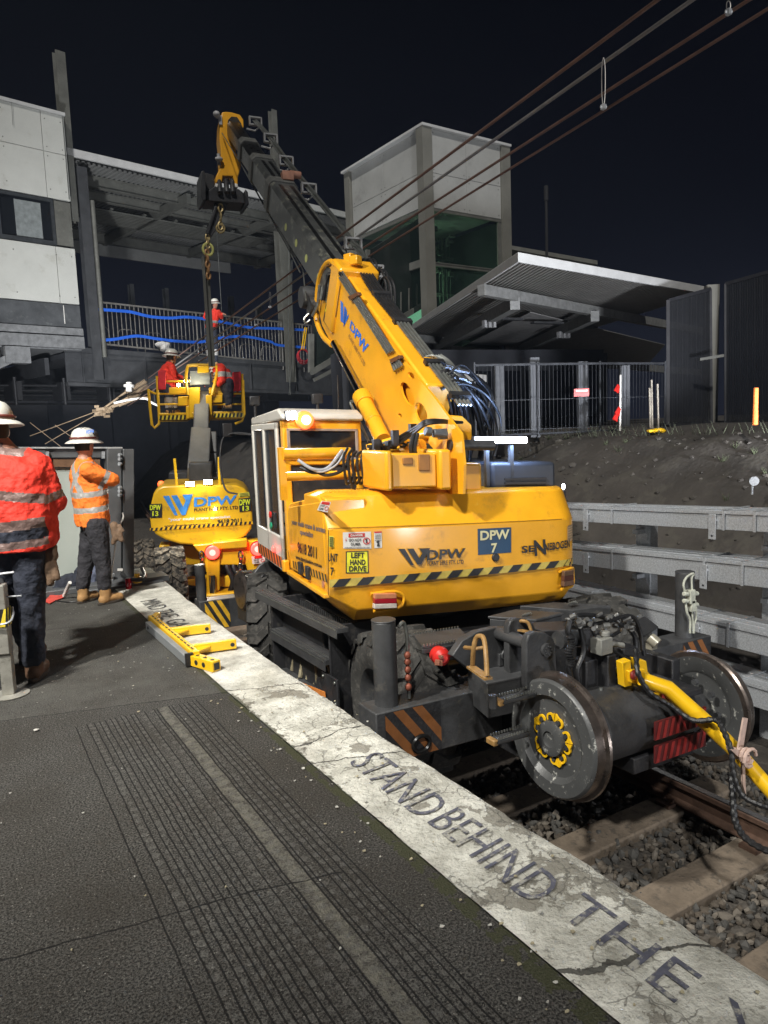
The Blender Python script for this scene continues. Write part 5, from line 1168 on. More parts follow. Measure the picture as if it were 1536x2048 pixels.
for (x, y, w_, h_) in ((815, 922, .08, .05), (848, 925, .09, .12), (775, 938, .05, .22)): p = hv(x, y, WV); mb.ub(p[0]-w_/2, p[0]+w_/2, WV-.012, WV+.01, p[2]-h_/2, p[2]+h_/2)
mb.build('cover_plate', M_blk if False else mat('brown_cover', (.30, .13, .03), .5), wb, bevel=.006)
mb = MB()
for k in range(9):
    x = 690+k*9; mb.tube(curve_pts([T((x+5, 900+rng.uniform(-4, 4)), .46), T((x-3, 915), .40), T((x, 950), .38), T((x+4, 968), .42), T((x+14, 955), .5)], 5), .011, 7)
mb.tube(curve_pts([T((600, 935), .5), T((630, 945), .45), T((665, 935), .45), T((690, 905), .5)], 6), .015, 8)
mb.tube(curve_pts([T((612, 930), .48), T((650, 950), .42), T((685, 940), .42), T((700, 912), .46)], 6), .013, 8)
mb.tube(curve_pts([T((700, 968), .4), T((720, 985), .4), T((772, 978), .35), T((773, 925), .3)], 6), .010, 8)
mb.build('hose_bundle', M_hose, crane)
mb = MB(); mb.tube(curve_pts([T((596, 920), .47), T((625, 938), .42), T((655, 936), .42), T((685, 900), .44)], 6), .013, 8); mb.tube(curve_pts([T((604, 928), .46), T((640, 944), .41), T((672, 930), .41), T((690, 903), .43)], 6), .008, 8); mb.build('grey_hose', mat('pale_grey_hose', (.35, .36, .38), .5), crane)
mb = MB()
for dz in (0, 7, 14):
    mb.tube(curve_pts([T((745, 894+dz), .5), T((790, 878+dz), .4), T((830, 855+dz*.7), .2), T((860, 840+dz*.5), .05), T((925, 845), .1)], 6), .011, 8)
mb.tube(curve_pts([T((828, 868), .1), T((822, 900), .1), T((835, 935), .15), T((850, 960), .2)], 6), .018, 8); mb.tube(curve_pts([T((836, 866), .08), T((830, 900), .08), T((843, 930), .12), T((852, 955), .2)], 6), .014, 8)
for x, y in ((752, 888), (790, 870), (825, 857)): p = T((x, y+6), .36); mb.box(p, (.05, .05, .12), rz=-_th)
for k in range(46): x, y = rng.uniform(740, 840), rng.uniform(884, 900); p = T((x, y), .42); mb.box(p, (rng.uniform(.02, .06), .05, rng.uniform(.015, .04)), rz=rng.uniform(0, 3))
mb.build('valve_hoses', M_hose, crane)
mb = MB(); mb.cyl(T((866, 866), .0), T((893, 869), .0), .032, n=16); mb.box(T((885, 868), .02), (.06, .06, .08), rz=-_th); mb.cyl(T((850, 862), .0), T((862, 864), .0), .035); mb.build('boom_motor', mat('blue_grey_motor', (.09, .10, .11), .5, .2), crane, bevel=.006)
mb = MB(); 
for k in range(14): x = 575+k*16; mb.ub(*(lambda a: (a, a+.12))(.12+k*.10), .42, .6, .95, 1.02+.14*rng.random())
mb.build('deck_machinery', M_blk, crane)
mb = MB()
for k in range(11): p = W3(.10+.034*k, .20+.012*k, 1.178); mb.ell(p, (.009, .009, .006), 8, 4)
mb.build('deck_bolt', M_yel, cw)

# ================================================================ BOOM
SL = .672; PH = math.atan(SL); BD = lambda v, u, dn=0: W3(u, v - dn*math.sin(PH), 4.49+SL*(v-4.75)+dn*math.cos(PH))
def plate_px(px, u, w_, name, m, parent, bevel=.01, label=None):
    mb = MB(); mb.prism([W3(u, *hu(x, y, u)[1:]) for x, y in px], Su*w_); return mb.build(name, m, parent, bevel=bevel, label=label)
base_px = [(672, 529), (660, 526), (648, 540), (641, 560), (637, 585), (636, 615), (644, 650), (657, 676), (672, 690), (723, 792), (768, 867), (800, 884), (838, 866), (869, 900), (880, 940), (893, 988), (926, 988), (928, 930), (922, 867), (898, 835), (866, 792), (736, 636)]
boom = plate_px(base_px, 1.0, .02, 'main_boom', M_yel, crane, bevel=0)
def ellpx(cx, cy, a, b, rot, n=18): return [(cx+a*math.cos(t)*math.cos(rot)-b*math.sin(t)*math.sin(rot), cy+a*math.cos(t)*math.sin(rot)+b*math.sin(t)*math.cos(rot)) for t in [2*math.pi*k/n for k in range(n)]]
mb = MB()
for e in (ellpx(815, 788, 26, 10, 1.15), ellpx(842, 826, 22, 11, 1.25), ellpx(822, 751, 8, 5, .9), ellpx(800, 831, 5, 3, 1.2)): mb.prism([W3(.9, *hu(x, y, 1.0)[1:]) for x, y in e], Su*.3)
cut = mb.build('cut', M_blk); boolean_cut(boom, cut); boom.data.polygons.foreach_set('use_smooth', [False]*len(boom.data.polygons))
# far plate and box body
plate_px(base_px, 1.34, .02, 'right_side_plate', M_yel, boom, bevel=0)
mb = MB()
def sect(mb, v0, v1, u0, u1, h0, h1, m=0):
    mb.hexa([BD(v0, u0, h0), BD(v0, u1, h0), BD(v1, u1, h0), BD(v1, u0, h0), BD(v0, u0, h1), BD(v0, u1, h1), BD(v1, u1, h1), BD(v1, u0, h1)], m)
sect(mb, .70, 2.62, 1.06, 1.33, -.30, .285); mb.build('boom_box', M_yel, boom, bevel=.02)
# boom head collar (curved) with raised flange
mb = MB(); mb.tube(curve_pts([W3(.985, *hu(x, y, .985)[1:]) for x, y in ((674, 532), (661, 523), (647, 536), (638, 562), (634, 600), (633, 640), (646, 672), (664, 690))], 6), .030, 8); mb.build('head_flange', M_yel, boom)
sect2 = MB(); sect(sect2, 2.50, 2.74, .96, 1.40, -.36, .36); sect2.build('head_collar', M_yel, boom, bevel=.03)
mb = MB(); 
for (x, y) in ((690, 516), (702, 520)): p = W3(1.15 if x > 680 else 1.0, *hu(x, y, 1.1)[1:]); mb.box(p, (.09, .10, .09), rz=.4)
mb.build('head_lug', M_yel, boom, bevel=.01)
mb = MB(); p0 = W3(.95, *hu(655, 597, .95)[1:]); mb.lathe([(0, .07), (.02, .075), (.02, .05)], p0, -SV, 18)
plt = plate_px([(649, 585), (655, 584), (668, 585), (667, 600), (658, 610), (650, 603)], .985, .01, 'dial_plate', mat('cream_dial', (.62, .52, .28), .5), boom, bevel=0)
# tail camera / sheave hanging beneath the head
mb = MB(); p = T((615, 595), 3.4); mb.lathe([(-.08, .06), (-.08, .12), (.0, .13), (.08, .12), (.08, .06)], p, SV, 20); p2 = T((627, 612), 3.3); mb.lathe([(-.06, .05), (-.06, .10), (.06, .10), (.06, .05)], p2, SV, 20); mb.build('hook_sheave', M_dark, boom)
mb = MB(); mb.tube(curve_pts([T((617, 628), 3.3), T((608, 638), 3.3), T((612, 646), 3.3), T((620, 640), 3.3)], 5), .012, 6); mb.tube([T((640, 570), 3.0), T((636, 610), 3.1), T((625, 632), 3.2)], .02, 7); mb.tube([T((648, 560), 3.0), T((641, 600), 3.0)], .015, 7); mb.build('sheave_link', M_pipe, boom)
# number sticker, emblem and letters on the left plate
def bq(p00, p10, p11, p01, u=.996): 
    q = [W3(u, *hu(x, y, u)[1:]) for x, y in (p00, p10, p11, p01)]; return lerp4(q[0], q[1], q[3], q[2])
mb = MB(); sheet(mb, bq((646, 641), (659, 661), (666, 637), (652, 607)), 1, 1, 0); mb.build('number_sticker', M_txt, boom, flat=True)
mb = MB(); text_into(mb, 'DPW', bq((650, 622), (662, 646), (665, 634), (653, 610), .992)); text_into(mb, '7', bq((653, 640), (657, 649), (660, 640), (656, 630), .992)); mb.build('lettering', mat('lime_lettering', (.66, .75, .03), .4), boom, flat=True)
mb = MB(); mb.add([W3(.996, *hu(x, y, .996)[1:]) for x, y in ((681, 600), (686, 606), (687, 646), (681, 642))], [(0, 1, 2, 3)]); mb.add([W3(.996, *hu(x, y, .996)[1:]) for x, y in ((688, 611), (694, 624), (693, 636), (697, 629), (696, 634), (687, 655))], [(0, 1, 2, 5)])
mb.add([W3(.996, *hu(x, y, .996)[1:]) for x, y in ((690, 613), (693, 619), (692, 636), (697, 628), (697, 634), (687, 654))], [(0, 1, 2, 3, 4, 5)])
text_into(mb, 'DPW', bq((699, 656), (730, 712), (738, 690), (702, 640))); mb.build('lettering', M_blue, boom, flat=True, label='blue DPW lettering and emblem on the boom side')
mb = MB(); text_into(mb, 'PLANT HIRE PTY. LTD', bq((696, 673), (728, 734), (731, 727), (699, 668))); mb.build('lettering', mat('faint_grey_lettering', (.35, .17, .04), .5), boom, flat=True)
# steel pipes clipped along the left plate
mb = MB()
for k in range(4):
    dx = k*3.6; mb.tube([W3(.975, *hu(x, y, .975)[1:]) for x, y in ((674+dx, 548-k*1.5), (702+dx, 592-k*1.5), (775+dx*1.1, 708-k*2))], .0105, 8)
mb.build('pipe', M_pipe, boom)
for k in range(4):
    mb = MB(); dx = k*4.5; mb.tube([W3(.975, *hu(x, y, .975)[1:]) for x, y in ((783+dx, 724-k*2), (790+dx*1.05, 742-k*3))], .014, 8); mb.build('pipe_end', M_pipe, boom)
for x, y in ((700, 592), (783, 718)):
    mb = MB(); q = [W3(.955, *hu(a, b, .955)[1:]) for a, b in ((x-5, y+1), (x+14, y-8), (x+17, y-2), (x-1, y+9))]; mb.prism(q, Su*.04); mb.build('pipe_clamp', mat('brown_clamp', (.12, .05, .02), .5), boom, bevel=.004)
mb = MB()    # elbow hoses at top
for k in range(3): mb.tube(curve_pts([W3(.97, *hu(x, y, .97)[1:]) for x, y in ((678+k*4, 552-k*2), (668+k*3, 545-k), (655+k*2, 548), (652, 570), (648-k*2, 600))], 5), .010, 7)
mb.build('elbow_hose', M_hose, boom)
# second pipe bundle lying on the boom's top surface, and the pipes along its right edge
def TOPP(x, y, u=1.36): return W3(u, *hu(x, y, u)[1:])
for k in range(4):
    mb = MB(); mb.tube([BD(1.65, 1.20+.035*k, .31), BD(.62, 1.20+.035*k, .31), BD(.45, 1.22+.035*k, .28)], .013, 8); mb.build('pipe', M_pipe, boom)
mb = MB()
for k in range(5): mb.tube(curve_pts([BD(2.65, 1.20+.030*k, .34), BD(2.2, 1.18+.034*k, .305), BD(1.6, 1.19+.034*k, .31)], 5), .013, 7)
mb.build('top_hose', M_hose, boom)
for v in (2.1, 1.6, .95, .5): mb = MB(); mb.hexa([BD(v, 1.17, .29), BD(v, 1.35, .29), BD(v+.05, 1.35, .29), BD(v+.05, 1.17, .29), BD(v, 1.17, .335), BD(v, 1.35, .335), BD(v+.05, 1.35, .335), BD(v+.05, 1.17, .335)]); mb.build('pipe_clamp', M_blk, boom)
# hose reel coils behind the head
mb = MB()
for (x, y, r) in ((738, 560, .22), (758, 590, .26), (770, 598, .22), (728, 548, .16)):
    c = TOPP(x, y, 1.45)
    for j in range(2): mb.tube([c+Vector(NV)*(math.cos(t)*r*.8)+Zu*(math.sin(t)*r)+Su*.04*j+Vector(NV)*math.cos(t)*0 for t in np.linspace(0, 6.28, 22)], .014, 7)
mb.build('hose_loop', M_hose, boom)
# hydraulic hose fountain behind the boom foot
mb = MB()
for k in range(26):
    x0, y0 = rng.uniform(868, 905), rng.uniform(735, 790); x1 = x0+rng.uniform(30, 110); y1 = y0+rng.uniform(40, 130); u = rng.uniform(1.45, 1.9)
    P = lambda x, y, v: T((x, y), v)
    v = rng.uniform(.5, 1.1)
    mb.tube(curve_pts([P(x0, y0, v), P(x0*.65+x1*.35, y0-rng.uniform(2, 28)+8, v), P(x0*.25+x1*.75, y0*.7+y1*.3, v), P(x1, y1, v+.1), P(x1-rng.uniform(-8, 14), y1+rng.uniform(30, 80), v+.1)], 6), rng.uniform(.010, .017), 7)
mb.build('hydraulic_hoses', M_hose, crane)
mb = MB()
for k in range(8): mb.tube(curve_pts([T((846+k*5, 716-k), .9), T((868+k*5, 712+k*2), .85), T((895+k*4, 735+k*3), .8)], 5), .010, 6)
mb.build('pipe_elbows', M_pipe, crane)
mb = MB()
for k in range(13):
    a = T((rng.uniform(865, 910), rng.uniform(728, 790)), .8); b = a+Vector(SV)*rng.uniform(.08, .2)-Zu*rng.uniform(0, .06); mb.cyl(a, b, rng.uniform(.012, .022), n=8)
mb.build('hose_fitting', mat('steel_fitting', (.25, .25, .25), .35, .8), crane)
mb = MB(); mb.tube([T((848, 722), .85), T((880, 726), .85)], .035, 12); mb.tube([T((862, 740), .8), T((884, 752), .8)], .035, 12); mb.build('yellow_pipe', M_yel, crane)
mb = MB(); 
for q in ([(900, 830), (925, 832), (944, 850), (945, 888), (928, 890), (905, 880)],): mb.prism([T(p, .55) for p in q], Vector(NV)*.5)
mb.build('boom_foot_bracket', M_yel, crane, bevel=.01)
mb = MB(); mb.ub(1.03, 1.33, .15, .9, 1.0, 1.38); mb.build('boom_foot', M_yel, crane, bevel=.02)
mb = MB(); mb.cyl(W3(.985, .02, 1.52), W3(1.36, .02, 1.52), .04, n=20); mb.build('pivot_pin', M_dark, crane)
# lift cylinder
mb = MB(); A = W3(.86, *hu(724, 795, .86)[1:]); Bq = W3(.86, *hu(766, 880, .86)[1:]); mb.cyl(Bq, A, .072, n=20); d = (A-Bq).normalized(); mb.cyl(A-d*.10, A+d*.03, .085, n=20); mb.cyl(Bq+d*.25, Bq+d*.27, .078, n=20); lc = mb.build('lift_cylinder', M_yel, crane, bevel=.004)
mb = MB(); mb.cyl(A, W3(.93, *hu(668, 686, .93)[1:]), .036, n=16); mb.build('piston_rod', M_chr, lc)
mb = MB(); mb.tube(curve_pts([W3(.80, *hu(x, y, .80)[1:]) for x, y in ((706, 802), (702, 808), (722, 850), (736, 880), (742, 890))], 5), .014, 7); mb.build('cylinder_hose', M_pipe, lc)
# telescopic sections
for (v0, v1, w_, h_, nm) in ((2.5, 5.40, .37, .45, 1), (5.3, 6.42, .325, .395, 2), (6.3, 7.25, .28, .345, 3), (7.1, 8.25, .235, .29, 4)):
    mb = MB(); u0, u1 = 1.17-w_/2, 1.17+w_/2
    pr_ = [(u0, -h_/2+.06), (u0, h_/2-.05), (u0+.04, h_/2), (u1-.04, h_/2), (u1, h_/2-.05), (u1, -h_/2+.06), (u1-.08, -h_/2), (u0+.08, -h_/2)]
    mb.ring([[BD(v, u, h) for u, h in pr_] for v in np.linspace(v0, v1, 6)])
    s = mb.build('boom_section', M_boom if nm < 3 else M_boomd, boom, bevel=.004)
    mb = MB(); e = .022
    prc = [(u0-e, -h_/2+.05), (u0-e, h_/2-.04), (u0+.04-e*.4, h_/2+e), (u1-.04+e*.4, h_/2+e), (u1+e, h_/2-.04), (u1+e, -h_/2+.05), (u1-.08+e*.4, -h_/2-e), (u0+.08-e*.4, -h_/2-e)]
    if nm < 4: mb.ring([[BD(v, u, h) for u, h in prc] for v in (v1-.16, v1)]); mb.build('collar', mat('dusty_collar', (.10, .10, .092), .55, .1, .3, 9, .1), s, bevel=.006)
    mb = MB(); 
    if nm < 4:
        for uu in (u0+.09, u1-.13): mb.hexa([BD(v0, uu, h_/2), BD(v0, uu+.05, h_/2), BD(v1-.25, uu+.05, h_/2), BD(v1-.25, uu, h_/2), BD(v0, uu, h_/2+.004), BD(v0, uu+.05, h_/2+.004), BD(v1-.25, uu+.05, h_/2+.004), BD(v1-.25, uu, h_/2+.004)])
        mb.build('wear_strip', M_boomd, s)
    if nm == 1:
        mb = MB()
        for v in (3.1, 3.55, 3.95, 4.4):
            c = BD(v, u0-.002, -.03); mb.add([c+Vector(NV)*.06*math.cos(t)+Zu*.045*math.sin(t) for t in [2*math.pi*k/14 for k in range(14)]], [tuple(range(14))])
        mb.build('hole_mark', mat('pale_lime_mark', (.40, .42, .15), .5), s, flat=True)
        mb = MB(); mb.box(BD(5.35, 1.25, .28), (.16, .12, .12), rz=-.2); mb.cyl(BD(5.4, 1.29, .30), BD(5.4, 1.45, .30), .05, n=14); mb.build('camera_bracket', mat('rusty_bracket', (.30, .14, .09), .6), s, bevel=.01)
# hose carrier running beside the boom
mb = MB(); hc = [(5.6, 0), (6.3, 0), (7.2, 0), (8.1, 0)]
rail_px = [(506, 241, 8.1), (536, 275, 7.3), (567, 320, 6.5), (612, 375, 5.5), (700, 485, 3.9), (742, 540, 3.2)]
RP = [W3(hv(x, y, v)[0], v, hv(x, y, v)[2]) for x, y, v in rail_px]
for k in range(4): o_ = Su*(.028*k); mb.tube([p+o_ for p in RP], .011, 6)
mb.bar(RP[0]+Su*.05, RP[-1]+Su*.05, .03, .05)
mb.build('carrier_rod', M_pipe, boom)
M_alu = mat('pale_aluminium', (.38, .38, .38), .45, .5, .15, 10, .05)
for i, (x, y, v) in enumerate(rail_px):
    p = RP[i]; mb = MB()
    for dz in (-.07, .05): mb.box(p+Su*.04+V(0, 0, dz), (.20, .07, .022), rz=-_th)
    for du in (-.10, .10): mb.box(p+Su*(.04+du)+V(0, 0, -.01), (.02, .07, .14), rz=-_th)
    mb.tube([p+Su*.12-V(0, 0, .07), p+Su*.02-V(0, 0, .17), p-Su*.12-V(0, 0, .15)], .016, 6)
    mb.build('carrier_bracket', M_alu, boom)
# boom head frame (faces down) + attachment
HV = 8.25
def H(x, y, v=HV): q = hv(x, y, v); return W3(q[0], v, q[2])
hp = [(444, 224), (452, 223), (463, 224), (480, 229), (487, 239), (488, 254), (481, 262), (473, 274), (471, 304), (482, 321), (481, 337), (476, 354), (476, 370), (468, 370), (466, 352), (446, 352), (444, 367), (431, 365), (433, 350), (442, 333), (442, 304), (439, 274), (440, 248)]
mb = MB(); mb.prism([H(*p) for p in hp], Vector(NV)*.34); hd_ = mb.build('boom_head', M_yel, crane, bevel=.015)
mb = MB(); c = H(464, 250, 8.05); mb.prism([H(x, y, HV-.006) for x, y in ((456, 240), (463, 233), (474, 234), (482, 246), (488, 262), (472, 275), (458, 266), (455, 252))], Vector(NV)*.005); mb.build('grease_patch', mat('black_grease', (.02, .016, .010), .5, 0, .5, 40, .3, c2=(.45, .20, .01), mix=.6, thr=.58), hd_, flat=True)
mb = MB(); mb.cyl(H(432, 232), H(443, 236), .03); mb.ell(H(433, 228, 8.2), (.06, .06, .05)); mb.bar(H(440, 232), H(441, 250), .06, .05); mb.ell(H(438, 318, 8.2), (.07, .05, .04)); mb.cyl(H(437, 308), H(438, 330), .03); mb.build('head_lamp', mat('pale_fitting', (.35, .35, .35), .5), hd_)
mb = MB(); mb.bar(H(432, 352), H(480, 372), .05, .2); mb.build('white_block', M_wht, hd_) if False else None
mb = MB()
for x in (431, 470): mb.prism([H(x, 366, 8.2), H(x+6, 368, 8.2), H(x+6, 376, 8.2), H(x, 374, 8.2)], Vector(NV)*.3)
mb.build('white_block', M_wht, hd_, bevel=.01)
mb = MB(); mb.prism([H(x, y, 8.2) for x, y in ((411, 386), (430, 372), (478, 378), (495, 392), (495, 407), (411, 401))], Vector(NV)*.5)
mb.prism([H(x, y, 8.1) for x, y in ((402, 343), (408, 340), (412, 350), (412, 399), (406, 402), (402, 392))], Vector(NV)*.55); mb.prism([H(x, y, 8.1) for x, y in ((491, 378), (496, 384), (498, 409), (492, 411), (489, 392))], Vector(NV)*.55)
mb.prism([H(x, y, 8.35) for x, y in ((411, 345), (428, 350), (430, 384), (411, 388))], Vector(NV)*.05)
for x in (438, 452, 464): mb.cyl(H(x, 360, 8.3), H(x+2, 386, 8.15), .045, n=12)
mb.build('quick_coupler', M_blk, crane, bevel=.01)
mb = MB(); mb.prism([H(x, y, 8.3) for x, y in ((430, 403), (456, 406), (440, 448), (424, 472), (410, 470), (424, 430))], Vector(NV)*.12); mb.bar(H(434, 408, 8.28), H(414, 468, 8.28), .05, .05); mb.build('lifting_arm', M_blk, crane, bevel=.01)
M_chn = mat('worn_chain', (.34, .26, .12), .5, .5, .3, 20, .1)
cb = MB(); chain(cb, H(441, 416, 8.28), H(441, 452, 8.28), .07, .018); ch = cb.build('chain', M_chn, crane)
mb = MB(); mb.tube([H(441, 457, 8.28)+SV*math.cos(t)*.07+Zu*math.sin(t)*.07 for t in np.linspace(0, 6.28, 16)], .018, 7); mb.build('ring', M_chn, ch)
cb = MB(); chain(cb, H(415, 475, 8.3), H(416, 490, 8.3), .06, .016); chain(cb, H(414, 506, 8.3), H(417, 552, 8.3), .055, .022, 1); ch = cb.build('chain', [M_chn, mat('rusty_chain', (.28, .15, .06), .6, .4)], crane)
mb = MB(); mb.tube([H(416, 499, 8.3)+SV*math.cos(t)*.085+Zu*math.sin(t)*.10 for t in np.linspace(0, 6.28, 16)], .024, 7); mb.build('ring', mat('lime_lifting_ring', (.50, .50, .16), .5, .3), ch)
# thin cables along the boom
mb = MB()
for pts in (((444, 266), (487, 337), (520, 395), (571, 480), (606, 540), (612, 600)), ((487, 338), (519, 396), (573, 490), (600, 545))): mb.tube([H(x, y, 8.2-(y-266)*.0155) for x, y in pts], .008, 6)
mb.build('hoist_cable', M_pipe, boom)

# ================================================================ UNDERCARRIAGE (follows the canted track)
def C3(x, y, z): return V(x, y, z-.03*(x-2.2))
def cb_(mb, x0, x1, y0, y1, z0, z1, m=0): return mb.hexa([C3(x0,y0,z0), C3(x1,y0,z0), C3(x1,y1,z0), C3(x0,y1,z0), C3(x0,y0,z1), C3(x1,y0,z1), C3(x1,y1,z1), C3(x0,y1,z1)], m)
mb = MB(); cb_(mb, 2.75, 4.35, 3.9, 8.2, -.55, .02); cb_(mb, 2.95, 4.15, 3.2, 4.0, -.5, -.02); cb_(mb, 2.35, 4.75, 5.0, 6.1, -.5, .10)
ch_ = mb.build('chassis', M_blk, crane, bevel=.012)
# outriggers
def outrigger(y, x0, x1, zt, h, dep, hl, hr, posts):
    mb = MB(); cb_(mb, x0, x1, y, y+dep, zt-h, zt); ob = mb.build('outrigger_beam', M_dark, crane, bevel=.008)
    for (xa, xb) in (hl, hr):
        mb = MB(); fn = lambda a, b: C3(xa+(xb-xa)*a, y-.003, zt-h+.01+(h-.02)*b); sheet(mb, fn, 1, 1, 1)
        fn2 = lambda a, b: C3(xa+(xb-xa)*a, y-.005, zt-h+.01+(h-.02)*b)
        for k in range(-2, 3):
            q = [(k*.34+.42, 0), (k*.34+.60, 0), (k*.34-.02, 1), (k*.34-.20, 1)]
            # clip to 0..1
            poly = q
            def clip(poly, f):
                out = []
                for i in range(len(poly)):
                    a, b = poly[i], poly[(i+1) % len(poly)]; fa, fb = f(a), f(b)
                    if fa >= 0: out.append(a)
                    if fa*fb < 0: t = fa/(fa-fb); out.append((a[0]+(b[0]-a[0])*t, a[1]+(b[1]-a[1])*t))
                return out
            poly = clip(poly, lambda p: p[0]); poly = clip(poly, lambda p: 1-p[0]) if poly else poly
            if len(poly) > 2: mb.add([fn2(*p) for p in poly], [tuple(range(len(poly)))], 0)
        mb.build('hazard_panel', [posts[4], M_blk], ob, flat=True)
    for x in posts[:2]:
        mb = MB(); p = C3(x, y+dep*.5, zt-.35); mb.cyl(p, V(p.x, p.y, p.z+.35+posts[2]), posts[3], n=24); mb.cyl(V(p.x, p.y, p.z+.35+posts[2]), V(p.x, p.y, p.z+.36+posts[2]), posts[3]*1.04, n=24); mb.build('jack_cylinder', M_dark, crane, bevel=.005)
    return ob
M_ob = mat('orange_brown_stripe', (.23, .085, .022), .55, 0, .2, 10, .1)
ob = outrigger(3.58, 2.0, 5.13, -.055, .33, .22, (2.06, 2.46), (4.78, 5.12), (2.14, 4.94, .52, .073, M_ob))
mb = MB(); mb.cyl(C3(2.68, 3.70, -.052), C3(2.68, 3.70, -.045), .018, n=14); mb.tube([C3(2.30, 3.56, -.30)+V(math.cos(t)*.06, 0, math.sin(t)*.05) for t in np.linspace(0, 6.28, 16)], .014, 7); mb.build('drain_hole', M_boomd, ob)
outrigger(8.4, 2.36, 4.9, -.34, .36, .22, (2.42, 2.72), (4.5, 4.8), (2.42, 4.84, .42, .060, mat('yellow_stripe', (.62, .36, .02), .5)))
mb = MB(); mb.cyl(C3(2.90, 8.39, -.5), C3(2.90, 8.38, -.5), .03, n=14); mb.build('drain_hole', M_boomd, crane)
# hoses and valves on the jacks
mb = MB(); c = C3(2.235, 3.66, 0)
mb.tube(curve_pts([c+V(-.01, 0, .42), c+V(.03, 0, .44), c+V(.05, 0, .33), c+V(.04, -.01, .15), c+V(.05, 0, -.04)], 6), .012, 7); mb.build('jack_hose', M_pipe, crane)
mb = MB()
for z in (.02, .08, .13, .18, .22): mb.ell(c+V(.035, -.02, z+.02), (.022, .02, .025), 10, 6)
mb.build('jack_valve', mat('rusty_red_valve', (.20, .055, .03), .6, .2, .4, 20, .2), crane)
c = at_y(1385, 1200, 3.62); M_spl = mat('cement_splashed_valve', (.45, .46, .38), .7, 0, .3, 20, .2)
mb = MB(); P = lambda x, y: at_y(x, y, 3.60)
mb.box(P(1381, 1193), (.06, .05, .11)); mb.box(P(1383, 1211), (.055, .05, .09))
for x, y in ((1391, 1187), (1391, 1209), (1371, 1188), (1371, 1202)): mb.cyl(P(x-4, y), P(x+4, y), .018, n=8)
mb.build('jack_valve', M_spl, crane, bevel=.004)
mb = MB()
for q in (((1372, 1190), (1367, 1170), (1373, 1155), (1385, 1147), (1388, 1150)), ((1384, 1180), (1383, 1158), (1386, 1150)), ((1371, 1205), (1374, 1225), (1380, 1240), (1380, 1266)), ((1392, 1210), (1392, 1235), (1388, 1250), (1388, 1266)), ((1384, 1215), (1385, 1240), (1386, 1266))): mb.tube(curve_pts([P(*a) for a in q], 5), .009, 7)
mb.build('jack_hose', M_spl, crane)
# ---- rubber tyres
def tyre(cx, cy, cz, R, w_, side=-1, m=M_rub, nl=20, steer=0, rimr=.27, parent=None, depth=.030):
    t = bpy.data.objects.new('road_wheel', None); col.objects.link(t); t.parent = parent; off_ = Vector((0, 0, 0)); q = parent
    while q: off_ += q.location; q = q.parent
    t.location = Vector((cx, cy, cz)) - off_; t['label'] = 'x'; del t['label']
    ax = V(math.cos(steer), math.sin(steer), 0); o = V(cx, cy, cz); fw = V(-math.sin(steer), math.cos(steer), 0)
    mb = MB(); r = R-depth
    mb.lathe([(-w_/2+.02, rimr), (-w_/2, rimr+.05), (-w_/2-.01, rimr+.5*(r-rimr)), (-w_/2+.015, r-.04), (-w_/2+.05, r), (0, r+.006), (w_/2-.05, r), (w_/2-.015, r-.04), (w_/2+.01, rimr+.5*(r-rimr)), (w_/2, rimr+.05), (w_/2-.02, rimr)], o, ax, 48, cap=False)
    def sp(a, th, rr): return o + ax*a + (fw*math.cos(th)+Zu*math.sin(th))*rr
    # chevron lugs
    for s in (-1, 1):
        for k in range(nl):
            th0 = 2*math.pi*(k+(.5 if s > 0 else 0))/nl; dw = 2*math.pi/nl*.27
            path = [(s*(w_/2+.004), th0, R-.075, R-.045), (s*(w_/2-.01), th0, R-depth-.01, R-.004), (s*w_*.27, th0+dw*.2, R-depth-.01, R), (s*w_*.0, th0-dw*1.7, R-depth-.01, R+.002)]
            rings = [[sp(a, th-dw, r0), sp(a, th+dw, r0), sp(a, th+dw*.85, r1), sp(a, th-dw*.85, r1)] for a, th, r0, r1 in path]
            mb.ring(rings)
    b = mb.build('tyre', m, None, ang=40); b.parent = t; b.data.transform(Matrix.Translation(-o))
    mb = MB(); s = side; mb.lathe([(s*(w_/2-.035), rimr+.01), (s*(w_/2-.02), rimr), (s*(w_/2-.05), rimr-.03), (s*(w_/2-.13), rimr-.05), (s*(w_/2-.14), .12), (s*(w_/2-.05), .11), (s*(w_/2-.04), .0)], o, ax, 40, cap=False)
    for k in range(8): a = 2*math.pi*k/8; c = sp(s*(w_/2-.14), a, .17); mb.cyl(c, c+ax*s*.03, .016, n=6)
    mb.lathe([(-s*(w_/2-.05), rimr), (-s*(w_/2-.1), .05), (-s*(w_/2-.1), 0)], o, ax, 24, cap=False)
    b = mb.build('rim', M_dark if m is M_rub else M_yel2, None); b.parent = t; b.data.transform(Matrix.Translation(-o))
    return t
for (x, y, st, s) in ((2.56, 4.20, -rad(8), -1), (4.46, 4.20, -rad(8), 1), (2.62, 6.80, -rad(24), -1), (4.44, 6.85, -rad(24), 1)):
    tyre(x, y, -.29-.03*(x-2.2), .525, .46 if y < 5 else .40, s, M_rub, 16, st, .27, crane)
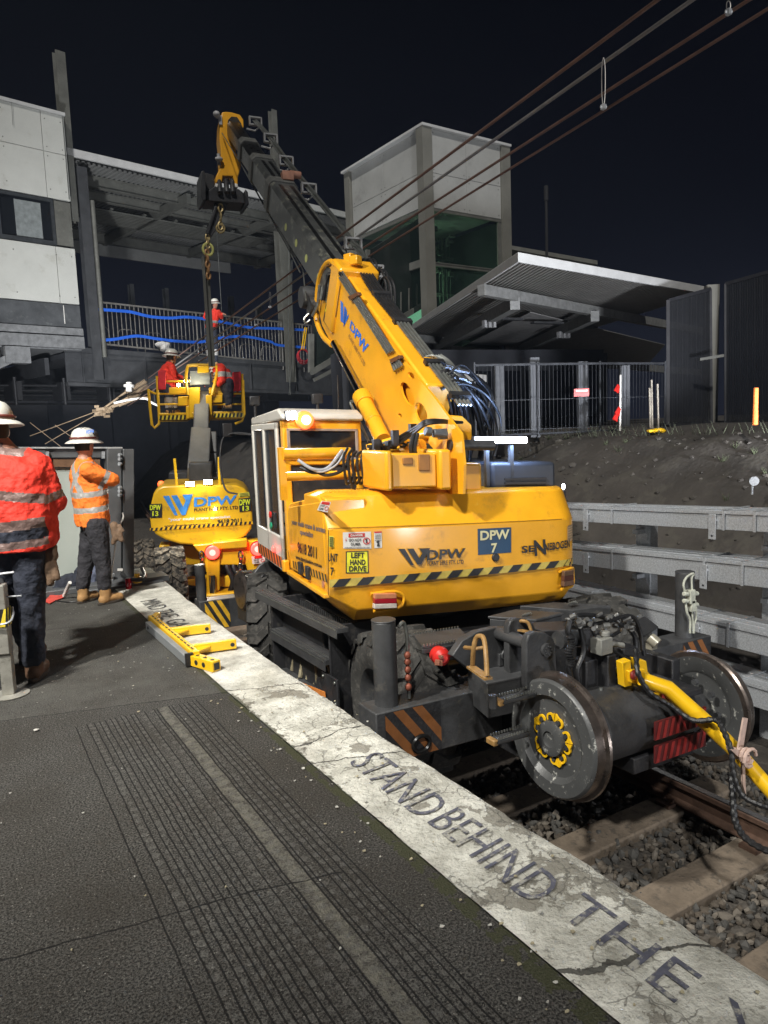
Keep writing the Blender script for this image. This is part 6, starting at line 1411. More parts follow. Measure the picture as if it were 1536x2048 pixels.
# ---- tool box with steps between the wheels
tb_ = MB(); X0 = 2.22
cb_(tb_, X0+.02, X0+.04, 4.66, 4.68, -.42, .2)
for y0, y1 in ((4.66, 4.69), (5.80, 5.83)): cb_(tb_, X0+.03, 2.7, y0, y1, -.50, .20)
cb_(tb_, X0+.03, 2.7, 4.68, 5.80, -.50, -.48); cb_(tb_, 2.68, 2.7, 4.68, 5.8, -.48, .20); cb_(tb_, X0+.25, 2.7, 4.69, 5.8, -.10, -.08); cb_(tb_, 2.5, 2.52, 4.7, 5.75, -.08, .18)
tbo = tb_.build('tool_box', M_blk, crane, bevel=.004)
mb = MB(); cb_(mb, X0-.02, X0+.075, 4.45, 6.05, .20, .235); cb_(mb, X0-.022, X0-.018, 4.45, 6.05, .16, .24)
cb_(mb, X0-.0, X0+.14, 4.70, 5.78, -.10, -.06); cb_(mb, X0-.004, X0-.0, 4.70, 5.78, -.15, -.055); cb_(mb, X0, X0+.14, 4.70, 5.78, -.46, -.43)
st_ = mb.build('step', M_dark, crane, bevel=.003)
mb = MB()
for y0, y1, z in ((4.46, 6.04, .236), (4.71, 5.77, -.059)):
    for r in range(2):
        for k in range(int((y1-y0)/.03)): c = C3(X0+.01+r*.04, y0+.015+k*.03, z); mb.box(c, (.012, .014, .006))
for k in range(int(1.58/.022)): c = C3(X0-.0235, 4.47+k*.022, .225); mb.box(c, (.004, .010, .012))
for k in range(int(1.05/.022)): c = C3(X0-.0055, 4.72+k*.022, -.075); mb.box(c, (.004, .010, .012))
mb.build('tread_studs', M_pipe, st_, flat=True)
mb = MB(); 
for k in range(26): cb_(mb, 2.485, 2.50, 4.75+k*.038, 4.765+k*.038, -.07, .17)
mb.build('grille', M_dark, tbo)
mb = MB()
for k in range(9): y = 4.85+k*.10; a = C3(X0+.10+rng.uniform(0, .06), y, -.12); mb.tube(curve_pts([a, a+V(.02, rng.uniform(-.04, .04), -.14), a+V(rng.uniform(-.04, .04), rng.uniform(-.05, .05), -.30)], 5), .020, 6)
mb.build('load_straps', mat('khaki_webbing', (.22, .19, .12), .8, 0, .3, 20, .2), tbo)
mb = MB(); mb.bar(C3(X0+.04, 5.3, -.43), C3(X0-.01, 4.72, -.33), .012, .05); mb.build('orange_strap', mat('orange_webbing', (.55, .18, .03), .7), tbo)
mb = MB(); cb_(mb, X0+.01, X0+.03, 4.55, 4.80, -.52, -.17)
for y in (4.58, 4.77):
    for z in (-.20, -.36, -.50): mb.cyl(C3(X0+.0, y, z), C3(X0+.012, y, z), .014, n=8, m=1)
mb.build('end_panel', [M_blk, M_pipe], crane, bevel=.005)
# mudguard and winch drum beside the front wheel
mb = MB(); c = V(2.75, 7.25, -.28)
for k in range(12):
    a0, a1 = math.pi*(.95-.75*k/12), math.pi*(.95-.75*(k+1)/12); f = lambda a, x, r: V(x, 6.98-math.cos(a)*-r*-1*-1, -.30+math.sin(a)*r)
    mb.hexa([f(a0, 2.36, .60), f(a0, 2.82, .60), f(a1, 2.82, .60), f(a1, 2.36, .60), f(a0, 2.36, .612), f(a0, 2.82, .612), f(a1, 2.82, .612), f(a1, 2.36, .612)])
mb.build('mudguard', M_dark, crane) if False else None
mb = MB(); q = [at_y(x, y, 6.9) for x, y in ((497, 1180), (505, 1150), (520, 1130), (537, 1120), (555, 1127), (567, 1150), (567, 1168), (505, 1170))]; mb.prism(q, V(0, .04, 0)); mb.build('wheel_bracket', M_dark, crane, bevel=.01)
mb = MB(); mb.lathe([(0, .20), (.03, .24), (.06, .215), (.16, .21), (.18, .20)], V(2.72, 8.0, -.20), V(1, 0, 0), 36); mb.build('front_rail_wheel', M_wst, crane)
mb = MB(); mb.tube(curve_pts([at_y(x, y, 6.7) for x, y in ((520, 1160), (528, 1150), (545, 1165), (575, 1163))], 5), .012, 6); mb.tube([at_y(531, 1162, 6.7), at_y(531, 1150, 6.7)], .012, 6); mb.build('linkage', M_blk, crane)

# ---- rear rail bogie
AX = V(1, 0, -.03).normalized(); WC = V(2.775, 2.95, -.175)
def railwheel(o, s, name='rail_wheel'):     # s=+1: outer face towards -x
    ax = AX*s; mb = MB()
    prof = [(.0, .0), (.0, .10), (.028, .105), (.030, .22), (.006, .245), (.0, .250), (.0, .325), (.006, .333), (.02, .340), (.075, .346), (.085, .366), (.100, .371), (.112, .360), (.116, .33), (.105, .24), (.09, .22), (.08, .12), (.08, 0)]
    # split: painted disc / polished tread
    disc_ = prof[:9]; tread = prof[8:14]; back = prof[13:]
    mb.lathe(disc_, o, ax, 72, 0, cap=False); mb.lathe(tread, o, ax, 72, 1, cap=False); mb.lathe(back, o, ax, 72, 0, cap=False)
    w_ = mb.build(name, [M_wface, M_wst], crane, ang=30); return w_
rw1 = railwheel(WC, 1)
ax = AX; a_ = V(0, 1, 0); b_ = ax.cross(a_)
def wp(r, t, x=0): return WC + ax*x + (a_*math.cos(t)+b_*math.sin(t))*r
mb = MB(); mb.lathe([(.030, .10), (-.004, .098), (-.010, .080), (-.010, .046), (.06, .044)], WC, ax, 36, cap=False); mb.build('hub', M_wface, rw1); mb = MB(); mb.lathe([(.055, .044), (.056, 0)], WC, ax, 24, cap=False); mb.build('bore', M_boomd, rw1)
mb = MB()
for k in range(5):      # paired crescent and wedge markers around the hub
    t0 = 2*math.pi*k/5+.5
    for s in (-1, 1):
        t = t0+s*.30; c = wp(.120, t, .024); n_ = 14
        rad_v = (a_*math.cos(t)+b_*math.sin(t)); tan = (-a_*math.sin(t)+b_*math.cos(t))*s
        ang0 = 2.0
        outer = [c+(rad_v*math.cos(q)+tan*-math.sin(q))*.029 for q in np.linspace(-2.3, 1.5, n_)]; inner = [c+(rad_v*math.cos(q)+tan*-math.sin(q))*.017 for q in np.linspace(-2.3, 1.5, n_)]
        for i in range(n_-1): mb.prism([outer[i], outer[i+1], inner[i+1], inner[i]], -ax*.010)
        mb.prism([wp(.108, t0+s*.03, .022), wp(.160, t0+s*.02, .022), wp(.146, t0+s*.22, .022)], -ax*.011)
mb.build('wheel_nut_indicator', M_ybar, rw1, flat=True)
mb = MB()
for k in range(10): t = 2*math.pi*k/10+.5+.28*(1 if k % 2 else -1)*0; mb.cyl(wp(.118, 2*math.pi*(k//2)/5+.5+(.28 if k % 2 else -.28), .028), wp(.118, 2*math.pi*(k//2)/5+.5+(.28 if k % 2 else -.28), .008), .013, n=6)
mb.build('wheel_nut', M_dark, rw1)
WF = V(4.235, 2.97, -.305); rw2 = railwheel(WF, -1)
mb = MB(); mb.lathe([(-.10, .0), (-.10, .09), (-.14, .10), (-.20, .12), (-.22, .14), (-.30, .14), (-.32, .11), (-.36, .11)], WF, AX, 36, cap=False)
for k in range(8): t = 2*math.pi*k/8; c = WF-AX*.165+(a_*math.cos(t)+b_*math.sin(t))*.17; mb.cyl(c, c+AX*.03, .02, n=8)
mb.build('inner_hub', M_dark, rw2)
# axle motor housing with bolted flange
mb = MB(); Lx = .95
mb.lathe([(.118, .10), (.165, .12), (.17, .205), (.20, .21), (.205, .245), (.235, .248), (.24, .225), (.26, .215), (Lx-.1, .215), (Lx, .20), (Lx+.05, .12), (Lx+.2, .11)], WC, AX, 48, cap=False); ah = mb.build('axle_housing', M_dark, crane, ang=30)
mb = MB()
for k in range(20): c = wp(.226, 2*math.pi*k/20, .205); mb.cyl(c, c-AX*.028, .014, n=6)
mb.build('flange_bolt', M_dark, ah)
mb = MB(); 
for (x, t) in ((.40, 1.6), (.62, 1.9), (.5, .9)): c = wp(.213, t, x); mb.cyl(c, wp(.228, t, x), .011, n=8)
mb.build('grease_nipple', M_pipe, ah)
for z0, z1 in ((-.20, -.09), (-.34, -.235)):       # red striped plates facing the camera
    mb = MB(); x0, x1 = 3.34, 3.80; y0 = 2.68
    fn = lambda a, b: C3(x0+(x1-x0)*a, y0, z0+.0+(z1-z0)*b)
    mb.prism([fn(0, 0), fn(1, 0), fn(1, 1), fn(0, 1)], V(0, .012, 0), 0)
    for k in range(8): mb.add([C3(x0+(x1-x0)*a, y0-.003, z0+(z1-z0)*b) for a, b in ((k/8, .03), (k/8+.06, .03), (min(1, k/8+.12), .97), (k/8+.06, .97))], [(0, 1, 2, 3)], 1)
    mb.build('reflector_plate', [mat('dark_red_plate', (.10, .012, .012), .5), mat('red_stripe', (.28, .02, .018), .45)], crane, flat=True)
# frame of the bogie
mb = MB(); cb_(mb, 3.35, 3.9, 2.78, 3.2, -.06, -.02); cb_(mb, 3.3, 3.85, 2.80, 3.3, -.45, -.35)
cb_(mb, 3.25, 3.32, 2.95, 3.6, -.4, .25); cb_(mb, 3.9, 3.98, 3.0, 3.6, -.4, .10)
mb.build('bogie_frame', M_blk, crane, bevel=.008)
Q = lambda x, y, Y=3.25: at_y(x, y, Y)
# rounded link arm plates with pin
for dy, nm in ((0, 0), (.30, 1)):
    mb = MB(); px = [(1053, 1372), (1053, 1285), (1058, 1270), (1070, 1264), (1092, 1266), (1106, 1276), (1112, 1292), (1116, 1375), (1100, 1395), (1060, 1395)]
    mb.prism([Q(x, y, 3.12)+V(.10*nm+.02*nm, dy, 0) for x, y in px], V(0, .05, 0)); mb.build('link_arm', M_dark, crane, bevel=.008)
mb = MB(); c = Q(1091, 1299, 3.12); mb.cyl(c+V(0, -.022, 0), c+V(0, .45, 0), .040, n=24)
for k in range(8): p = c+V(math.cos(k*.785)*.024, -.024, math.sin(k*.785)*.024); mb.cyl(p, p+V(0, -.006, 0), .005, n=6)
mb.build('link_pin', M_dark, crane)
mb = MB(); mb.cyl(c+V(.12, .02, .03), c+V(.30, .02, .02), .055, n=20); mb.build('link_bush', M_dark, crane)
# curved side cheek, chest box, ladder steps
mb = MB(); px = [(905, 1312), (925, 1282), (955, 1264), (990, 1256), (1020, 1256), (1050, 1266), (1055, 1375), (990, 1380)]
mb.prism([Q(x, y, 3.55) for x, y in px], V(0, .06, 0)); mb.build('cheek_plate', M_dark, crane, bevel=.006)
mb = MB(); top_ = [Q(942, 1340, 3.30), Q(975, 1362, 2.98), Q(1055, 1345, 2.98), Q(1045, 1318, 3.3), Q(975, 1298, 3.62)]
tp = [at_plane(x, y, (0, 0, z), (0, 0, 1)) for (x, y), z in (((935, 1336), .075), ((974, 1366), .055), ((1053, 1350), .05), ((1055, 1315), .06), ((980, 1296), .07))]
mb.prism(tp, V(0, 0, -.02)); b_q = [p+V(.02, .02, -.24) for p in tp]; mb.ring([[p for p in tp], b_q][::1]); mb.build('step_box', M_dark, crane, bevel=.006)
mb = MB(); z = .09; c = at_z(1014, 1333, .06); mb.cyl(c, c+V(0, 0, .06), .022, n=12); mb.tube([c+V(math.cos(t)*.04, 0, .08+math.sin(t)*.03) for t in np.linspace(0, 6.28, 14)], .010, 7); mb.box(c+V(-.04, .02, .05), (.03, .03, .08)); mb.build('latch', M_dark, crane, bevel=.003)
# yellow-brown grab handles
M_hnd = mat('worn_ochre_handle', (.30, .17, .055), .55, 0, .3, 14, .1, c2=(.12, .08, .05), mix=.6)
mb = MB(); Z = lambda x, y, Y=3.10: at_y(x, y, Y); mb.tube(curve_pts([Z(945, 1335, 3.2), Z(947, 1300, 3.16), Z(952, 1277, 3.15), Z(961, 1272, 3.12), Z(968, 1279, 3.08), Z(972, 1310, 3.02), Z(974, 1352, 2.98)], 5), .014, 9); mb.bar(Z(941, 1333, 3.2), Z(977, 1358, 2.97), .05, .012); mb.tube([Z(930, 1295, 3.3), Z(948, 1297, 3.16)], .012, 8); mb.tube([Z(948, 1298, 3.16), Z(972, 1294, 3.1)], .010, 8); mb.build('grab_handle', M_hnd, crane)
mb = MB(); mb.tube(curve_pts([Z(1029, 1258, 3.45), Z(1034, 1245, 3.45), Z(1046, 1242, 3.4), Z(1057, 1247, 3.38), Z(1063, 1264, 3.36)], 5), .011, 8); mb.bar(Z(1027, 1258, 3.45), Z(1065, 1265, 3.36), .03, .010); mb.build('grab_handle', M_hnd, crane)
for x, y in ((1003, 1402), (991, 1482)):
    mb = MB(); a = at_y(x, y, 3.06); mb.obox(a, V(.26, 0, -.01), V(0, .07, 0), V(0, 0, -.032)); sp_ = mb.build('foot_step', M_dark, crane, bevel=.01); mb = MB(); mb.obox(a-V(.012, 0, -.002), V(.035, 0, 0), V(0, .074, 0), V(0, 0, -.038)); mb.build('step_end', M_hnd, sp_, bevel=.008); mb = MB()
    for k in range(12): mb.box(a+V(.02+k*.02, .0, .006), (.008, .008, .014)); mb.box(a+V(.02+k*.02, .065, .006), (.008, .008, .014))
    mb.build('teeth', M_pipe, sp_, flat=True)
mb = MB(); mb.cyl(Z(985, 1390, 3.1), Z(987, 1415, 3.1), .025, n=14); mb.build('drain_tube', M_dark, crane)
# second step plate and red lamp at the left
mb = MB(); a = at_y(845, 1293, 3.75); mb.obox(a, V(.34, -.06, 0), V(.10, .26, 0), V(0, 0, -.018)); mb.obox(a-V(0, 0, .02), V(.34, -.06, 0), V(0, .012, 0), V(0, 0, -.03)); pl_ = mb.build('step_plate', M_dark, crane, bevel=.003)
mb = MB()
for k in range(16): mb.box(a+V(.34, -.06, 0)*(k/16)+V(.01, 0, .006), (.008, .008, .014)); mb.box(a+V(.10, .26, 0)+V(.34, -.06, 0)*(k/16)+V(.01, 0, .006), (.008, .008, .014))
mb.build('teeth', M_pipe, pl_, flat=True)
c = at_y(876, 1312, 3.7); mb = MB(); mb.lathe([(0, 0), (0, .03), (.02, .055), (.05, .062), (.10, .055), (.10, 0)], c+V(0, -.06, 0), V(.2, 1, 0), 24); mb.build('red_cover', M_red, crane)
mb = MB(); mb.box(c+V(.10, .04, 0), (.12, .08, .10)); mb.build('coupling_box', M_blk, crane, bevel=.005)
mb = MB()
for k in range(5): mb.box(c+V(-.03+rng.uniform(-.03, .02), -.07, rng.uniform(-.03, .03)), (.03, .02, .015), rz=rng.uniform(0, 3))
mb.build('coupling_tap', mat('rusty_valve', (.25, .10, .06), .5), crane)
c = at_y(895, 1372, 3.8); mb = MB(); mb.lathe([(0, .05), (.0, .07), (.05, .07), (.05, .05), (.07, .05), (.07, .065), (.12, .065), (.12, .04), (.2, .04), (.3, .09)], c-V(.03, 0, 0), V(1, 0, 0), 24, cap=False); mb.build('buffer_spring', M_dark, crane)
# covers and boxes on the rear deck
mb = MB()
for q, h_ in ((((975, 1232), (1072, 1239), (1128, 1225), (1030, 1218)), .11),):
    t_ = [at_z(x, y, z) for (x, y), z in zip(q, (.20, .175, .175, .20))]; mb.prism(t_, V(0, 0, -.022)); t2 = [p*1.0 for p in t_]; cc = sum(t2, V(0, 0, 0))/4; t2 = [cc+(p-cc)*.95-V(0, 0, .022) for p in t2]; mb.prism(t2, V(0, 0, -h_))
mb.build('battery_box', M_dark, crane, bevel=.006)
mb = MB(); t_ = [at_z(x, y, z) for (x, y), z in (((1040, 1211), .19), ((1146, 1220), .15), ((1222, 1210), .15), ((1110, 1204), .18))]; mb.prism(t_, V(0, 0, -.10)); mb.build('battery_box', M_dark, crane, bevel=.006)
mb = MB()
for x, y in ((1050, 1231), (1142, 1208)):
    p = at_z(x, y, .19); 
    for k in range(3): mb.tube([p+V(math.cos(t)*.025+.02*k, math.sin(t)*.012, .006+.008*math.sin(t*2)) for t in np.linspace(0, 6.28, 10)], .004, 5)
mb.build('lifting_shackle', M_pipe, crane)
mb = MB(); t_ = [Q(1085, 1262, 3.4), Q(1180, 1258, 3.3), Q(1190, 1350, 3.3), Q(1120, 1370, 3.4)]; mb.prism(t_, V(0, .25, 0)); mb.build('pivot_block', M_blk, crane, bevel=.006)
mb = MB(); cb_(mb, 3.75, 4.75, 3.85, 4.6, .02, .06); cb_(mb, 3.0, 4.8, 4.1, 4.9, -.1, .05); t_ = [Q(1255, 1240, 3.5), Q(1290, 1232, 3.7), Q(1318, 1254, 3.6), Q(1290, 1272, 3.4)]; mb.prism(t_, V(0, .02, -.02)); mb.build('rear_deck', M_blk, crane, bevel=.006)
# hydraulic plumbing on the bogie
mb = MB(); B_ = lambda x, y, Y=3.05: at_y(x, y, Y)
hs_ = [((1140, 1240), (1136, 1262), (1143, 1275), (1140, 1300), (1136, 1330), (1143, 1360), (1146, 1380)), ((1140, 1240), (1160, 1230), (1195, 1232), (1215, 1238)), ((1232, 1248), (1255, 1255), (1270, 1275), (1272, 1310), (1280, 1340), (1284, 1360)), ((1220, 1240), (1262, 1232), (1280, 1260), (1285, 1300)), ((1130, 1248), (1150, 1255), (1190, 1248), (1230, 1240)), ((1245, 1236), (1270, 1245), (1282, 1275), (1288, 1310)), ((1210, 1290), (1240, 1310), (1275, 1330), (1290, 1345)), ((1160, 1255), (1168, 1300), (1155, 1340), (1160, 1375)), ((1180, 1240), (1190, 1270), (1215, 1275), (1240, 1262))]
for i, h in enumerate(hs_): mb.tube(curve_pts([B_(x, y, 3.0+.06*(i % 3)) for x, y in h], 6), [.018, .014, .016, .012, .013, .014, .010, .015, .012][i], 8)
for k in range(12): y = 1275+k*5; p = B_(1140+3*math.sin(k*.8), y, 2.98); mb.ell(p, (.024, .024, .012), 10, 5)
mb.build('hydraulic_hose', M_hose, crane)
mb = MB()
for k in range(34): x, y = rng.uniform(1135, 1275), rng.uniform(1232, 1262); a = B_(x, y, 3.02); mb.cyl(a, a+V(rng.uniform(-.05, .05), rng.uniform(-.03, .03), rng.uniform(-.02, .03)), rng.uniform(.010, .020), n=8)
mb.build('hose_fitting', mat('dull_fitting', (.16, .16, .155), .45, .5), crane)
mb = MB(); p = B_(1203, 1290, 3.0); mb.box(p, (.10, .09, .10)); mb.cyl(p+V(.03, 0, .05), p+V(.03, 0, .08), .03, n=14); mb.cyl(p+V(.05, 0, 0), p+V(.17, -.02, -.03), .018, n=8); mb.build('valve_block', mat('cast_grey', (.20, .20, .18), .6), crane, bevel=.006)
mb = MB()
for (x, y, w_, h_) in ((1200, 1330, .05, .16), (1235, 1330, .10, .10), (1215, 1345, .08, .05), (1170, 1345, .10, .18), (1245, 1300, .12, .06), (1250, 1345, .06, .05)): mb.box(B_(x, y, 3.1), (w_, .12, h_))
mb.cyl(B_(1225, 1340, 3.0), B_(1262, 1346, 3.0), .03, n=14); mb.cyl(B_(1228, 1310, 3.05), B_(1228, 1345, 3.05), .03, n=12)
mb.build('gear_case', M_blk, crane, bevel=.008)
mb = MB(); mb.box(B_(1134, 1363, 2.95), (.04, .03, .05)); mb.build('red_tag', M_dred, crane)
mb = MB(); mb.cyl(B_(1300, 1275, 3.3), B_(1315, 1288, 3.25), .04, n=14); mb.box(B_(1303, 1292, 3.3), (.06, .05, .04)); mb.build('work_lamp', mat('grimy_lamp', (.30, .28, .22), .3, .2), crane)

# ---- yellow tow bar with its hose
tow = thing('tow_bar', 'bright yellow bent tow bar reaching to the lower right corner', 'tow bar', at_y(1285, 1350, 2.82))
D_ = lambda x, y, Y: at_y(x, y, Y)
pts = [D_(1282, 1357, 2.80), D_(1335, 1376, 2.74), D_(1420, 1452, 2.55), D_(1470, 1500, 2.42), D_(1545, 1585, 2.22), D_(1600, 1650, 2.08)]
mb = MB(); mb.tube(pts, .045, 20, rs=[.040, .047, .047, .045, .043, .043]); mb.build('tube', M_ybar, tow)
mb = MB(); mb.prism([D_(x, y, 2.86) for x, y in ((1245, 1326), (1262, 1320), (1264, 1372), (1249, 1375))], V(.01, .06, 0)); mb.prism([D_(x, y, 2.93) for x, y in ((1272, 1318), (1293, 1322), (1297, 1350), (1280, 1352))], V(.01, .06, 0)); mb.prism([D_(x, y, 2.84) for x, y in ((1258, 1342), (1290, 1338), (1305, 1352), (1290, 1372), (1262, 1366))], V(0, .04, 0)); mb.prism([D_(x, y, 2.76) for x, y in ((1300, 1385), (1330, 1385), (1380, 1440), (1360, 1425))], V(0, .02, 0))
mb.build('clevis', M_ybar, tow, bevel=.005)
mb = MB(); mb.ell(D_(1268, 1350, 2.83), (.03, .02, .03)); mb.prism([D_(x, y, 2.74) for x, y in ((1325, 1385), (1338, 1395), (1338, 1410), (1325, 1400))], V(0, .006, 0)); mb.build('clevis_bolt', M_dred, tow)
hz = thing('spiral_hose', 'black spiral wrapped hose hanging along the yellow tow bar', 'hose', D_(1310, 1390, 2.7))
mb = MB(); hp_ = curve_pts([D_(1272, 1300, 2.85), D_(1276, 1345, 2.76), D_(1300, 1385, 2.72), D_(1340, 1410, 2.68), D_(1385, 1440, 2.58), D_(1430, 1440, 2.48), D_(1445, 1458, 2.42), D_(1462, 1500, 2.34), D_(1467, 1545, 2.30), D_(1485, 1590, 2.24), D_(1520, 1610, 2.16), D_(1560, 1620, 2.1)], 12)
mb.tube(hp_, .014, 8, rs=[.014+.0035*(1 if (i % 4) < 2 else 0) for i in range(len(hp_))]); mb.build('hose', M_hose, hz)
mb = MB(); hp_ = curve_pts([D_(1462, 1545, 2.34), D_(1466, 1590, 2.3), D_(1470, 1640, 2.26), D_(1490, 1675, 2.2), D_(1530, 1700, 2.1), D_(1570, 1710, 2.0)], 12); mb.tube(hp_, .016, 8, rs=[.016+.004*(1 if (i % 4) < 2 else 0) for i in range(len(hp_))]); mb.build('hose_tail', M_hose, hz)
rb = MB(); c = D_(1480, 1508, 2.34); rb.prism([D_(x, y, 2.33) for x, y in ((1488, 1436), (1496, 1437), (1486, 1500), (1476, 1500))], V(0, .01, .0))
for k in range(6): rb.tube([c+V(math.cos(t+k)*.055, -.01+.02*k-.05, math.sin(t+k*.6)*.05) for t in np.linspace(0, 5, 10)], .010, 6)
rb.prism([D_(x, y, 2.31) for x, y in ((1462, 1500), (1490, 1500), (1503, 1528), (1478, 1515))], V(0, .01, 0)); rb.prism([D_(x, y, 2.32) for x, y in ((1484, 1520), (1490, 1530), (1492, 1590), (1486, 1570))], V(0, .01, 0))
tag(rb.build('tape_ribbon', mat('dirty_pink_tape', (.58, .42, .35), .6, 0, .2, 20, .1), flat=True), 'dirty white and pink tape knotted round the yellow tow bar and hose', 'tape')
# ---- lifted steel post held by the crane
lp_ = MB(); a = H(416, 540, 8.3); top_z = H(413, 512, 8.3).z; bot_z = H(424, 732, 8.3).z
A_ = V(a.x-.015, a.y+.08, top_z); B_2 = V(a.x-.015, a.y+.08, bot_z)
for dx in (-1, 1): lp_.bar(A_+BE*.040*dx, B_2+BE*.040*dx, .085, .009, up=BE)
lp_.bar(A_, B_2, .008, .074, up=BE); tag(lp_.build('hoisted_post', M_steel), 'long dark steel post hanging upright from the crane chain, before the worker on the bridge', 'post')
# ================================================================ SECOND VEHICLE WITH WORK BASKET
ewp = thing('lift_truck', 'yellow road-rail lift truck, numbered 13, standing on the track beyond the crane', 'lift truck', at_d(400, 1180, 12.2))
ED = 11.4
f_ = V(math.sin(rad(18)), math.cos(rad(18)), 0); s_ = V(f_.y, -f_.x, 0)   # heading away
EO = at_d(400, 1030, ED)
def EP(px, py, back=0.0): return at_plane(px, py, EO+f_*back, f_)
# rounded rear body: loft of outlines
out0 = [(325, 972), (400, 969), (472, 970), (488, 977), (498, 990), (504, 1015), (505, 1045), (503, 1058), (492, 1071), (472, 1081), (440, 1088), (400, 1091), (360, 1088), (330, 1079), (311, 1068), (302, 1055), (300, 1035), (302, 1008), (307, 988), (315, 977)]
def scl(px, c, k): return [(c[0]+(x-c[0])*k, c[1]+(y-c[1])*k) for x, y in px]
c0 = (403, 1020)
mb = MB(); rings = []
for back, k in ((.06, .93), (0.0, .985), (.02, 1.0), (.5, 1.03), (1.4, 1.05)):
    ctr = EP(*c0, 0); rings.append([ctr + (EP(x, y, 0)-ctr)*k + f_*back for x, y in out0])
rings = rings[1:]; mb.ring(rings); eb = mb.build('counterweight', M_yel2, ewp, bevel=.03, ang=50)
def eq(p00, p10, p11, p01, e=.012): q = [EP(*p, -.0)-f_*e for p in (p00, p10, p11, p01)]; return lerp4(q[0], q[1], q[3], q[2])
mb = MB(); logoW(mb, eq((326, 1031), (390, 1029), (386, 988), (326, 992))); text_into(mb, 'DPW', eq((388, 1014), (472, 1008), (474, 990), (388, 995))); mb.build('lettering', mat('light_blue_vinyl', (.05, .25, .68), .4), eb, flat=True, label='big light blue W emblem and DPW letters')
mb = MB(); text_into(mb, 'PLANT HIRE PTY. LTD', eq((388, 1023), (476, 1018), (476, 1011), (388, 1017))); text_into(mb, 'www.dpwplanthire.com.au', eq((328, 1055), (422, 1050), (422, 1045), (328, 1050))); text_into(mb, '9618 2011', eq((435, 1049), (483, 1045), (483, 1036), (435, 1039)))
mb.build('lettering', M_txt, eb, flat=True)
mb = MB(); text_into(mb, '"your multi crane specialist', eq((337, 1044), (461, 1037), (461, 1030), (337, 1036))); mb.build('lettering', M_wht, eb, flat=True)
mb = MB(); f = eq((300, 1062), (506, 1048), (505, 1042), (300, 1056), .014); sheet(mb, f, 1, 1, 0); f = eq((300, 1062), (506, 1048), (505, 1042), (300, 1056), .017)
for k in range(22): a = k/22; mb.add([f(x, y) for x, y in ((a, 0), (a+.022, 0), (min(1, a+.034), 1), (a+.012, 1))], [(0, 1, 2, 3)], 1)
mb.build('hazard_tape', [M_yel2, M_txt], eb, flat=True)
for q, w1, w2 in ((((300, 1035), (324, 1035), (324, 1007), (300, 1008)), ((300, 1020), (322, 1020), (322, 1009), (300, 1010)), ((305, 1032), (317, 1032), (317, 1022), (305, 1022))), (((479, 1024), (503, 1021), (501, 995), (477, 997)), ((479, 1011), (501, 1009), (500, 998), (478, 999)), ((485, 1022), (498, 1021), (498, 1011), (485, 1012)))):
    mb = MB(); sheet(mb, eq(*q, .014), 1, 1, 0); text_into(mb, 'DPW', eq(*w1, .02), m=1); text_into(mb, '13', eq(*w2, .02), m=1); mb.build('number_plate', [M_txt, mat('lime_lettering', (.66, .75, .03))], eb, flat=True)
mb = MB(); sheet(mb, eq((478, 994), (499, 992), (498, 984), (477, 986), .014), 1, 1, 0)
for k in range(3): sheet(mb, eq((480, 993-k*2.4), (497, 991-k*2.4), (497, 990-k*2.4), (480, 992-k*2.4), .018), 1, 1, 1)
mb.build('sticker', [M_lime, M_txt], eb, flat=True)
# rear chassis
def ebox(mb, px0, py0, px1, py1, b0, b1, m=0): 
    p = [EP(px0, py1, b0), EP(px1, py1, b0), EP(px1, py0, b0), EP(px0, py0, b0)]; mb.prism(p, f_*(b1-b0), m)
mb = MB(); ebox(mb, 330, 1092, 500, 1130, .5, 3.4); ebox(mb, 318, 1090, 340, 1150, .2, .6)
mb.prism([EP(x, y, -.05) for x, y in ((385, 1090), (413, 1088), (470, 1083), (530, 1080), (532, 1150), (510, 1162), (497, 1150), (492, 1130), (440, 1130), (436, 1150), (412, 1145), (402, 1110))], f_*.35)
mb.prism([EP(x, y, -.1) for x, y in ((413, 1100), (440, 1100), (440, 1180), (413, 1195))], f_*.2)
mb.prism([EP(x, y, -.25) for x, y in ((412, 1190), (470, 1185), (470, 1200), (412, 1205))], f_*.5); mb.prism([EP(x, y, .1) for x, y in ((372, 1160), (470, 1150), (470, 1175), (372, 1172))], f_*.3)
mb.prism([EP(x, y, -.15) for x, y in ((425, 1085), (495, 1078), (495, 1096), (425, 1100))], f_*.2)
ec = mb.build('rear_chassis', M_yel2, ewp, bevel=.02)
mb = MB(); sheet(mb, lerp4(EP(505, 1128, -.12), EP(531, 1126, -.12), EP(503, 1113, -.12), EP(529, 1111, -.12)), 1, 1, 0); f = lerp4(EP(505, 1128, -.13), EP(531, 1126, -.13), EP(503, 1113, -.13), EP(529, 1111, -.13)); mb.add([f(.2, .68), f(.8, .68), f(.8, .95), f(.2, .95)], [(0, 1, 2, 3)], 1); text_into(mb, 'DO NOT', lambda a, b: f(.15+.4*a, .38+.2*b), m=2); text_into(mb, 'CLIMB', lambda a, b: f(.17+.36*a, .1+.2*b), m=2); disc(mb, f, .8, .35, .1, .15, 1, 1.3)
mb.build('sticker', [M_wht, M_red, M_txt], ec, flat=True)
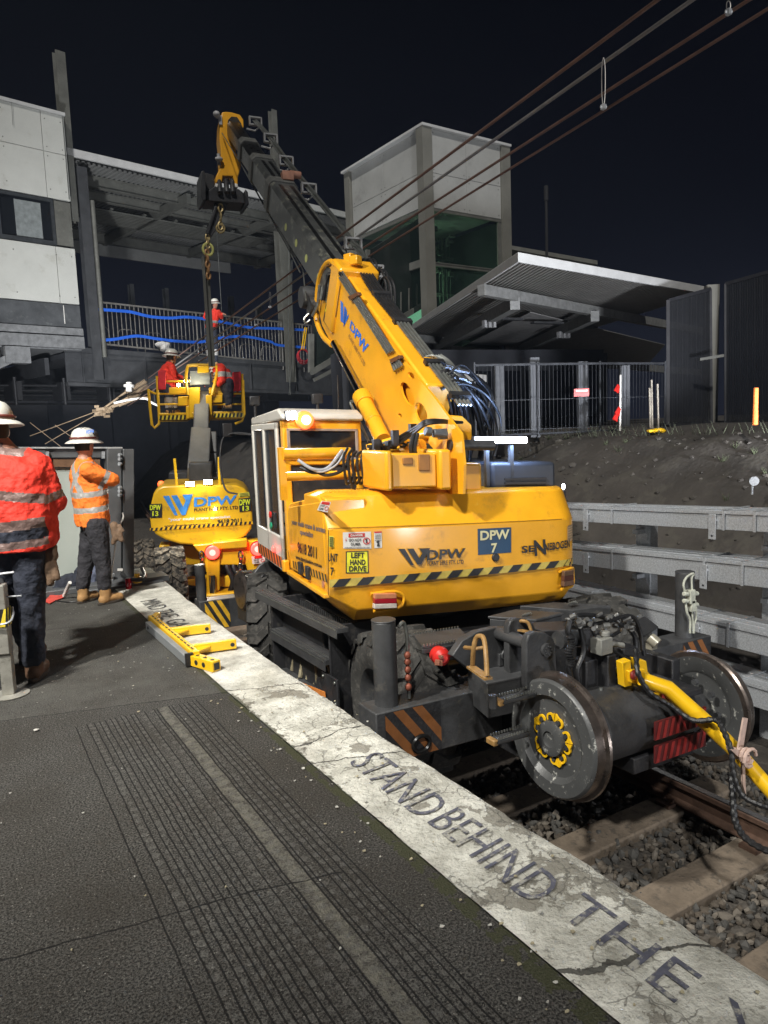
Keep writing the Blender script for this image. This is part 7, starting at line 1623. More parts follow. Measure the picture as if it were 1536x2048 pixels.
for x, y in ((425, 1104), (515, 1097)):
    mb = MB(); c = EP(x, y, -.10); mb.lathe([(0, .10), (.05, .11), (.07, .09), (.075, 0)], c, -f_, 24, cap=False); tl = mb.build('tail_lamp', M_em_r, ewp); mb = MB(); mb.lathe([(-.02, .12), (.03, .125), (.03, .105)], c, -f_, 24, cap=False); mb.build('bezel', M_dred, tl); mb = MB(); mb.lathe([(.078, .05), (.082, 0)], c, -f_, 18, cap=False); mb.build('lens', mat('lit_pink_lens', (1, .4, .4), .4, emis=(1, .25, .2), estr=1.6, bump=0), tl)
    l = bpy.data.lights.new('tail_lamp_light', 'POINT'); l.energy = .5; l.color = (1, .03, .02); l.shadow_soft_size = .08; o = bpy.data.objects.new('tail_lamp_light', l); col.objects.link(o); o.location = c-f_*.22+V(0, 0, .0)
mb = MB()
for x in (462, 475, 487): mb.tube(curve_pts([EP(x, 1105, .1), EP(x-8, 1130, .0), EP(x+4, 1160, -.05), EP(x-2, 1185, -.05)], 6), .045, 8)
mb.build('hydraulic_hose', M_hose, ewp)
mb = MB(); mb.cyl(EP(424, 1150, -.15), EP(426, 1192, -.15), .05, n=14); chain(mb, EP(403, 1110, -.1), EP(404, 1195, -.1), .06, .016); chain(mb, EP(481, 1110, -.15), EP(480, 1170, -.15), .06, .016); mb.build('piston', M_chr, ewp)
# wheels
for px, py, d, nm in ((342, 1158, 11.1, 0), (288, 1130, 14.4, 1), (470, 1165, 12.3, 0)):
    c = at_d(px, py, d); tyre(c.x, c.y, c.z, .50 if nm == 0 else .52, .44, -1, M_rubm, 16, -rad(12) if px < 400 else -rad(18), .24, ewp, .04)
# front box and turret
mb = MB(); q = EP(338, 946, 1.5); ebox(mb, 337, 945, 375, 975, 1.6, 2.6); mb.build('control_cabinet', M_dark, ewp, bevel=.02)
mb = MB(); ebox(mb, 378, 925, 424, 975, .8, 2.2); tr = mb.build('turret', M_dark, ewp, bevel=.03)
for x0, y0, x1, y1 in ((349, 917, 354, 972), (438, 914, 439, 970)): mb = MB(); mb.bar(EP(x1, y1, .1), EP(x0, y0, .1), .04, .045, up=f_); mb.build('upright_pole', M_ybar, ewp, bevel=.005)
for x, y in ((380, 968), (416, 964)):
    mb = MB(); mb.box(EP(x, y, -.02), (.14, .08, .07), rz=-rad(18)); wl = mb.build('work_light', M_blk, ewp, bevel=.01); mb = MB(); mb.box(EP(x, y, -.07), (.125, .02, .06), rz=-rad(18)); mb.build('lens', M_em_warm, wl)
    l = bpy.data.lights.new('truck_lamp', 'SPOT'); l.energy = 24; l.color = (1, .95, .8); l.spot_size = rad(150); l.shadow_soft_size = .05; o = bpy.data.objects.new('truck_lamp', l); col.objects.link(o); o.location = EP(x, y, -.16); aim(o, -f_*1.0+V(0, 0, -.75))
mb = MB(); c = EP(322, 968, .8); mb.lathe([(0, .05), (.05, .055), (.09, .03)], c-V(0, 0, .04), V(0, 0, 1), 16); mb.build('beacon', M_em_o, ewp)
mb = MB(); c = EP(320, 975, .75); mb.cyl(c-V(0, 0, .1), c+V(0, 0, .02), .02); mb.build('beacon_stem', M_blk, ewp)
mb = MB(); mb.ell(EP(430, 1018, -.03), (.018, .018, .018)); mb.build('marker_lamp', M_em_w, eb)
# boom up to the basket
M_gb = mat('grey_lift_arm', (.17, .17, .165), .5, .1, .2, 4, .1)
A0 = EP(396, 950, 1.2); A1 = at_d(405, 800, 14.5); A2 = at_d(402, 868, 13.6)
mb = MB(); mb.bar(A0, A2, .36, .30, up=f_); mb.bar(A2, at_d(404, 790, 14.2), .28, .24, up=f_); mb.bar(at_d(421, 950, 13.2), at_d(421, 868, 13.6), .22, .2, up=f_); mb.prism([at_d(378, 895, 13.5), at_d(395, 880, 13.5), at_d(395, 905, 13.5)], f_*.05)
ar = mb.build('lift_arm', M_gb, ewp, bevel=.02)
mb = MB(); 
for k in range(9): a = at_d(418, 905+k*5, 13.3); mb.bar(a, a+s_*.14, .02, .03)
mb.build('energy_chain', M_hose, ar)
mb = MB(); mb.bar(at_d(403, 868, 14.0), at_d(405, 842, 14.2), .24, .22, up=f_); mb.bar(at_d(405, 835, 14.1), at_d(405, 800, 14.1), .30, .26, up=f_); mb.build('jib_head', mat('pale_grey_arm', (.32, .32, .30), .5), ar, bevel=.02)
# ---- basket
BD_ = 14.0
bo = at_d(400, 800, BD_); g_ = V(math.sin(rad(14)), math.cos(rad(14)), 0)
def KP(px, py, back=0): return at_plane(px, py, bo+g_*back, g_)
bk = bpy.data.objects.new('work_basket', None); col.objects.link(bk); bk.parent = ewp; bk.location = Vector(bo)-Vector(ewp.location); bk['label'] = 'yellow two-man work basket with railings'
bsk = bk
def seg(mb, a, b, r=.03, back=0, back2=None): mb.tube([KP(*a, back), KP(*b, back if back2 is None else back2)], r, 8)
mb = MB()
L_ = [(312, 760, 318, 855), (483, 765, 487, 832)]
for bk_ in (0, 1.3):
    for (x0, y0, x1, y1) in ((314, 752, 319, 843), (484, 748, 486, 832)): seg(mb, (x0, y0), (x1, y1), .026, bk_)
    for y in (763, 788, 809): seg(mb, (315, y), (383, y-1), .018, bk_); seg(mb, (424, y), (485, y-1), .018, bk_)
    seg(mb, (298, 782), (312, 788), .022, bk_)
for y in (763, 788, 809): 
    for x in (315, 485): seg(mb, (x, y), (x, y), .018, 0, 1.3)
mb.tube([KP(297, 778, 0), KP(300, 815, 0), KP(304, 850, 0), KP(309, 856, 0), KP(318, 848, 0), KP(319, 838, 0)], .026, 8); mb.tube([KP(486, 760, 0), KP(489, 828, 0), KP(484, 842, 0), KP(470, 848, 0)], .026, 8)
for x0, x1 in ((376, 372), (424, 431)): mb.tube(curve_pts([KP(x0, 790, -.1), KP(x1, 760, -.1), KP(x1+3, 735, -.1), KP(x1+8 if x1 < 400 else x1-8, 731, -.1), KP(400, 730, -.1)], 5), .030, 8)
mb.build('railing', M_yel2, bsk)
mb = MB()
def kbox(x0, y0, x1, y1, b0, b1): mb.prism([KP(x0, y0, b0), KP(x1, y0-1, b0), KP(x1, y1-1, b0), KP(x0, y1, b0)], g_*(b1-b0))
kbox(338, 775, 378, 788, -.02, .1); kbox(418, 775, 466, 787, -.02, .1); kbox(318, 826, 378, 831, -.04, .0); kbox(426, 823, 486, 829, -.04, .0); kbox(356, 793, 378, 812, -.05, .06); kbox(378, 775, 400, 836, -.12, .1); kbox(412, 790, 424, 836, -.12, .1); kbox(424, 790, 445, 806, -.05, .06); kbox(372, 812, 425, 838, -.1, .0); kbox(395, 732, 418, 746, -.16, -.08)
mb.prism([KP(x, y, -.14) for x, y in ((383, 825), (425, 825), (418, 848), (398, 848))], g_*.2)
mb.build('frame_plate', M_yel2, bsk, bevel=.012)
mb = MB(); kbox(380, 742, 420, 770, -.10, -.04); mb.build('control_console', mat('grey_console', (.22, .24, .24), .4), bsk, bevel=.01)
mb = MB(); kbox(318, 832, 380, 841, -.03, 1.33); kbox(424, 829, 487, 838, -.03, 1.33); mb.build('floor', M_yel2, bsk, bevel=.01)
for (x0, x1, y0, y1) in ((318, 382, 841, 832), (426, 487, 836, 828)):
    mb = MB(); f = lerp4(KP(x0, y0-1, -.045), KP(x1, y0-2, -.045), KP(x0, y1-1, -.045), KP(x1, y1-2, -.045)); sheet(mb, f, 1, 1, 0); f2 = lerp4(KP(x0, y0-1, -.052), KP(x1, y0-2, -.052), KP(x0, y1-1, -.052), KP(x1, y1-2, -.052))
    for k in range(8): a = k/8; mb.add([f2(a+.01, 0), f2(a+.07, 0), f2(min(1, a+.10), 1), f2(a+.04, 1)], [(0, 1, 2, 3)], 1)
    for k in range(3): c = f2(.30+.07*k, 1.5); mb.add([c, c+V(.03, 0, 0), c+V(.03, 0, .11), c+V(0, 0, .11)], [(0, 1, 2, 3)], 1)
    mb.build('hazard_tape', [mat('bright_tape', (.8, .62, .05), .4), M_txt], bsk, flat=True)
for x0, y0, x1, y1 in ((316, 741, 332, 780), (465, 744, 482, 783)): mb = MB(); kbox(x0, y0, x1, y1, -.10, -.03); mb.build('red_pad', mat('red_foam', (.62, .02, .03), .7), bsk, bevel=.02)
mb = MB(); mb.ell(KP(372, 763, -.05), (.035, .03, .035)); mb.ell(KP(357, 770, .2), (.03, .03, .03)); mb.build('lamp', M_em_warm, bsk)
mb = MB(); mb.tube(curve_pts([KP(x, y, .2) for x, y in ((398, 745), (404, 741), (412, 744), (407, 756), (410, 775))], 5), .012, 6); mb.tube(curve_pts([KP(x, y, .1) for x, y in ((455, 780), (460, 796), (470, 790), (476, 782))], 5), .02, 6); mb.build('cable', M_dred, bsk)
l = bpy.data.lights.new('basket_light', 'POINT'); l.energy = 4; l.color = (1, .9, .65); l.shadow_soft_size = .06; o = bpy.data.objects.new('basket_light', l); col.objects.link(o); o.location = KP(398, 766, -.35)

# ================================================================ PEOPLE
def person(label, J, sc_, jac, trs, boots, hat=True, tape=None, hold=None, vest=False, loc=None, wr=.018, beltc=None, hair=True, neckc=M_skin):
    """J: joints in world space; sc_ overall thickness scale"""
    root = thing('person', label, 'person', loc or J['foot'])
    k = sc_; Z = V(0, 0, 1)
    fw = J['fw'].normalized(); rt = V(fw.y, -fw.x, 0)
    hf = J.get('hfw', fw).normalized(); hr = V(hf.y, -hf.x, 0)
    hd = J['head']; nk = J['neck']
    # skin body: head with face, neck, arms, legs core
    mb = MB(); mb.ell(hd, (.078*k, .098*k, .118*k), 20, 14, R=Matrix((hr, hf, Z)).transposed())
    mb.cap2(hd+hf*.015*k-Z*.06*k, hd+hf*.045*k-Z*.085*k, .055*k, .042*k)      # jaw
    mb.cap2(hd+hf*.09*k+Z*.01*k, hd+hf*.112*k-Z*.022*k, .012*k, .017*k, 8)    # nose
    mb.cap2(hd+hf*.088*k-Z*.055*k-hr*.018*k, hd+hf*.088*k-Z*.055*k+hr*.018*k, .010*k, .010*k, 8)
    for s in (-1, 1): mb.ell(hd+hr*.078*k*s-Z*.005*k, (.012*k, .022*k, .034*k), 10, 8, R=Matrix((hr, hf, Z)).transposed()); mb.ell(hd+hf*.082*k+hr*.03*k*s+Z*.028*k, (.020*k, .014*k, .008*k), 8, 6)
    mb.cap2(hd-Z*.06*k, nk, .058*k, .062*k); mb.cap2(nk, J['chest'], .07*k, .10*k); mb.cap2(J['chest'], J['pelvis'], .11*k, .11*k)
    for s in 'LR':
        mb.cap2(J['sh'+s], J['el'+s], .040*k, .034*k); mb.cap2(J['el'+s], J['wr'+s], .034*k, .026*k)
        mb.cap2(J['chest'], J['sh'+s], .06*k, .045*k); mb.cap2(J['pelvis'], J['hp'+s], .07*k, .07*k); mb.cap2(J['hp'+s], J['kn'+s], .065*k, .048*k); mb.cap2(J['kn'+s], J['an'+s], .045*k, .035*k)
        # hand
        w_ = J['wr'+s]; hdir = J.get('hd'+s, (w_-J['el'+s])).normalized(); side_ = hdir.cross(Z); side_ = side_.normalized() if side_.length > .1 else rt
        nrm = side_.cross(hdir).normalized(); palm = w_+hdir*.05*k
        mb.cap2(w_, palm, .026*k, .030*k, 10); mb.cap2(palm-side_*.022*k, palm+side_*.022*k+hdir*.02*k, .018*k, .018*k, 8)
        for i, (o_, L1) in enumerate(((-.030, .070), (-.010, .082), (.010, .078), (.029, .062))):
            a = palm+hdir*.03*k+side_*o_*k; b = a+hdir*L1*.5*k-nrm*.012*k; c = b+hdir*L1*.3*k-nrm*.035*k; mb.cap2(a, b, .0095*k, .0088*k, 7); mb.cap2(b, c, .0088*k, .0078*k, 7)
        a = palm-side_*.03*k-hdir*.02*k; b = a-side_*.035*k+hdir*.025*k-nrm*.01*k; mb.cap2(a, b, .012*k, .010*k, 7); mb.cap2(b, b+hdir*.03*k-nrm*.01*k, .010*k, .008*k, 7)
    fuse('body', mb, .0085*k, M_skin, root, 2)
    if hair:
        mb = MB(); mb.ell(hd+Z*.012*k-hf*.012*k, (.083*k, .100*k, .118*k), 20, 12, R=Matrix((hr, hf, Z)).transposed()); o = mb.build('hair', M_hair, root)
        me = o.data; bm = bmesh.new(); bm.from_mesh(me); off_ = Vector(root.location)
        bmesh.ops.delete(bm, geom=[f for f in bm.faces if (f.calc_center_median()+off_-hd).dot(hf) > .03*k or (f.calc_center_median()+off_-hd).z < -.05*k], context='FACES'); bm.to_mesh(me); bm.free()
    # eyes
    mb = MB()
    for s in (-1, 1): mb.ell(hd+hf*.093*k+hr*.030*k*s+Z*.012*k, (.012*k, .006*k, .007*k), 8, 6)
    mb.build('eyes', M_txt, root)
    # jacket
    mb = MB(); P0, P1 = J['pelvis'], J['chest']; hem = J['hem']; top_ = nk
    secs = J['secs']    # list of (t along hem->neck, halfwidth, halfdepth)
    rings = []
    for t, hw, hd_ in secs:
        c = (hem.lerp(P1, t/.75) if t < .75 else P1.lerp(top_, (t-.75)/.25))
        rings.append([c+rt*math.cos(a)*hw*k+fw*math.sin(a)*hd_*k for a in [2*math.pi*i/24 for i in range(24)]])
    mb.ring(rings)
    if not vest:
        for s in 'LR':
            fl = J.get('fat', 1.0)
            mb.cap2(J['sh'+s], J['el'+s], .078*k*fl, .066*k*fl); mb.cap2(J['el'+s], J['wr'+s], .066*k*fl, .047*k*fl); mb.cap2(P1+(J['sh'+s]-P1)*.45+V(0, 0, .02), J['sh'+s], .10*k, .075*k*fl)
    for a in np.linspace(0, 2*math.pi, 14)[:-1]: p = nk+V(0, 0, .0)+rt*math.cos(a)*.062*k+fw*math.sin(a)*.066*k; mb.ell(p, (.016*k, .016*k, .030*k), 6, 5)
    fuse('jacket' if not vest else 'vest', mb, J.get('vox', .011)*k, jac, root, 4, tape, wr*k*1.5, .10*k)
    # trousers
    mb = MB()
    for s in 'LR':
        mb.cap2(J['hp'+s]+V(0, 0, .06)*k, J['kn'+s], .112*k, .082*k, 14); mb.cap2(J['kn'+s], J['an'+s]+V(0, 0, J.get('trl', .06))*k, .080*k, .070*k, 14)
    mb.cap2(J['hpL']+V(0, 0, .10)*k, J['hpR']+V(0, 0, .10)*k, .115*k, .115*k)
    tr_m = trs if isinstance(trs, (list, tuple)) else [trs]
    fuse('trousers', mb, .013*k, tr_m, root, 3, J.get('trtape'), .022*k, .07*k)
    # boots
    for s in 'LR':
        mb = MB(); an = J['an'+s]; fd = J.get('fd'+s, fw).normalized(); fr_ = V(fd.y, -fd.x, 0); gz = J['gz']
        b0 = V(an.x, an.y, gz)
        mb.cap2(V(an.x, an.y, gz+.17*k), V(an.x, an.y, gz+.06*k), .058*k, .056*k, 14); mb.cap2(b0+V(0, 0, .055*k), b0+fd*.15*k+V(0, 0, .046*k), .052*k, .046*k, 14); mb.cap2(b0-fd*.03*k+V(0, 0, .05*k), b0+V(0, 0, .05*k), .048*k, .048*k)
        bt_ = fuse('boot', mb, .009*k, boots, root, 2, None, .006*k, .04)
        mb = MB(); n_ = 20; sole = [b0+fd*(.055+.15*math.cos(a))*k+fr_*(.052*math.sin(a)*(1.0 if math.cos(a) > -.3 else .85))*k for a in [2*math.pi*i/n_ for i in range(n_)]]
        mb.prism([p+V(0, 0, .002) for p in sole], V(0, 0, .026*k)); mb.build('sole', M_sole, bt_, bevel=.004)
    if hat:
        T_ = J.get('tilt', 0.0); up = (Z*math.cos(T_)+hf*math.sin(T_)).normalized(); f2 = (hf-up*hf.dot(up)).normalized(); r2 = f2.cross(up)
        mb = MB(); R = Matrix((r2, f2, up)).transposed(); c = hd+up*.055*k; rings = []
        for a, hgt in ((1.0, .0), (1.0, .03), (.96, .06), (.86, .09), (.68, .115), (.42, .13), (.15, .136), (.02, .137)): rings.append([c+R @ V(.118*a*k*math.cos(t), .138*a*k*math.sin(t), hgt*k) for t in [2*math.pi*i/32 for i in range(32)]])
        mb.ring(rings); rings = []
        for a, hgt in ((1.0, .012), (1.30, -.008), (1.46, -.022), (1.48, -.028), (1.44, -.030), (1.0, -.006)): rings.append([c+R @ V(.118*a*k*math.cos(t), .135*a*k*math.sin(t), hgt*k) for t in [2*math.pi*i/32 for i in range(32)]])
        mb.ring(rings, cap=False); ht = mb.build('hard_hat', M_hat, root, ang=45)
        mb = MB(); mb.tube([c+R @ V(.122*k*math.cos(t), .142*k*math.sin(t), .026*k) for t in np.linspace(0, 6.2832, 33)], .010*k, 8, cap=False); mb.build('headband', M_bandc, ht)
    return root
M_bandc = mat('dark_red_band', (.16, .03, .02), .6, 0, .3, 20, .1)
def jdist(px, py, d): return at_d(px, py, d)

# worker 2: orange shirt, near the middle of the platform, seen from behind, turned to the right
d2 = 7.15; g = V(1.12, 7.72, 0)
fw2 = V(math.sin(rad(62)), math.cos(rad(62)), 0); r2_ = V(fw2.y, -fw2.x, 0)
P = lambda x, y, dd=0: at_d(x, y, d2+dd)
J = dict(vox=.0075, trl=.03, fw=fw2, hfw=V(math.sin(rad(50)), math.cos(rad(50)), 0), head=P(169, 892), neck=P(168, 920), chest=P(176, 953), pelvis=P(186, 1050), hem=P(186, 1052), gz=.0,
    shL=P(170, 938, .20), shR=P(176, 940, -.20), elL=P(222, 965, .22), elR=P(226, 960, -.08), wrL=P(214, 962, .10), wrR=P(212, 950, .26),
    hpL=P(184, 1072, .09), hpR=P(196, 1072, -.07), knL=P(172, 1125, .10), knR=P(206, 1130, -.04), anL=P(166, 1178, .10), anR=P(210, 1178, .0), foot=V(1.12, 7.72, 0),
    fdL=V(math.sin(rad(55)), math.cos(rad(55)), 0), fdR=V(math.sin(rad(70)), math.cos(rad(70)), 0), tilt=.02, fat=1.0,
    secs=[(0, .170, .150), (.1, .185, .158), (.3, .195, .160), (.5, .205, .165), (.75, .215, .155), (.9, .165, .125), (1.0, .075, .08)])
def tape2(p):
    q = p - J2['hem']; z = p.z
    for z0 in (J2['zt1'], J2['zt2']):
        zz = z + .10*(p-J2['chest']).dot(-fw2)
        if abs(zz-z0) < .027: return 1
    e = J2['elR']; s = J2['shR']
    t = (p-s).dot((e-s).normalized())/((e-s).length)
    if .60 < t < .80 and (p-s.lerp(e, t)).length < .13 and p.z < s.z+.05: return 1
    # shoulder hoops crossing on the back
    back = (p-J2['chest']).dot(fw2) < .02
    a = (p-J2['chest']).dot(r2_); zc = p.z-J2['zt1']
    if back and zc > 0 and (abs(a - .62*(zc-.14)) < .034 or abs(a + .62*(zc-.14)) < .034): return 1
    return 0
J2 = dict(J); J2['zt1'] = P(170, 985).z; J2['zt2'] = P(170, 1016).z
w2 = person('worker in orange shirt and white wide-brim hard hat, standing with arms folded', J, .96, [M_orange, M_refl], M_chars, M_boot, tape=tape2, loc=(1.12, 7.72, 0), wr=.022)
ht = [o for o in bpy.data.objects if o.name.startswith('hard_hat')][-1]
mb = MB(); q = lerp4(P(171, 868, -.155), P(188, 866, -.14), P(172, 860, -.13), P(188, 859, -.12)); text_into(mb, 'WDPW', q); mb.build('lettering', M_blue, ht, flat=True)
mb = MB(); 
for k in range(4): mb.ell(P(162+k*4, 856-(k % 2), -.09), (.007, .006, .004), 8, 4)
mb.build('vent', M_txt, ht)
mb = MB(); mb.cap2(P(190, 866, -.08), P(194, 872, -.04), .022, .018); mb.build('goggles', M_blk, w2)
def gloves(name, lab, P, pts, m=M_glove):
    mb = MB()
    for (a, b, r) in pts: mb.cap2(P(*a), P(*b), r, r*.8, 8)
    o = fuse(name, mb, .008, m, None, 2, None, .008, .04); tag(o, lab, 'gloves'); return o
gloves('gloves', "brown gloves hanging at the hip of the worker in orange", lambda x, y: P(x, y, -.02), [((228, 1052), (232, 1075), .045), ((238, 1062), (243, 1080), .03), ((230, 1075), (226, 1085), .03), ((240, 1052), (246, 1062), .02)])
mb = MB(); mb.tube(curve_pts([P(x, y, .22) for x, y in ((245, 1025), (246, 1036), (236, 1060), (228, 1110), (222, 1160))], 8), .008, 6); tag(mb.build('white_lead', M_wht), 'thin white lead hanging beside the gloves to the platform', 'lead')

# worker 1: red-orange jacket at the left edge, seen from behind
d1 = 4.95
fw1 = V(math.sin(rad(28)), math.cos(rad(28)), 0); r1_ = V(fw1.y, -fw1.x, 0)
P = lambda x, y, dd=0: at_d(x, y, d1+dd)
J = dict(vox=.0068, trl=-.03, fw=fw1, hfw=V(math.sin(rad(-8)), math.cos(rad(-8)), 0), head=P(-12, 862), neck=P(2, 893), chest=P(30, 935), pelvis=P(35, 1080), hem=P(38, 1098), gz=.0,
    shR=P(74, 935, 0), shL=P(-22, 935, .06), elR=P(106, 1000, .06), elL=P(-45, 1010, .1), wrR=P(88, 1030, .26), wrL=P(-20, 1030, .3),
    hpR=P(62, 1115, .0), hpL=P(18, 1115, .05), knR=P(62, 1215, .02), knL=P(30, 1210, .25), anR=P(66, 1305, .0), anL=P(52, 1272, .42), foot=V(.35, 5.6, 0),
    fdR=V(math.sin(rad(22)), math.cos(rad(22)), 0), fdL=V(math.sin(rad(35)), math.cos(rad(35)), 0), tilt=.05, fat=1.22,
    secs=[(0, .215, .17), (.1, .235, .185), (.3, .240, .20), (.5, .235, .20), (.75, .225, .17), (.9, .17, .13), (1.0, .08, .085)])
J1 = J; zA, zB, zC, zD = P(60, 985).z, P(60, 1046).z, P(60, 1066).z, P(60, 1085).z
def tape1(p):
    s = (p-J1['chest']).dot(r1_); z = p.z + (.16 if p.z > zB+.08 else -.08)*s
    e = J1['elR']; sh = J1['shR']; t = (p-sh).dot((e-sh).normalized())/((e-sh).length); onarm = s > .235
    if onarm:
        w_ = J1['wrR']; t2 = (p-e).dot((w_-e).normalized())/((w_-e).length)
        if .78 < t < 1.0 and p.z > e.z-.03: return 1
        return 0
    if abs(z-zA) < .032 or abs(z-zB) < .034 or abs(z-zD) < .026: return 1
    if abs(z-zC) < .038: return 2
    back = (p-J1['chest']).dot(fw1) < .02
    if z > P(60, 908).z: return 1 if s < .10 else 0
    return 0
w1 = person('big worker in red-orange jacket and dark trousers, cut off by the left edge', J, 1.10, [M_redj, M_refl2, M_navyc], M_navyc, M_bootb, tape=tape1, loc=(.35, 5.6, 0), wr=.026)
gloves('gloves', 'dark brown gloves hanging behind the worker at the left edge', lambda x, y: P(x, y, .02), [((95, 1108), (98, 1140), .05), ((102, 1095), (108, 1112), .04), ((104, 1120), (114, 1155), .03), ((98, 1140), (100, 1165), .035)])

# worker on the bridge behind the railing, holding the hoisted post
dB = 22.9; P = lambda x, y, dd=0: at_d(x, y, dB+dd)
fwB = V(-.35, -1, 0)
J = dict(fw=fwB, hfw=V(-.7, -.8, 0), head=P(430, 609), neck=P(429, 619), chest=P(426, 632), pelvis=P(422, 662), hem=P(422, 655), gz=P(428, 736).z, shL=P(437, 624, 0), shR=P(415, 624, .0), elR=P(410, 634, -.3), elL=P(443, 634, -.2), wrR=P(414, 619, -.5), wrL=P(444, 628, -.5), hdR=V(.3, -.4, .6), hdL=V(.4, -.5, 0),
    hpL=P(428, 668), hpR=P(417, 668), knL=P(432, 698, -.1), knR=P(418, 698), anL=P(432, 726), anR=P(419, 726, .1), foot=P(425, 736), tilt=.12, secs=[(0, .18, .14), (.3, .19, .15), (.5, .20, .15), (.75, .21, .14), (.9, .15, .11), (1.0, .07, .07)])
zw = P(425, 645).z
J['trtape'] = lambda p: 1 if abs(p.z-P(425, 706).z) < .09 else 0
person('worker in orange vest and white helmet behind the bridge railing, next to the hoisted post', J, 1.0, [M_redj, M_refl], [M_navyc, M_refl], M_boot, tape=lambda p: 1 if abs(p.z-zw) < .04 or abs(p.z-zw-.0) < .03 else 0, loc=J['foot'], wr=.02)
# two workers in the basket
dC = 14.6; P = lambda x, y, dd=0: at_d(x, y, dC+dd)
fwC = V(.8, .6, 0)
J = dict(fw=fwC, hfw=V(.9, .4, 0), head=P(343, 716), neck=P(339, 726), chest=P(336, 740), pelvis=P(342, 785), hem=P(341, 780), gz=P(348, 828).z, shL=P(344, 738, .2), shR=P(330, 740, -.15), elL=P(352, 752, .2), elR=P(338, 757, -.15), wrL=P(364, 755, .15), wrR=P(355, 762, -.1), hpL=P(346, 790, .05), hpR=P(338, 790, -.05), knL=P(348, 808, .1), knR=P(338, 810), anL=P(348, 824, .1), anR=P(337, 825), foot=P(343, 829), tilt=.1, secs=[(0, .16, .14), (.3, .17, .14), (.5, .18, .15), (.75, .19, .14), (.9, .14, .11), (1.0, .07, .07)])
J['hpL'] = P(346, 786, .05); J['hpR'] = P(338, 786, -.05)
J['trtape'] = lambda p: 1 if abs(p.z-P(345, 800).z) < .05 or abs(p.z-P(345, 812).z) < .04 else 0
for k_ in ('kn', 'an'):
    pass
person('worker in orange shirt and white helmet at the left side of the basket', J, .98, [M_redj, M_refl], [M_navyc, M_refl], M_boot, tape=None, loc=J['foot'], wr=.02)
fwD = V(-.35, .9, 0); dC = 14.1; P = lambda x, y, dd=0: at_d(x+7, y-5, dC+dd)
J = dict(fw=fwD, hfw=fwD, head=P(424, 753, .35), neck=P(428, 744, .2), chest=P(435, 743), pelvis=P(444, 768), hem=P(446, 772), gz=P(445, 823).z, shL=P(426, 745, .15), shR=P(436, 745, -.18), elL=P(427, 762, .2), elR=P(438, 765, -.2), wrL=P(425, 772, .25), wrR=P(430, 774, -.1), hpL=P(440, 782, .05), hpR=P(450, 782, -.05), knL=P(441, 800, .1), knR=P(451, 803), anL=P(441, 815, .1), anR=P(451, 818), foot=P(446, 826), secs=[(0, .17, .15), (.3, .18, .15), (.5, .19, .15), (.75, .19, .14), (.9, .14, .11), (1.0, .07, .07)])
zt_ = P(440, 755).z
person('worker in orange shirt bending forward at the right side of the basket', J, .98, [M_redj, M_refl], [M_navyc, M_refl], M_boot, tape=lambda p: 1 if abs(p.z-zt_) < .05 else 0, loc=J['foot'], wr=.02)

# ================================================================ THINGS ON THE PLATFORM
# steel lift frame lying at the platform end
fr = thing('door_assembly', 'dark steel door frame assembly with pale glazed panel, behind the standing workers', 'frame', (.8, 8.7, 0))
P = lambda x, y, Y=8.55: at_y(x, y, Y)
def fbox(mb, x0, y0, x1, y1, Y=8.55, dep=.12, m=0): mb.prism([P(x0, y0, Y), P(x1, y0, Y), P(x1, y1, Y), P(x0, y1, Y)], V(0, dep, 0), m)
M_fs = mat('satin_grey_steel', (.12, .125, .13), .45, .3, .15, 4, .06)
mb = MB(); fbox(mb, -60, 897, 215, 916, 8.6, .3); fbox(mb, 68, 895, 92, 1180, 8.58, .1); fbox(mb, -60, 900, 68, 1180, 8.7, .1); fbox(mb, 92, 1165, 215, 1182, 8.6, .2)
mb.build('frame_beam', M_fs, fr, bevel=.008)
mb = MB(); fbox(mb, -60, 894, 245, 897, 8.56, .35); mb.build('top_edge', mat('bright_cut_edge', (.55, .56, .56), .4, .4), fr)
mb = MB(); fbox(mb, 93, 917, 200, 934, 8.62, .08); fbox(mb, 93, 934, 102, 1165, 8.62, .08); mb.build('timber_trim', mat('brown_trim', (.16, .085, .045), .6), fr)
mb = MB(); fbox(mb, 103, 935, 205, 1160, 8.66, .02); mb.build('pale_panel', mat('frosted_panel', (.42, .46, .42), .35, 0, .06, 1.5, 0), fr)
mb = MB(); fbox(mb, 92, 903, 98, 918, 8.56, .03); fbox(mb, 204, 903, 210, 917, 8.56, .03); mb.build('fixing_bracket', M_galv, fr)
for lab, q in (('wide grey steel channel standing on end right of the worker in orange', (215, 897, 243, 1165)), ('darker steel channel standing at the very end of the platform', (246, 898, 268, 1168))):
    mb = MB(); x0, y0, x1, y1 = q; fbox(mb, x0, y0, x1, y1, 8.45, .02); fbox(mb, x0, y0, x0+3, y1, 8.47, .2); fbox(mb, x1-3, y0, x1, y1, 8.47, .2)
    c = mb.build('steel_channel', M_fs, bevel=.004); tag(c, lab, 'steel section', 'steel channels standing at the platform end')
    if x0 == 215:
        m2 = MB()
        for y in (910, 918, 928, 975, 982, 990): m2.cyl(P(238, y, 8.40), P(242, y, 8.42), .02, n=8)
        m2.build('bolt', M_galv, c)
        m2 = MB(); m2.prism([P(235, 1137, 8.44), P(246, 1137, 8.44), P(246, 1142, 8.44), P(235, 1142, 8.44)], V(0, .005, 0)); m2.build('plate', M_wht, c)
mb = MB(); mb.bb(.6, 1.98, 8.20, 8.5, .0, .06); mb.bb(1.0, 1.9, 8.12, 8.2, 0, .03); bp = mb.build('base_plate', M_fs, bevel=.006); tag(bp, 'low grey steel base plates at the end of the platform', 'plate')
mb = MB()
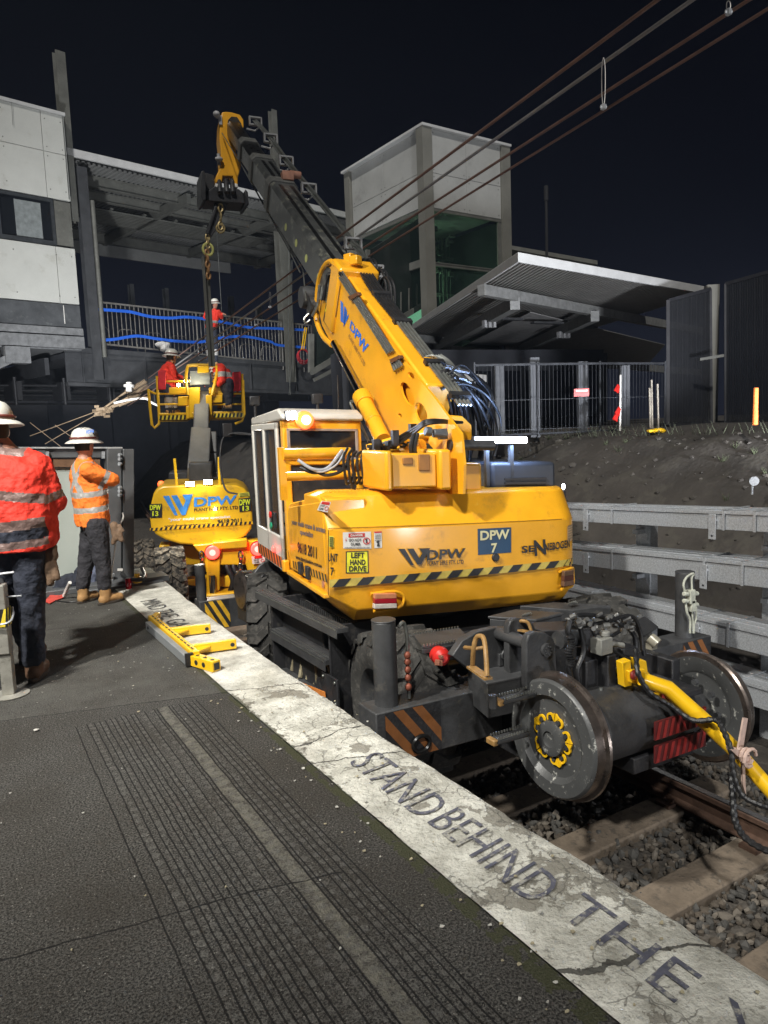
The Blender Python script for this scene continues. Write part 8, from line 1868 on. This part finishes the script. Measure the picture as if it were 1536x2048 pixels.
for x, y in ((116, 1170), (222, 1165)): c = at_z(x, y+6, .0); mb.cyl(c, c+V(0, 0, .02), .06, n=6); mb.cyl(c+V(0, 0, .02), c+V(0, 0, .10), .035, n=10); mb.cyl(c+V(0, 0, .10), c+V(0, 0, .13), .05, n=6)
tag(mb.build('anchor_bolts', M_galv), 'pale galvanised nuts on the base of the steel frame', 'bolts')
mb = MB(); f = [at_z(x, y, .07) for x, y in ((225, 1148), (240, 1150), (255, 1162), (278, 1165), (290, 1158), (285, 1142))]; mb.tube(curve_pts([p+V(0, 0, .03) for p in f], 8), .022, 8); tag(mb.build('black_cable', M_hose), 'thick black cable curling over the base plates', 'cable')
c = at_z(258, 1178, .0); can = thing('drink_can', 'red drink can standing before the grey base plate', 'can', c); mb = MB(); mb.lathe([(0, .026), (.008, .033), (.105, .033), (.118, .027), (.120, .0)], c, V(0, 0, 1), 24); mb.build('body', mat('red_can', (.5, .01, .02), .25, .4, .1, 20, 0), can)
mb = MB(); n_ = V(-.15, -1, 0).normalized(); q = lerp4(c+V(-.022, -.031, .035), c+V(.022, -.031, .045), c+V(-.022, -.031, .065), c+V(.022, -.031, .075)); text_into(mb, 'Coke', q, italic=.2); mb.build('lettering', M_wht, can, flat=True)
mb = MB(); mb.lathe([(.119, .028), (.122, .028), (.1225, 0)], c, V(0, 0, 1), 20); mb.build('lid', M_galv, can)
c = at_z(275, 1165, .06); cp = thing('yellow_fitting', 'small yellow hose fitting on the base plate at the platform end', 'fitting', c); mb = MB(); mb.lathe([(0, .03), (.0, .05), (.06, .05), (.07, .03), (.10, .028), (.10, 0)], c, V(0, 0, 1), 20); mb.build('body', M_ybar, cp); mb = MB(); mb.cyl(c+V(0, 0, .10), c+V(0, 0, .13), .02, n=12); mb.build('cap', M_wht, cp)
# bag and tape bundle behind the orange worker
mb = MB(); c = at_z(145, 1185, .0)+V(0, .12, 0)
mb.ell(c+V(0, 0, .09), (.16, .10, .10), 14, 9); mb.ell(c+V(.18, .08, .13), (.14, .10, .14), 14, 9); mb.cap2(c+V(-.12, 0, .05), c+V(-.2, -.05, .02), .04, .02)
tag(fuse('bag', mb, .012, [M_navyc, mat('grey_blue_cloth', (.13, .15, .22), .8)], None, 2, lambda p: 1 if p.x > c.x+.10 else 0, .03, .06), 'dark blue bag slumped behind the boots of the worker in orange', 'bag')
mb = MB(); c = at_z(140, 1180, .12); mb.tube([at_z(128, 1192, .03), at_z(133, 1180, .10), at_z(140, 1165, .2)], .018, 8); tag(mb.build('bottle', M_wht), 'small pale bottle leaning on the dark blue bag', 'bottle')
mb = MB(); pts = [at_z(x, y, .008) for x, y in ((90, 1205), (100, 1192), (120, 1193), (132, 1188), (128, 1196), (110, 1202), (100, 1208))]; mb.prism([p+V(0, 0, rng.uniform(0, .01)) for p in pts], V(0, 0, .006)); tag(mb.build('red_cloth', mat('red_flagging', (.60, .07, .05), .7), flat=True), 'flat scrap of red flagging lying left of the dark bag', 'cloth')
mb = MB(); mb.tube(curve_pts([at_z(x, y, .03) for x, y in ((70, 1172), (110, 1165), (140, 1150), (175, 1152), (215, 1160))], 8), .014, 6); mb.tube(curve_pts([at_z(x, y, .01) for x, y in ((100, 1200), (140, 1204), (175, 1198), (200, 1188))], 8), .005, 5); tag(mb.build('floor_leads', M_hose), 'dark leads running along the foot of the steel frame', 'lead')
# yellow bracket tool on the platform edge
tl = thing('lifting_bracket', 'yellow steel bracket with two prongs lying on the pale platform edge', 'bracket', (1.4, 5.5, 0))
A, B = at_z(292, 1262, .0), at_z(372, 1335, .0)
d = (B-A).normalized(); n_ = V(d.y, -d.x, 0); n_ = n_ if n_.x > 0 else -n_
mb = MB(); L = (B-A).length; mb.obox(A+V(0, 0, .012), d*L, n_*.045, V(0, 0, .068)); mb.build('back_rail', mat('bare_aluminium_rail', (.34, .36, .37), .4, .4, .12, 6, .05), tl, bevel=.004)
mb = MB(); o0 = A+n_*.052+V(0, 0, .022); mb.obox(o0-d*.12, d*(L+.12), n_*.055, V(0, 0, .078)); E_ = at_z(434, 1345, .0); s0 = B+n_*.054-d*.03; dd = (E_-s0).normalized(); mb.bar(s0+V(0, 0, .045), E_+V(0, 0, .045), .07, .075)
S1 = at_z(317, 1252, 0); F1 = at_z(317, 1243, .0); mb.bar(o0-d*.10+n_*.03+V(0, 0, .04), F1+V(0, 0, .06), .05, .05)
prongs = ((at_z(345, 1276, 0), at_z(422, 1268, 0)), (at_z(385, 1312, 0), at_z(473, 1300, 0)))
for a, b in prongs: mb.bar(a-V(.02, 0, 0)+V(0, 0, .052), b+V(0, 0, .052), .045, .07); dv = (b-a).normalized(); mb.prism([a+V(0, 0, .05)-d*.0, a+dv*.16+V(0, 0, .05), a+d*.16+V(0, 0, .05)-dv*.03], V(0, 0, .018))
mb.build('yellow_frame', M_ybar, tl, bevel=.004)
mb = MB()
for k in range(14): p = o0-d*.08+d*(L+.05)*(k/14)+n_*.02+V(0, 0, .0795); mb.obox(p, d*.05, n_*.010, V(0, 0, .003))
for k in range(3): p = s0.lerp(E_, .25+.3*k)+V(0, 0, .0835); mb.cyl(p, p+V(0, 0, .002), .014, n=12)
pdn = V(dd.y, -dd.x, 0)
for k in range(2): 
    for s in (-1, 1): p = s0.lerp(E_, .35+.3*k)+V(0, 0, .045)+pdn*.0355*s; mb.cyl(p, p+pdn*.002*s, .018, n=12)
p = E_+V(0, 0, .045)+dd*.001; mb.obox(p-pdn*.022-V(0, 0, .024), pdn*.044, dd*.003, V(0, 0, .048)); p = A+n_*-.002+d*.10+V(0, 0, .05); mb.cyl(p, p-n_*.006, .012, n=12)
for a, b in prongs: dv = (b-a).normalized(); q = V(dv.y, -dv.x, 0); p = b-dv*.03+q*.0226*(1 if q.y < 0 else -1)+V(0, 0, .052); mb.cyl(p, p+q*.002*(1 if q.y < 0 else -1), .016, n=12)
mb.build('slot_hole', M_blk, tl, flat=True)
mb = MB(); p = B-d*.004; mb.obox(p+V(0, 0, .008)-n_*.003, d*.02, n_*.056, V(0, 0, .093)); mb.build('end_cap', M_blk, tl)
# galvanised jack stand at the left edge
c = at_z(20, 1390, 0); js = thing('jack_stand', 'galvanised jack stand with hazard tape on a round foot, at the left edge', 'stand', c)
P = lambda x, y: at_plane(x, y, c, (CF[0], CF[1], 0))
M_jk = mat('scuffed_zinc', (.34, .33, .29), .5, .4, .2, 12, .1, c2=(.15, .14, .11), mix=.6, thr=.57)
mb = MB(); mb.lathe([(0, .0), (0, .115), (.008, .118), (.012, .10), (.014, .06), (.014, 0)], c, V(0, 0, 1), 32); mb.build('foot_plate', M_jk, js)
h1 = P(18, 1305).z; h2 = P(15, 1255).z; h3 = P(12, 1168).z
mb = MB(); mb.box((c.x, c.y, .014+h1/2), (.072, .072, h1), rz=-.3); mb.build('inner_leg', M_jk, js, bevel=.004)
mb = MB(); mb.box((c.x-.01, c.y, (h1+h3)/2), (.095, .095, h3-h1), rz=-.3); ol = mb.build('outer_leg', M_jk, js, bevel=.006)
mb = MB(); R = Matrix.Rotation(-.3, 3, 'Z'); cc = V(c.x-.01, c.y, 0); z0, z1 = P(15, 1250).z, P(15, 1215).z
for fx, fy in ((V(-.0505, -.0505, 0), V(.0505, -.0505, 0)), (V(.0505, -.0505, 0), V(.0505, .0505, 0))):
    f = (lambda fx, fy: lambda a, b: cc+R @ fx.lerp(fy, a)+V(0, 0, z0+(z1-z0)*b))(fx, fy); sheet(mb, f, 1, 1, 1); e = R @ ((fx+fy)/2).normalized()*.002
    for a in (-.2, .45): q = [(max(0, min(1, a+x)), b) for x, b in ((.1, 0), (.42, 0), (.75, 1), (.43, 1))]; mb.add([f(*t_)+e for t_ in q], [(0, 1, 2, 3)], 0)
mb.build('hazard_tape', [mat('bright_tape', (.8, .62, .05)), M_txt], ol, flat=True)
mb = MB(); mb.tube([cc+V(0, 0, h3), cc+V(0, 0, h3+.06)], .014, 8); mb.tube([cc+V(-.10, .03, h3+.06), cc+V(.10, -.03, h3+.07)], .008, 8); mb.tube(curve_pts([cc+R @ V(-.06, -.07, z0+.02), cc+R @ V(.06, -.075, z0+.03), cc+R @ V(.075, .0, z0+.06), cc+R @ V(.06, .06, z0+.10)], 6), .007, 7); mb.tube([cc+V(-.12, 0, h3-.07), cc+V(.13, -.02, h3-.09)], .006, 7); mb.build('crank_handle', M_galv, js)
mb = MB(); mb.cyl(cc+R @ V(-.03, -.049, (z0+h1)/2), cc+R @ V(-.03, -.052, (z0+h1)/2), .01, n=10); mb.build('pin_hole', M_blk, ol)
mb = MB(); c_ = P(-12, 1185); mb.box((c_.x-.05, c_.y+.3, .35), (.25, .3, .7)); tag(mb.build('equipment_box', M_dark, bevel=.01), 'grey equipment case just outside the left edge behind the jack stand', 'case')

# tidy: parts never keep a category; every top-level object without a label gets reported by the checker
# ================================================================ THIN BLUE HAZE ADDED TO LIFT THE DARK AREAS
hm = bpy.data.materials.new('haze'); hm.use_nodes = True; N = hm.node_tree.nodes; N.remove(N['Principled BSDF'])
pv = N.new('ShaderNodeVolumePrincipled'); pv.inputs['Color'].default_value = (.62, .76, 1, 1); pv.inputs['Density'].default_value = .0009; pv.inputs['Anisotropy'].default_value = .3
hm.node_tree.links.new(pv.outputs[0], N['Material Output'].inputs['Volume'])
mb = MB(); mb.bb(-95, 115, -25, 165, -2.4, 17); hz_ = mb.build('haze', hm, flat=True); hz_['kind'] = 'stuff'
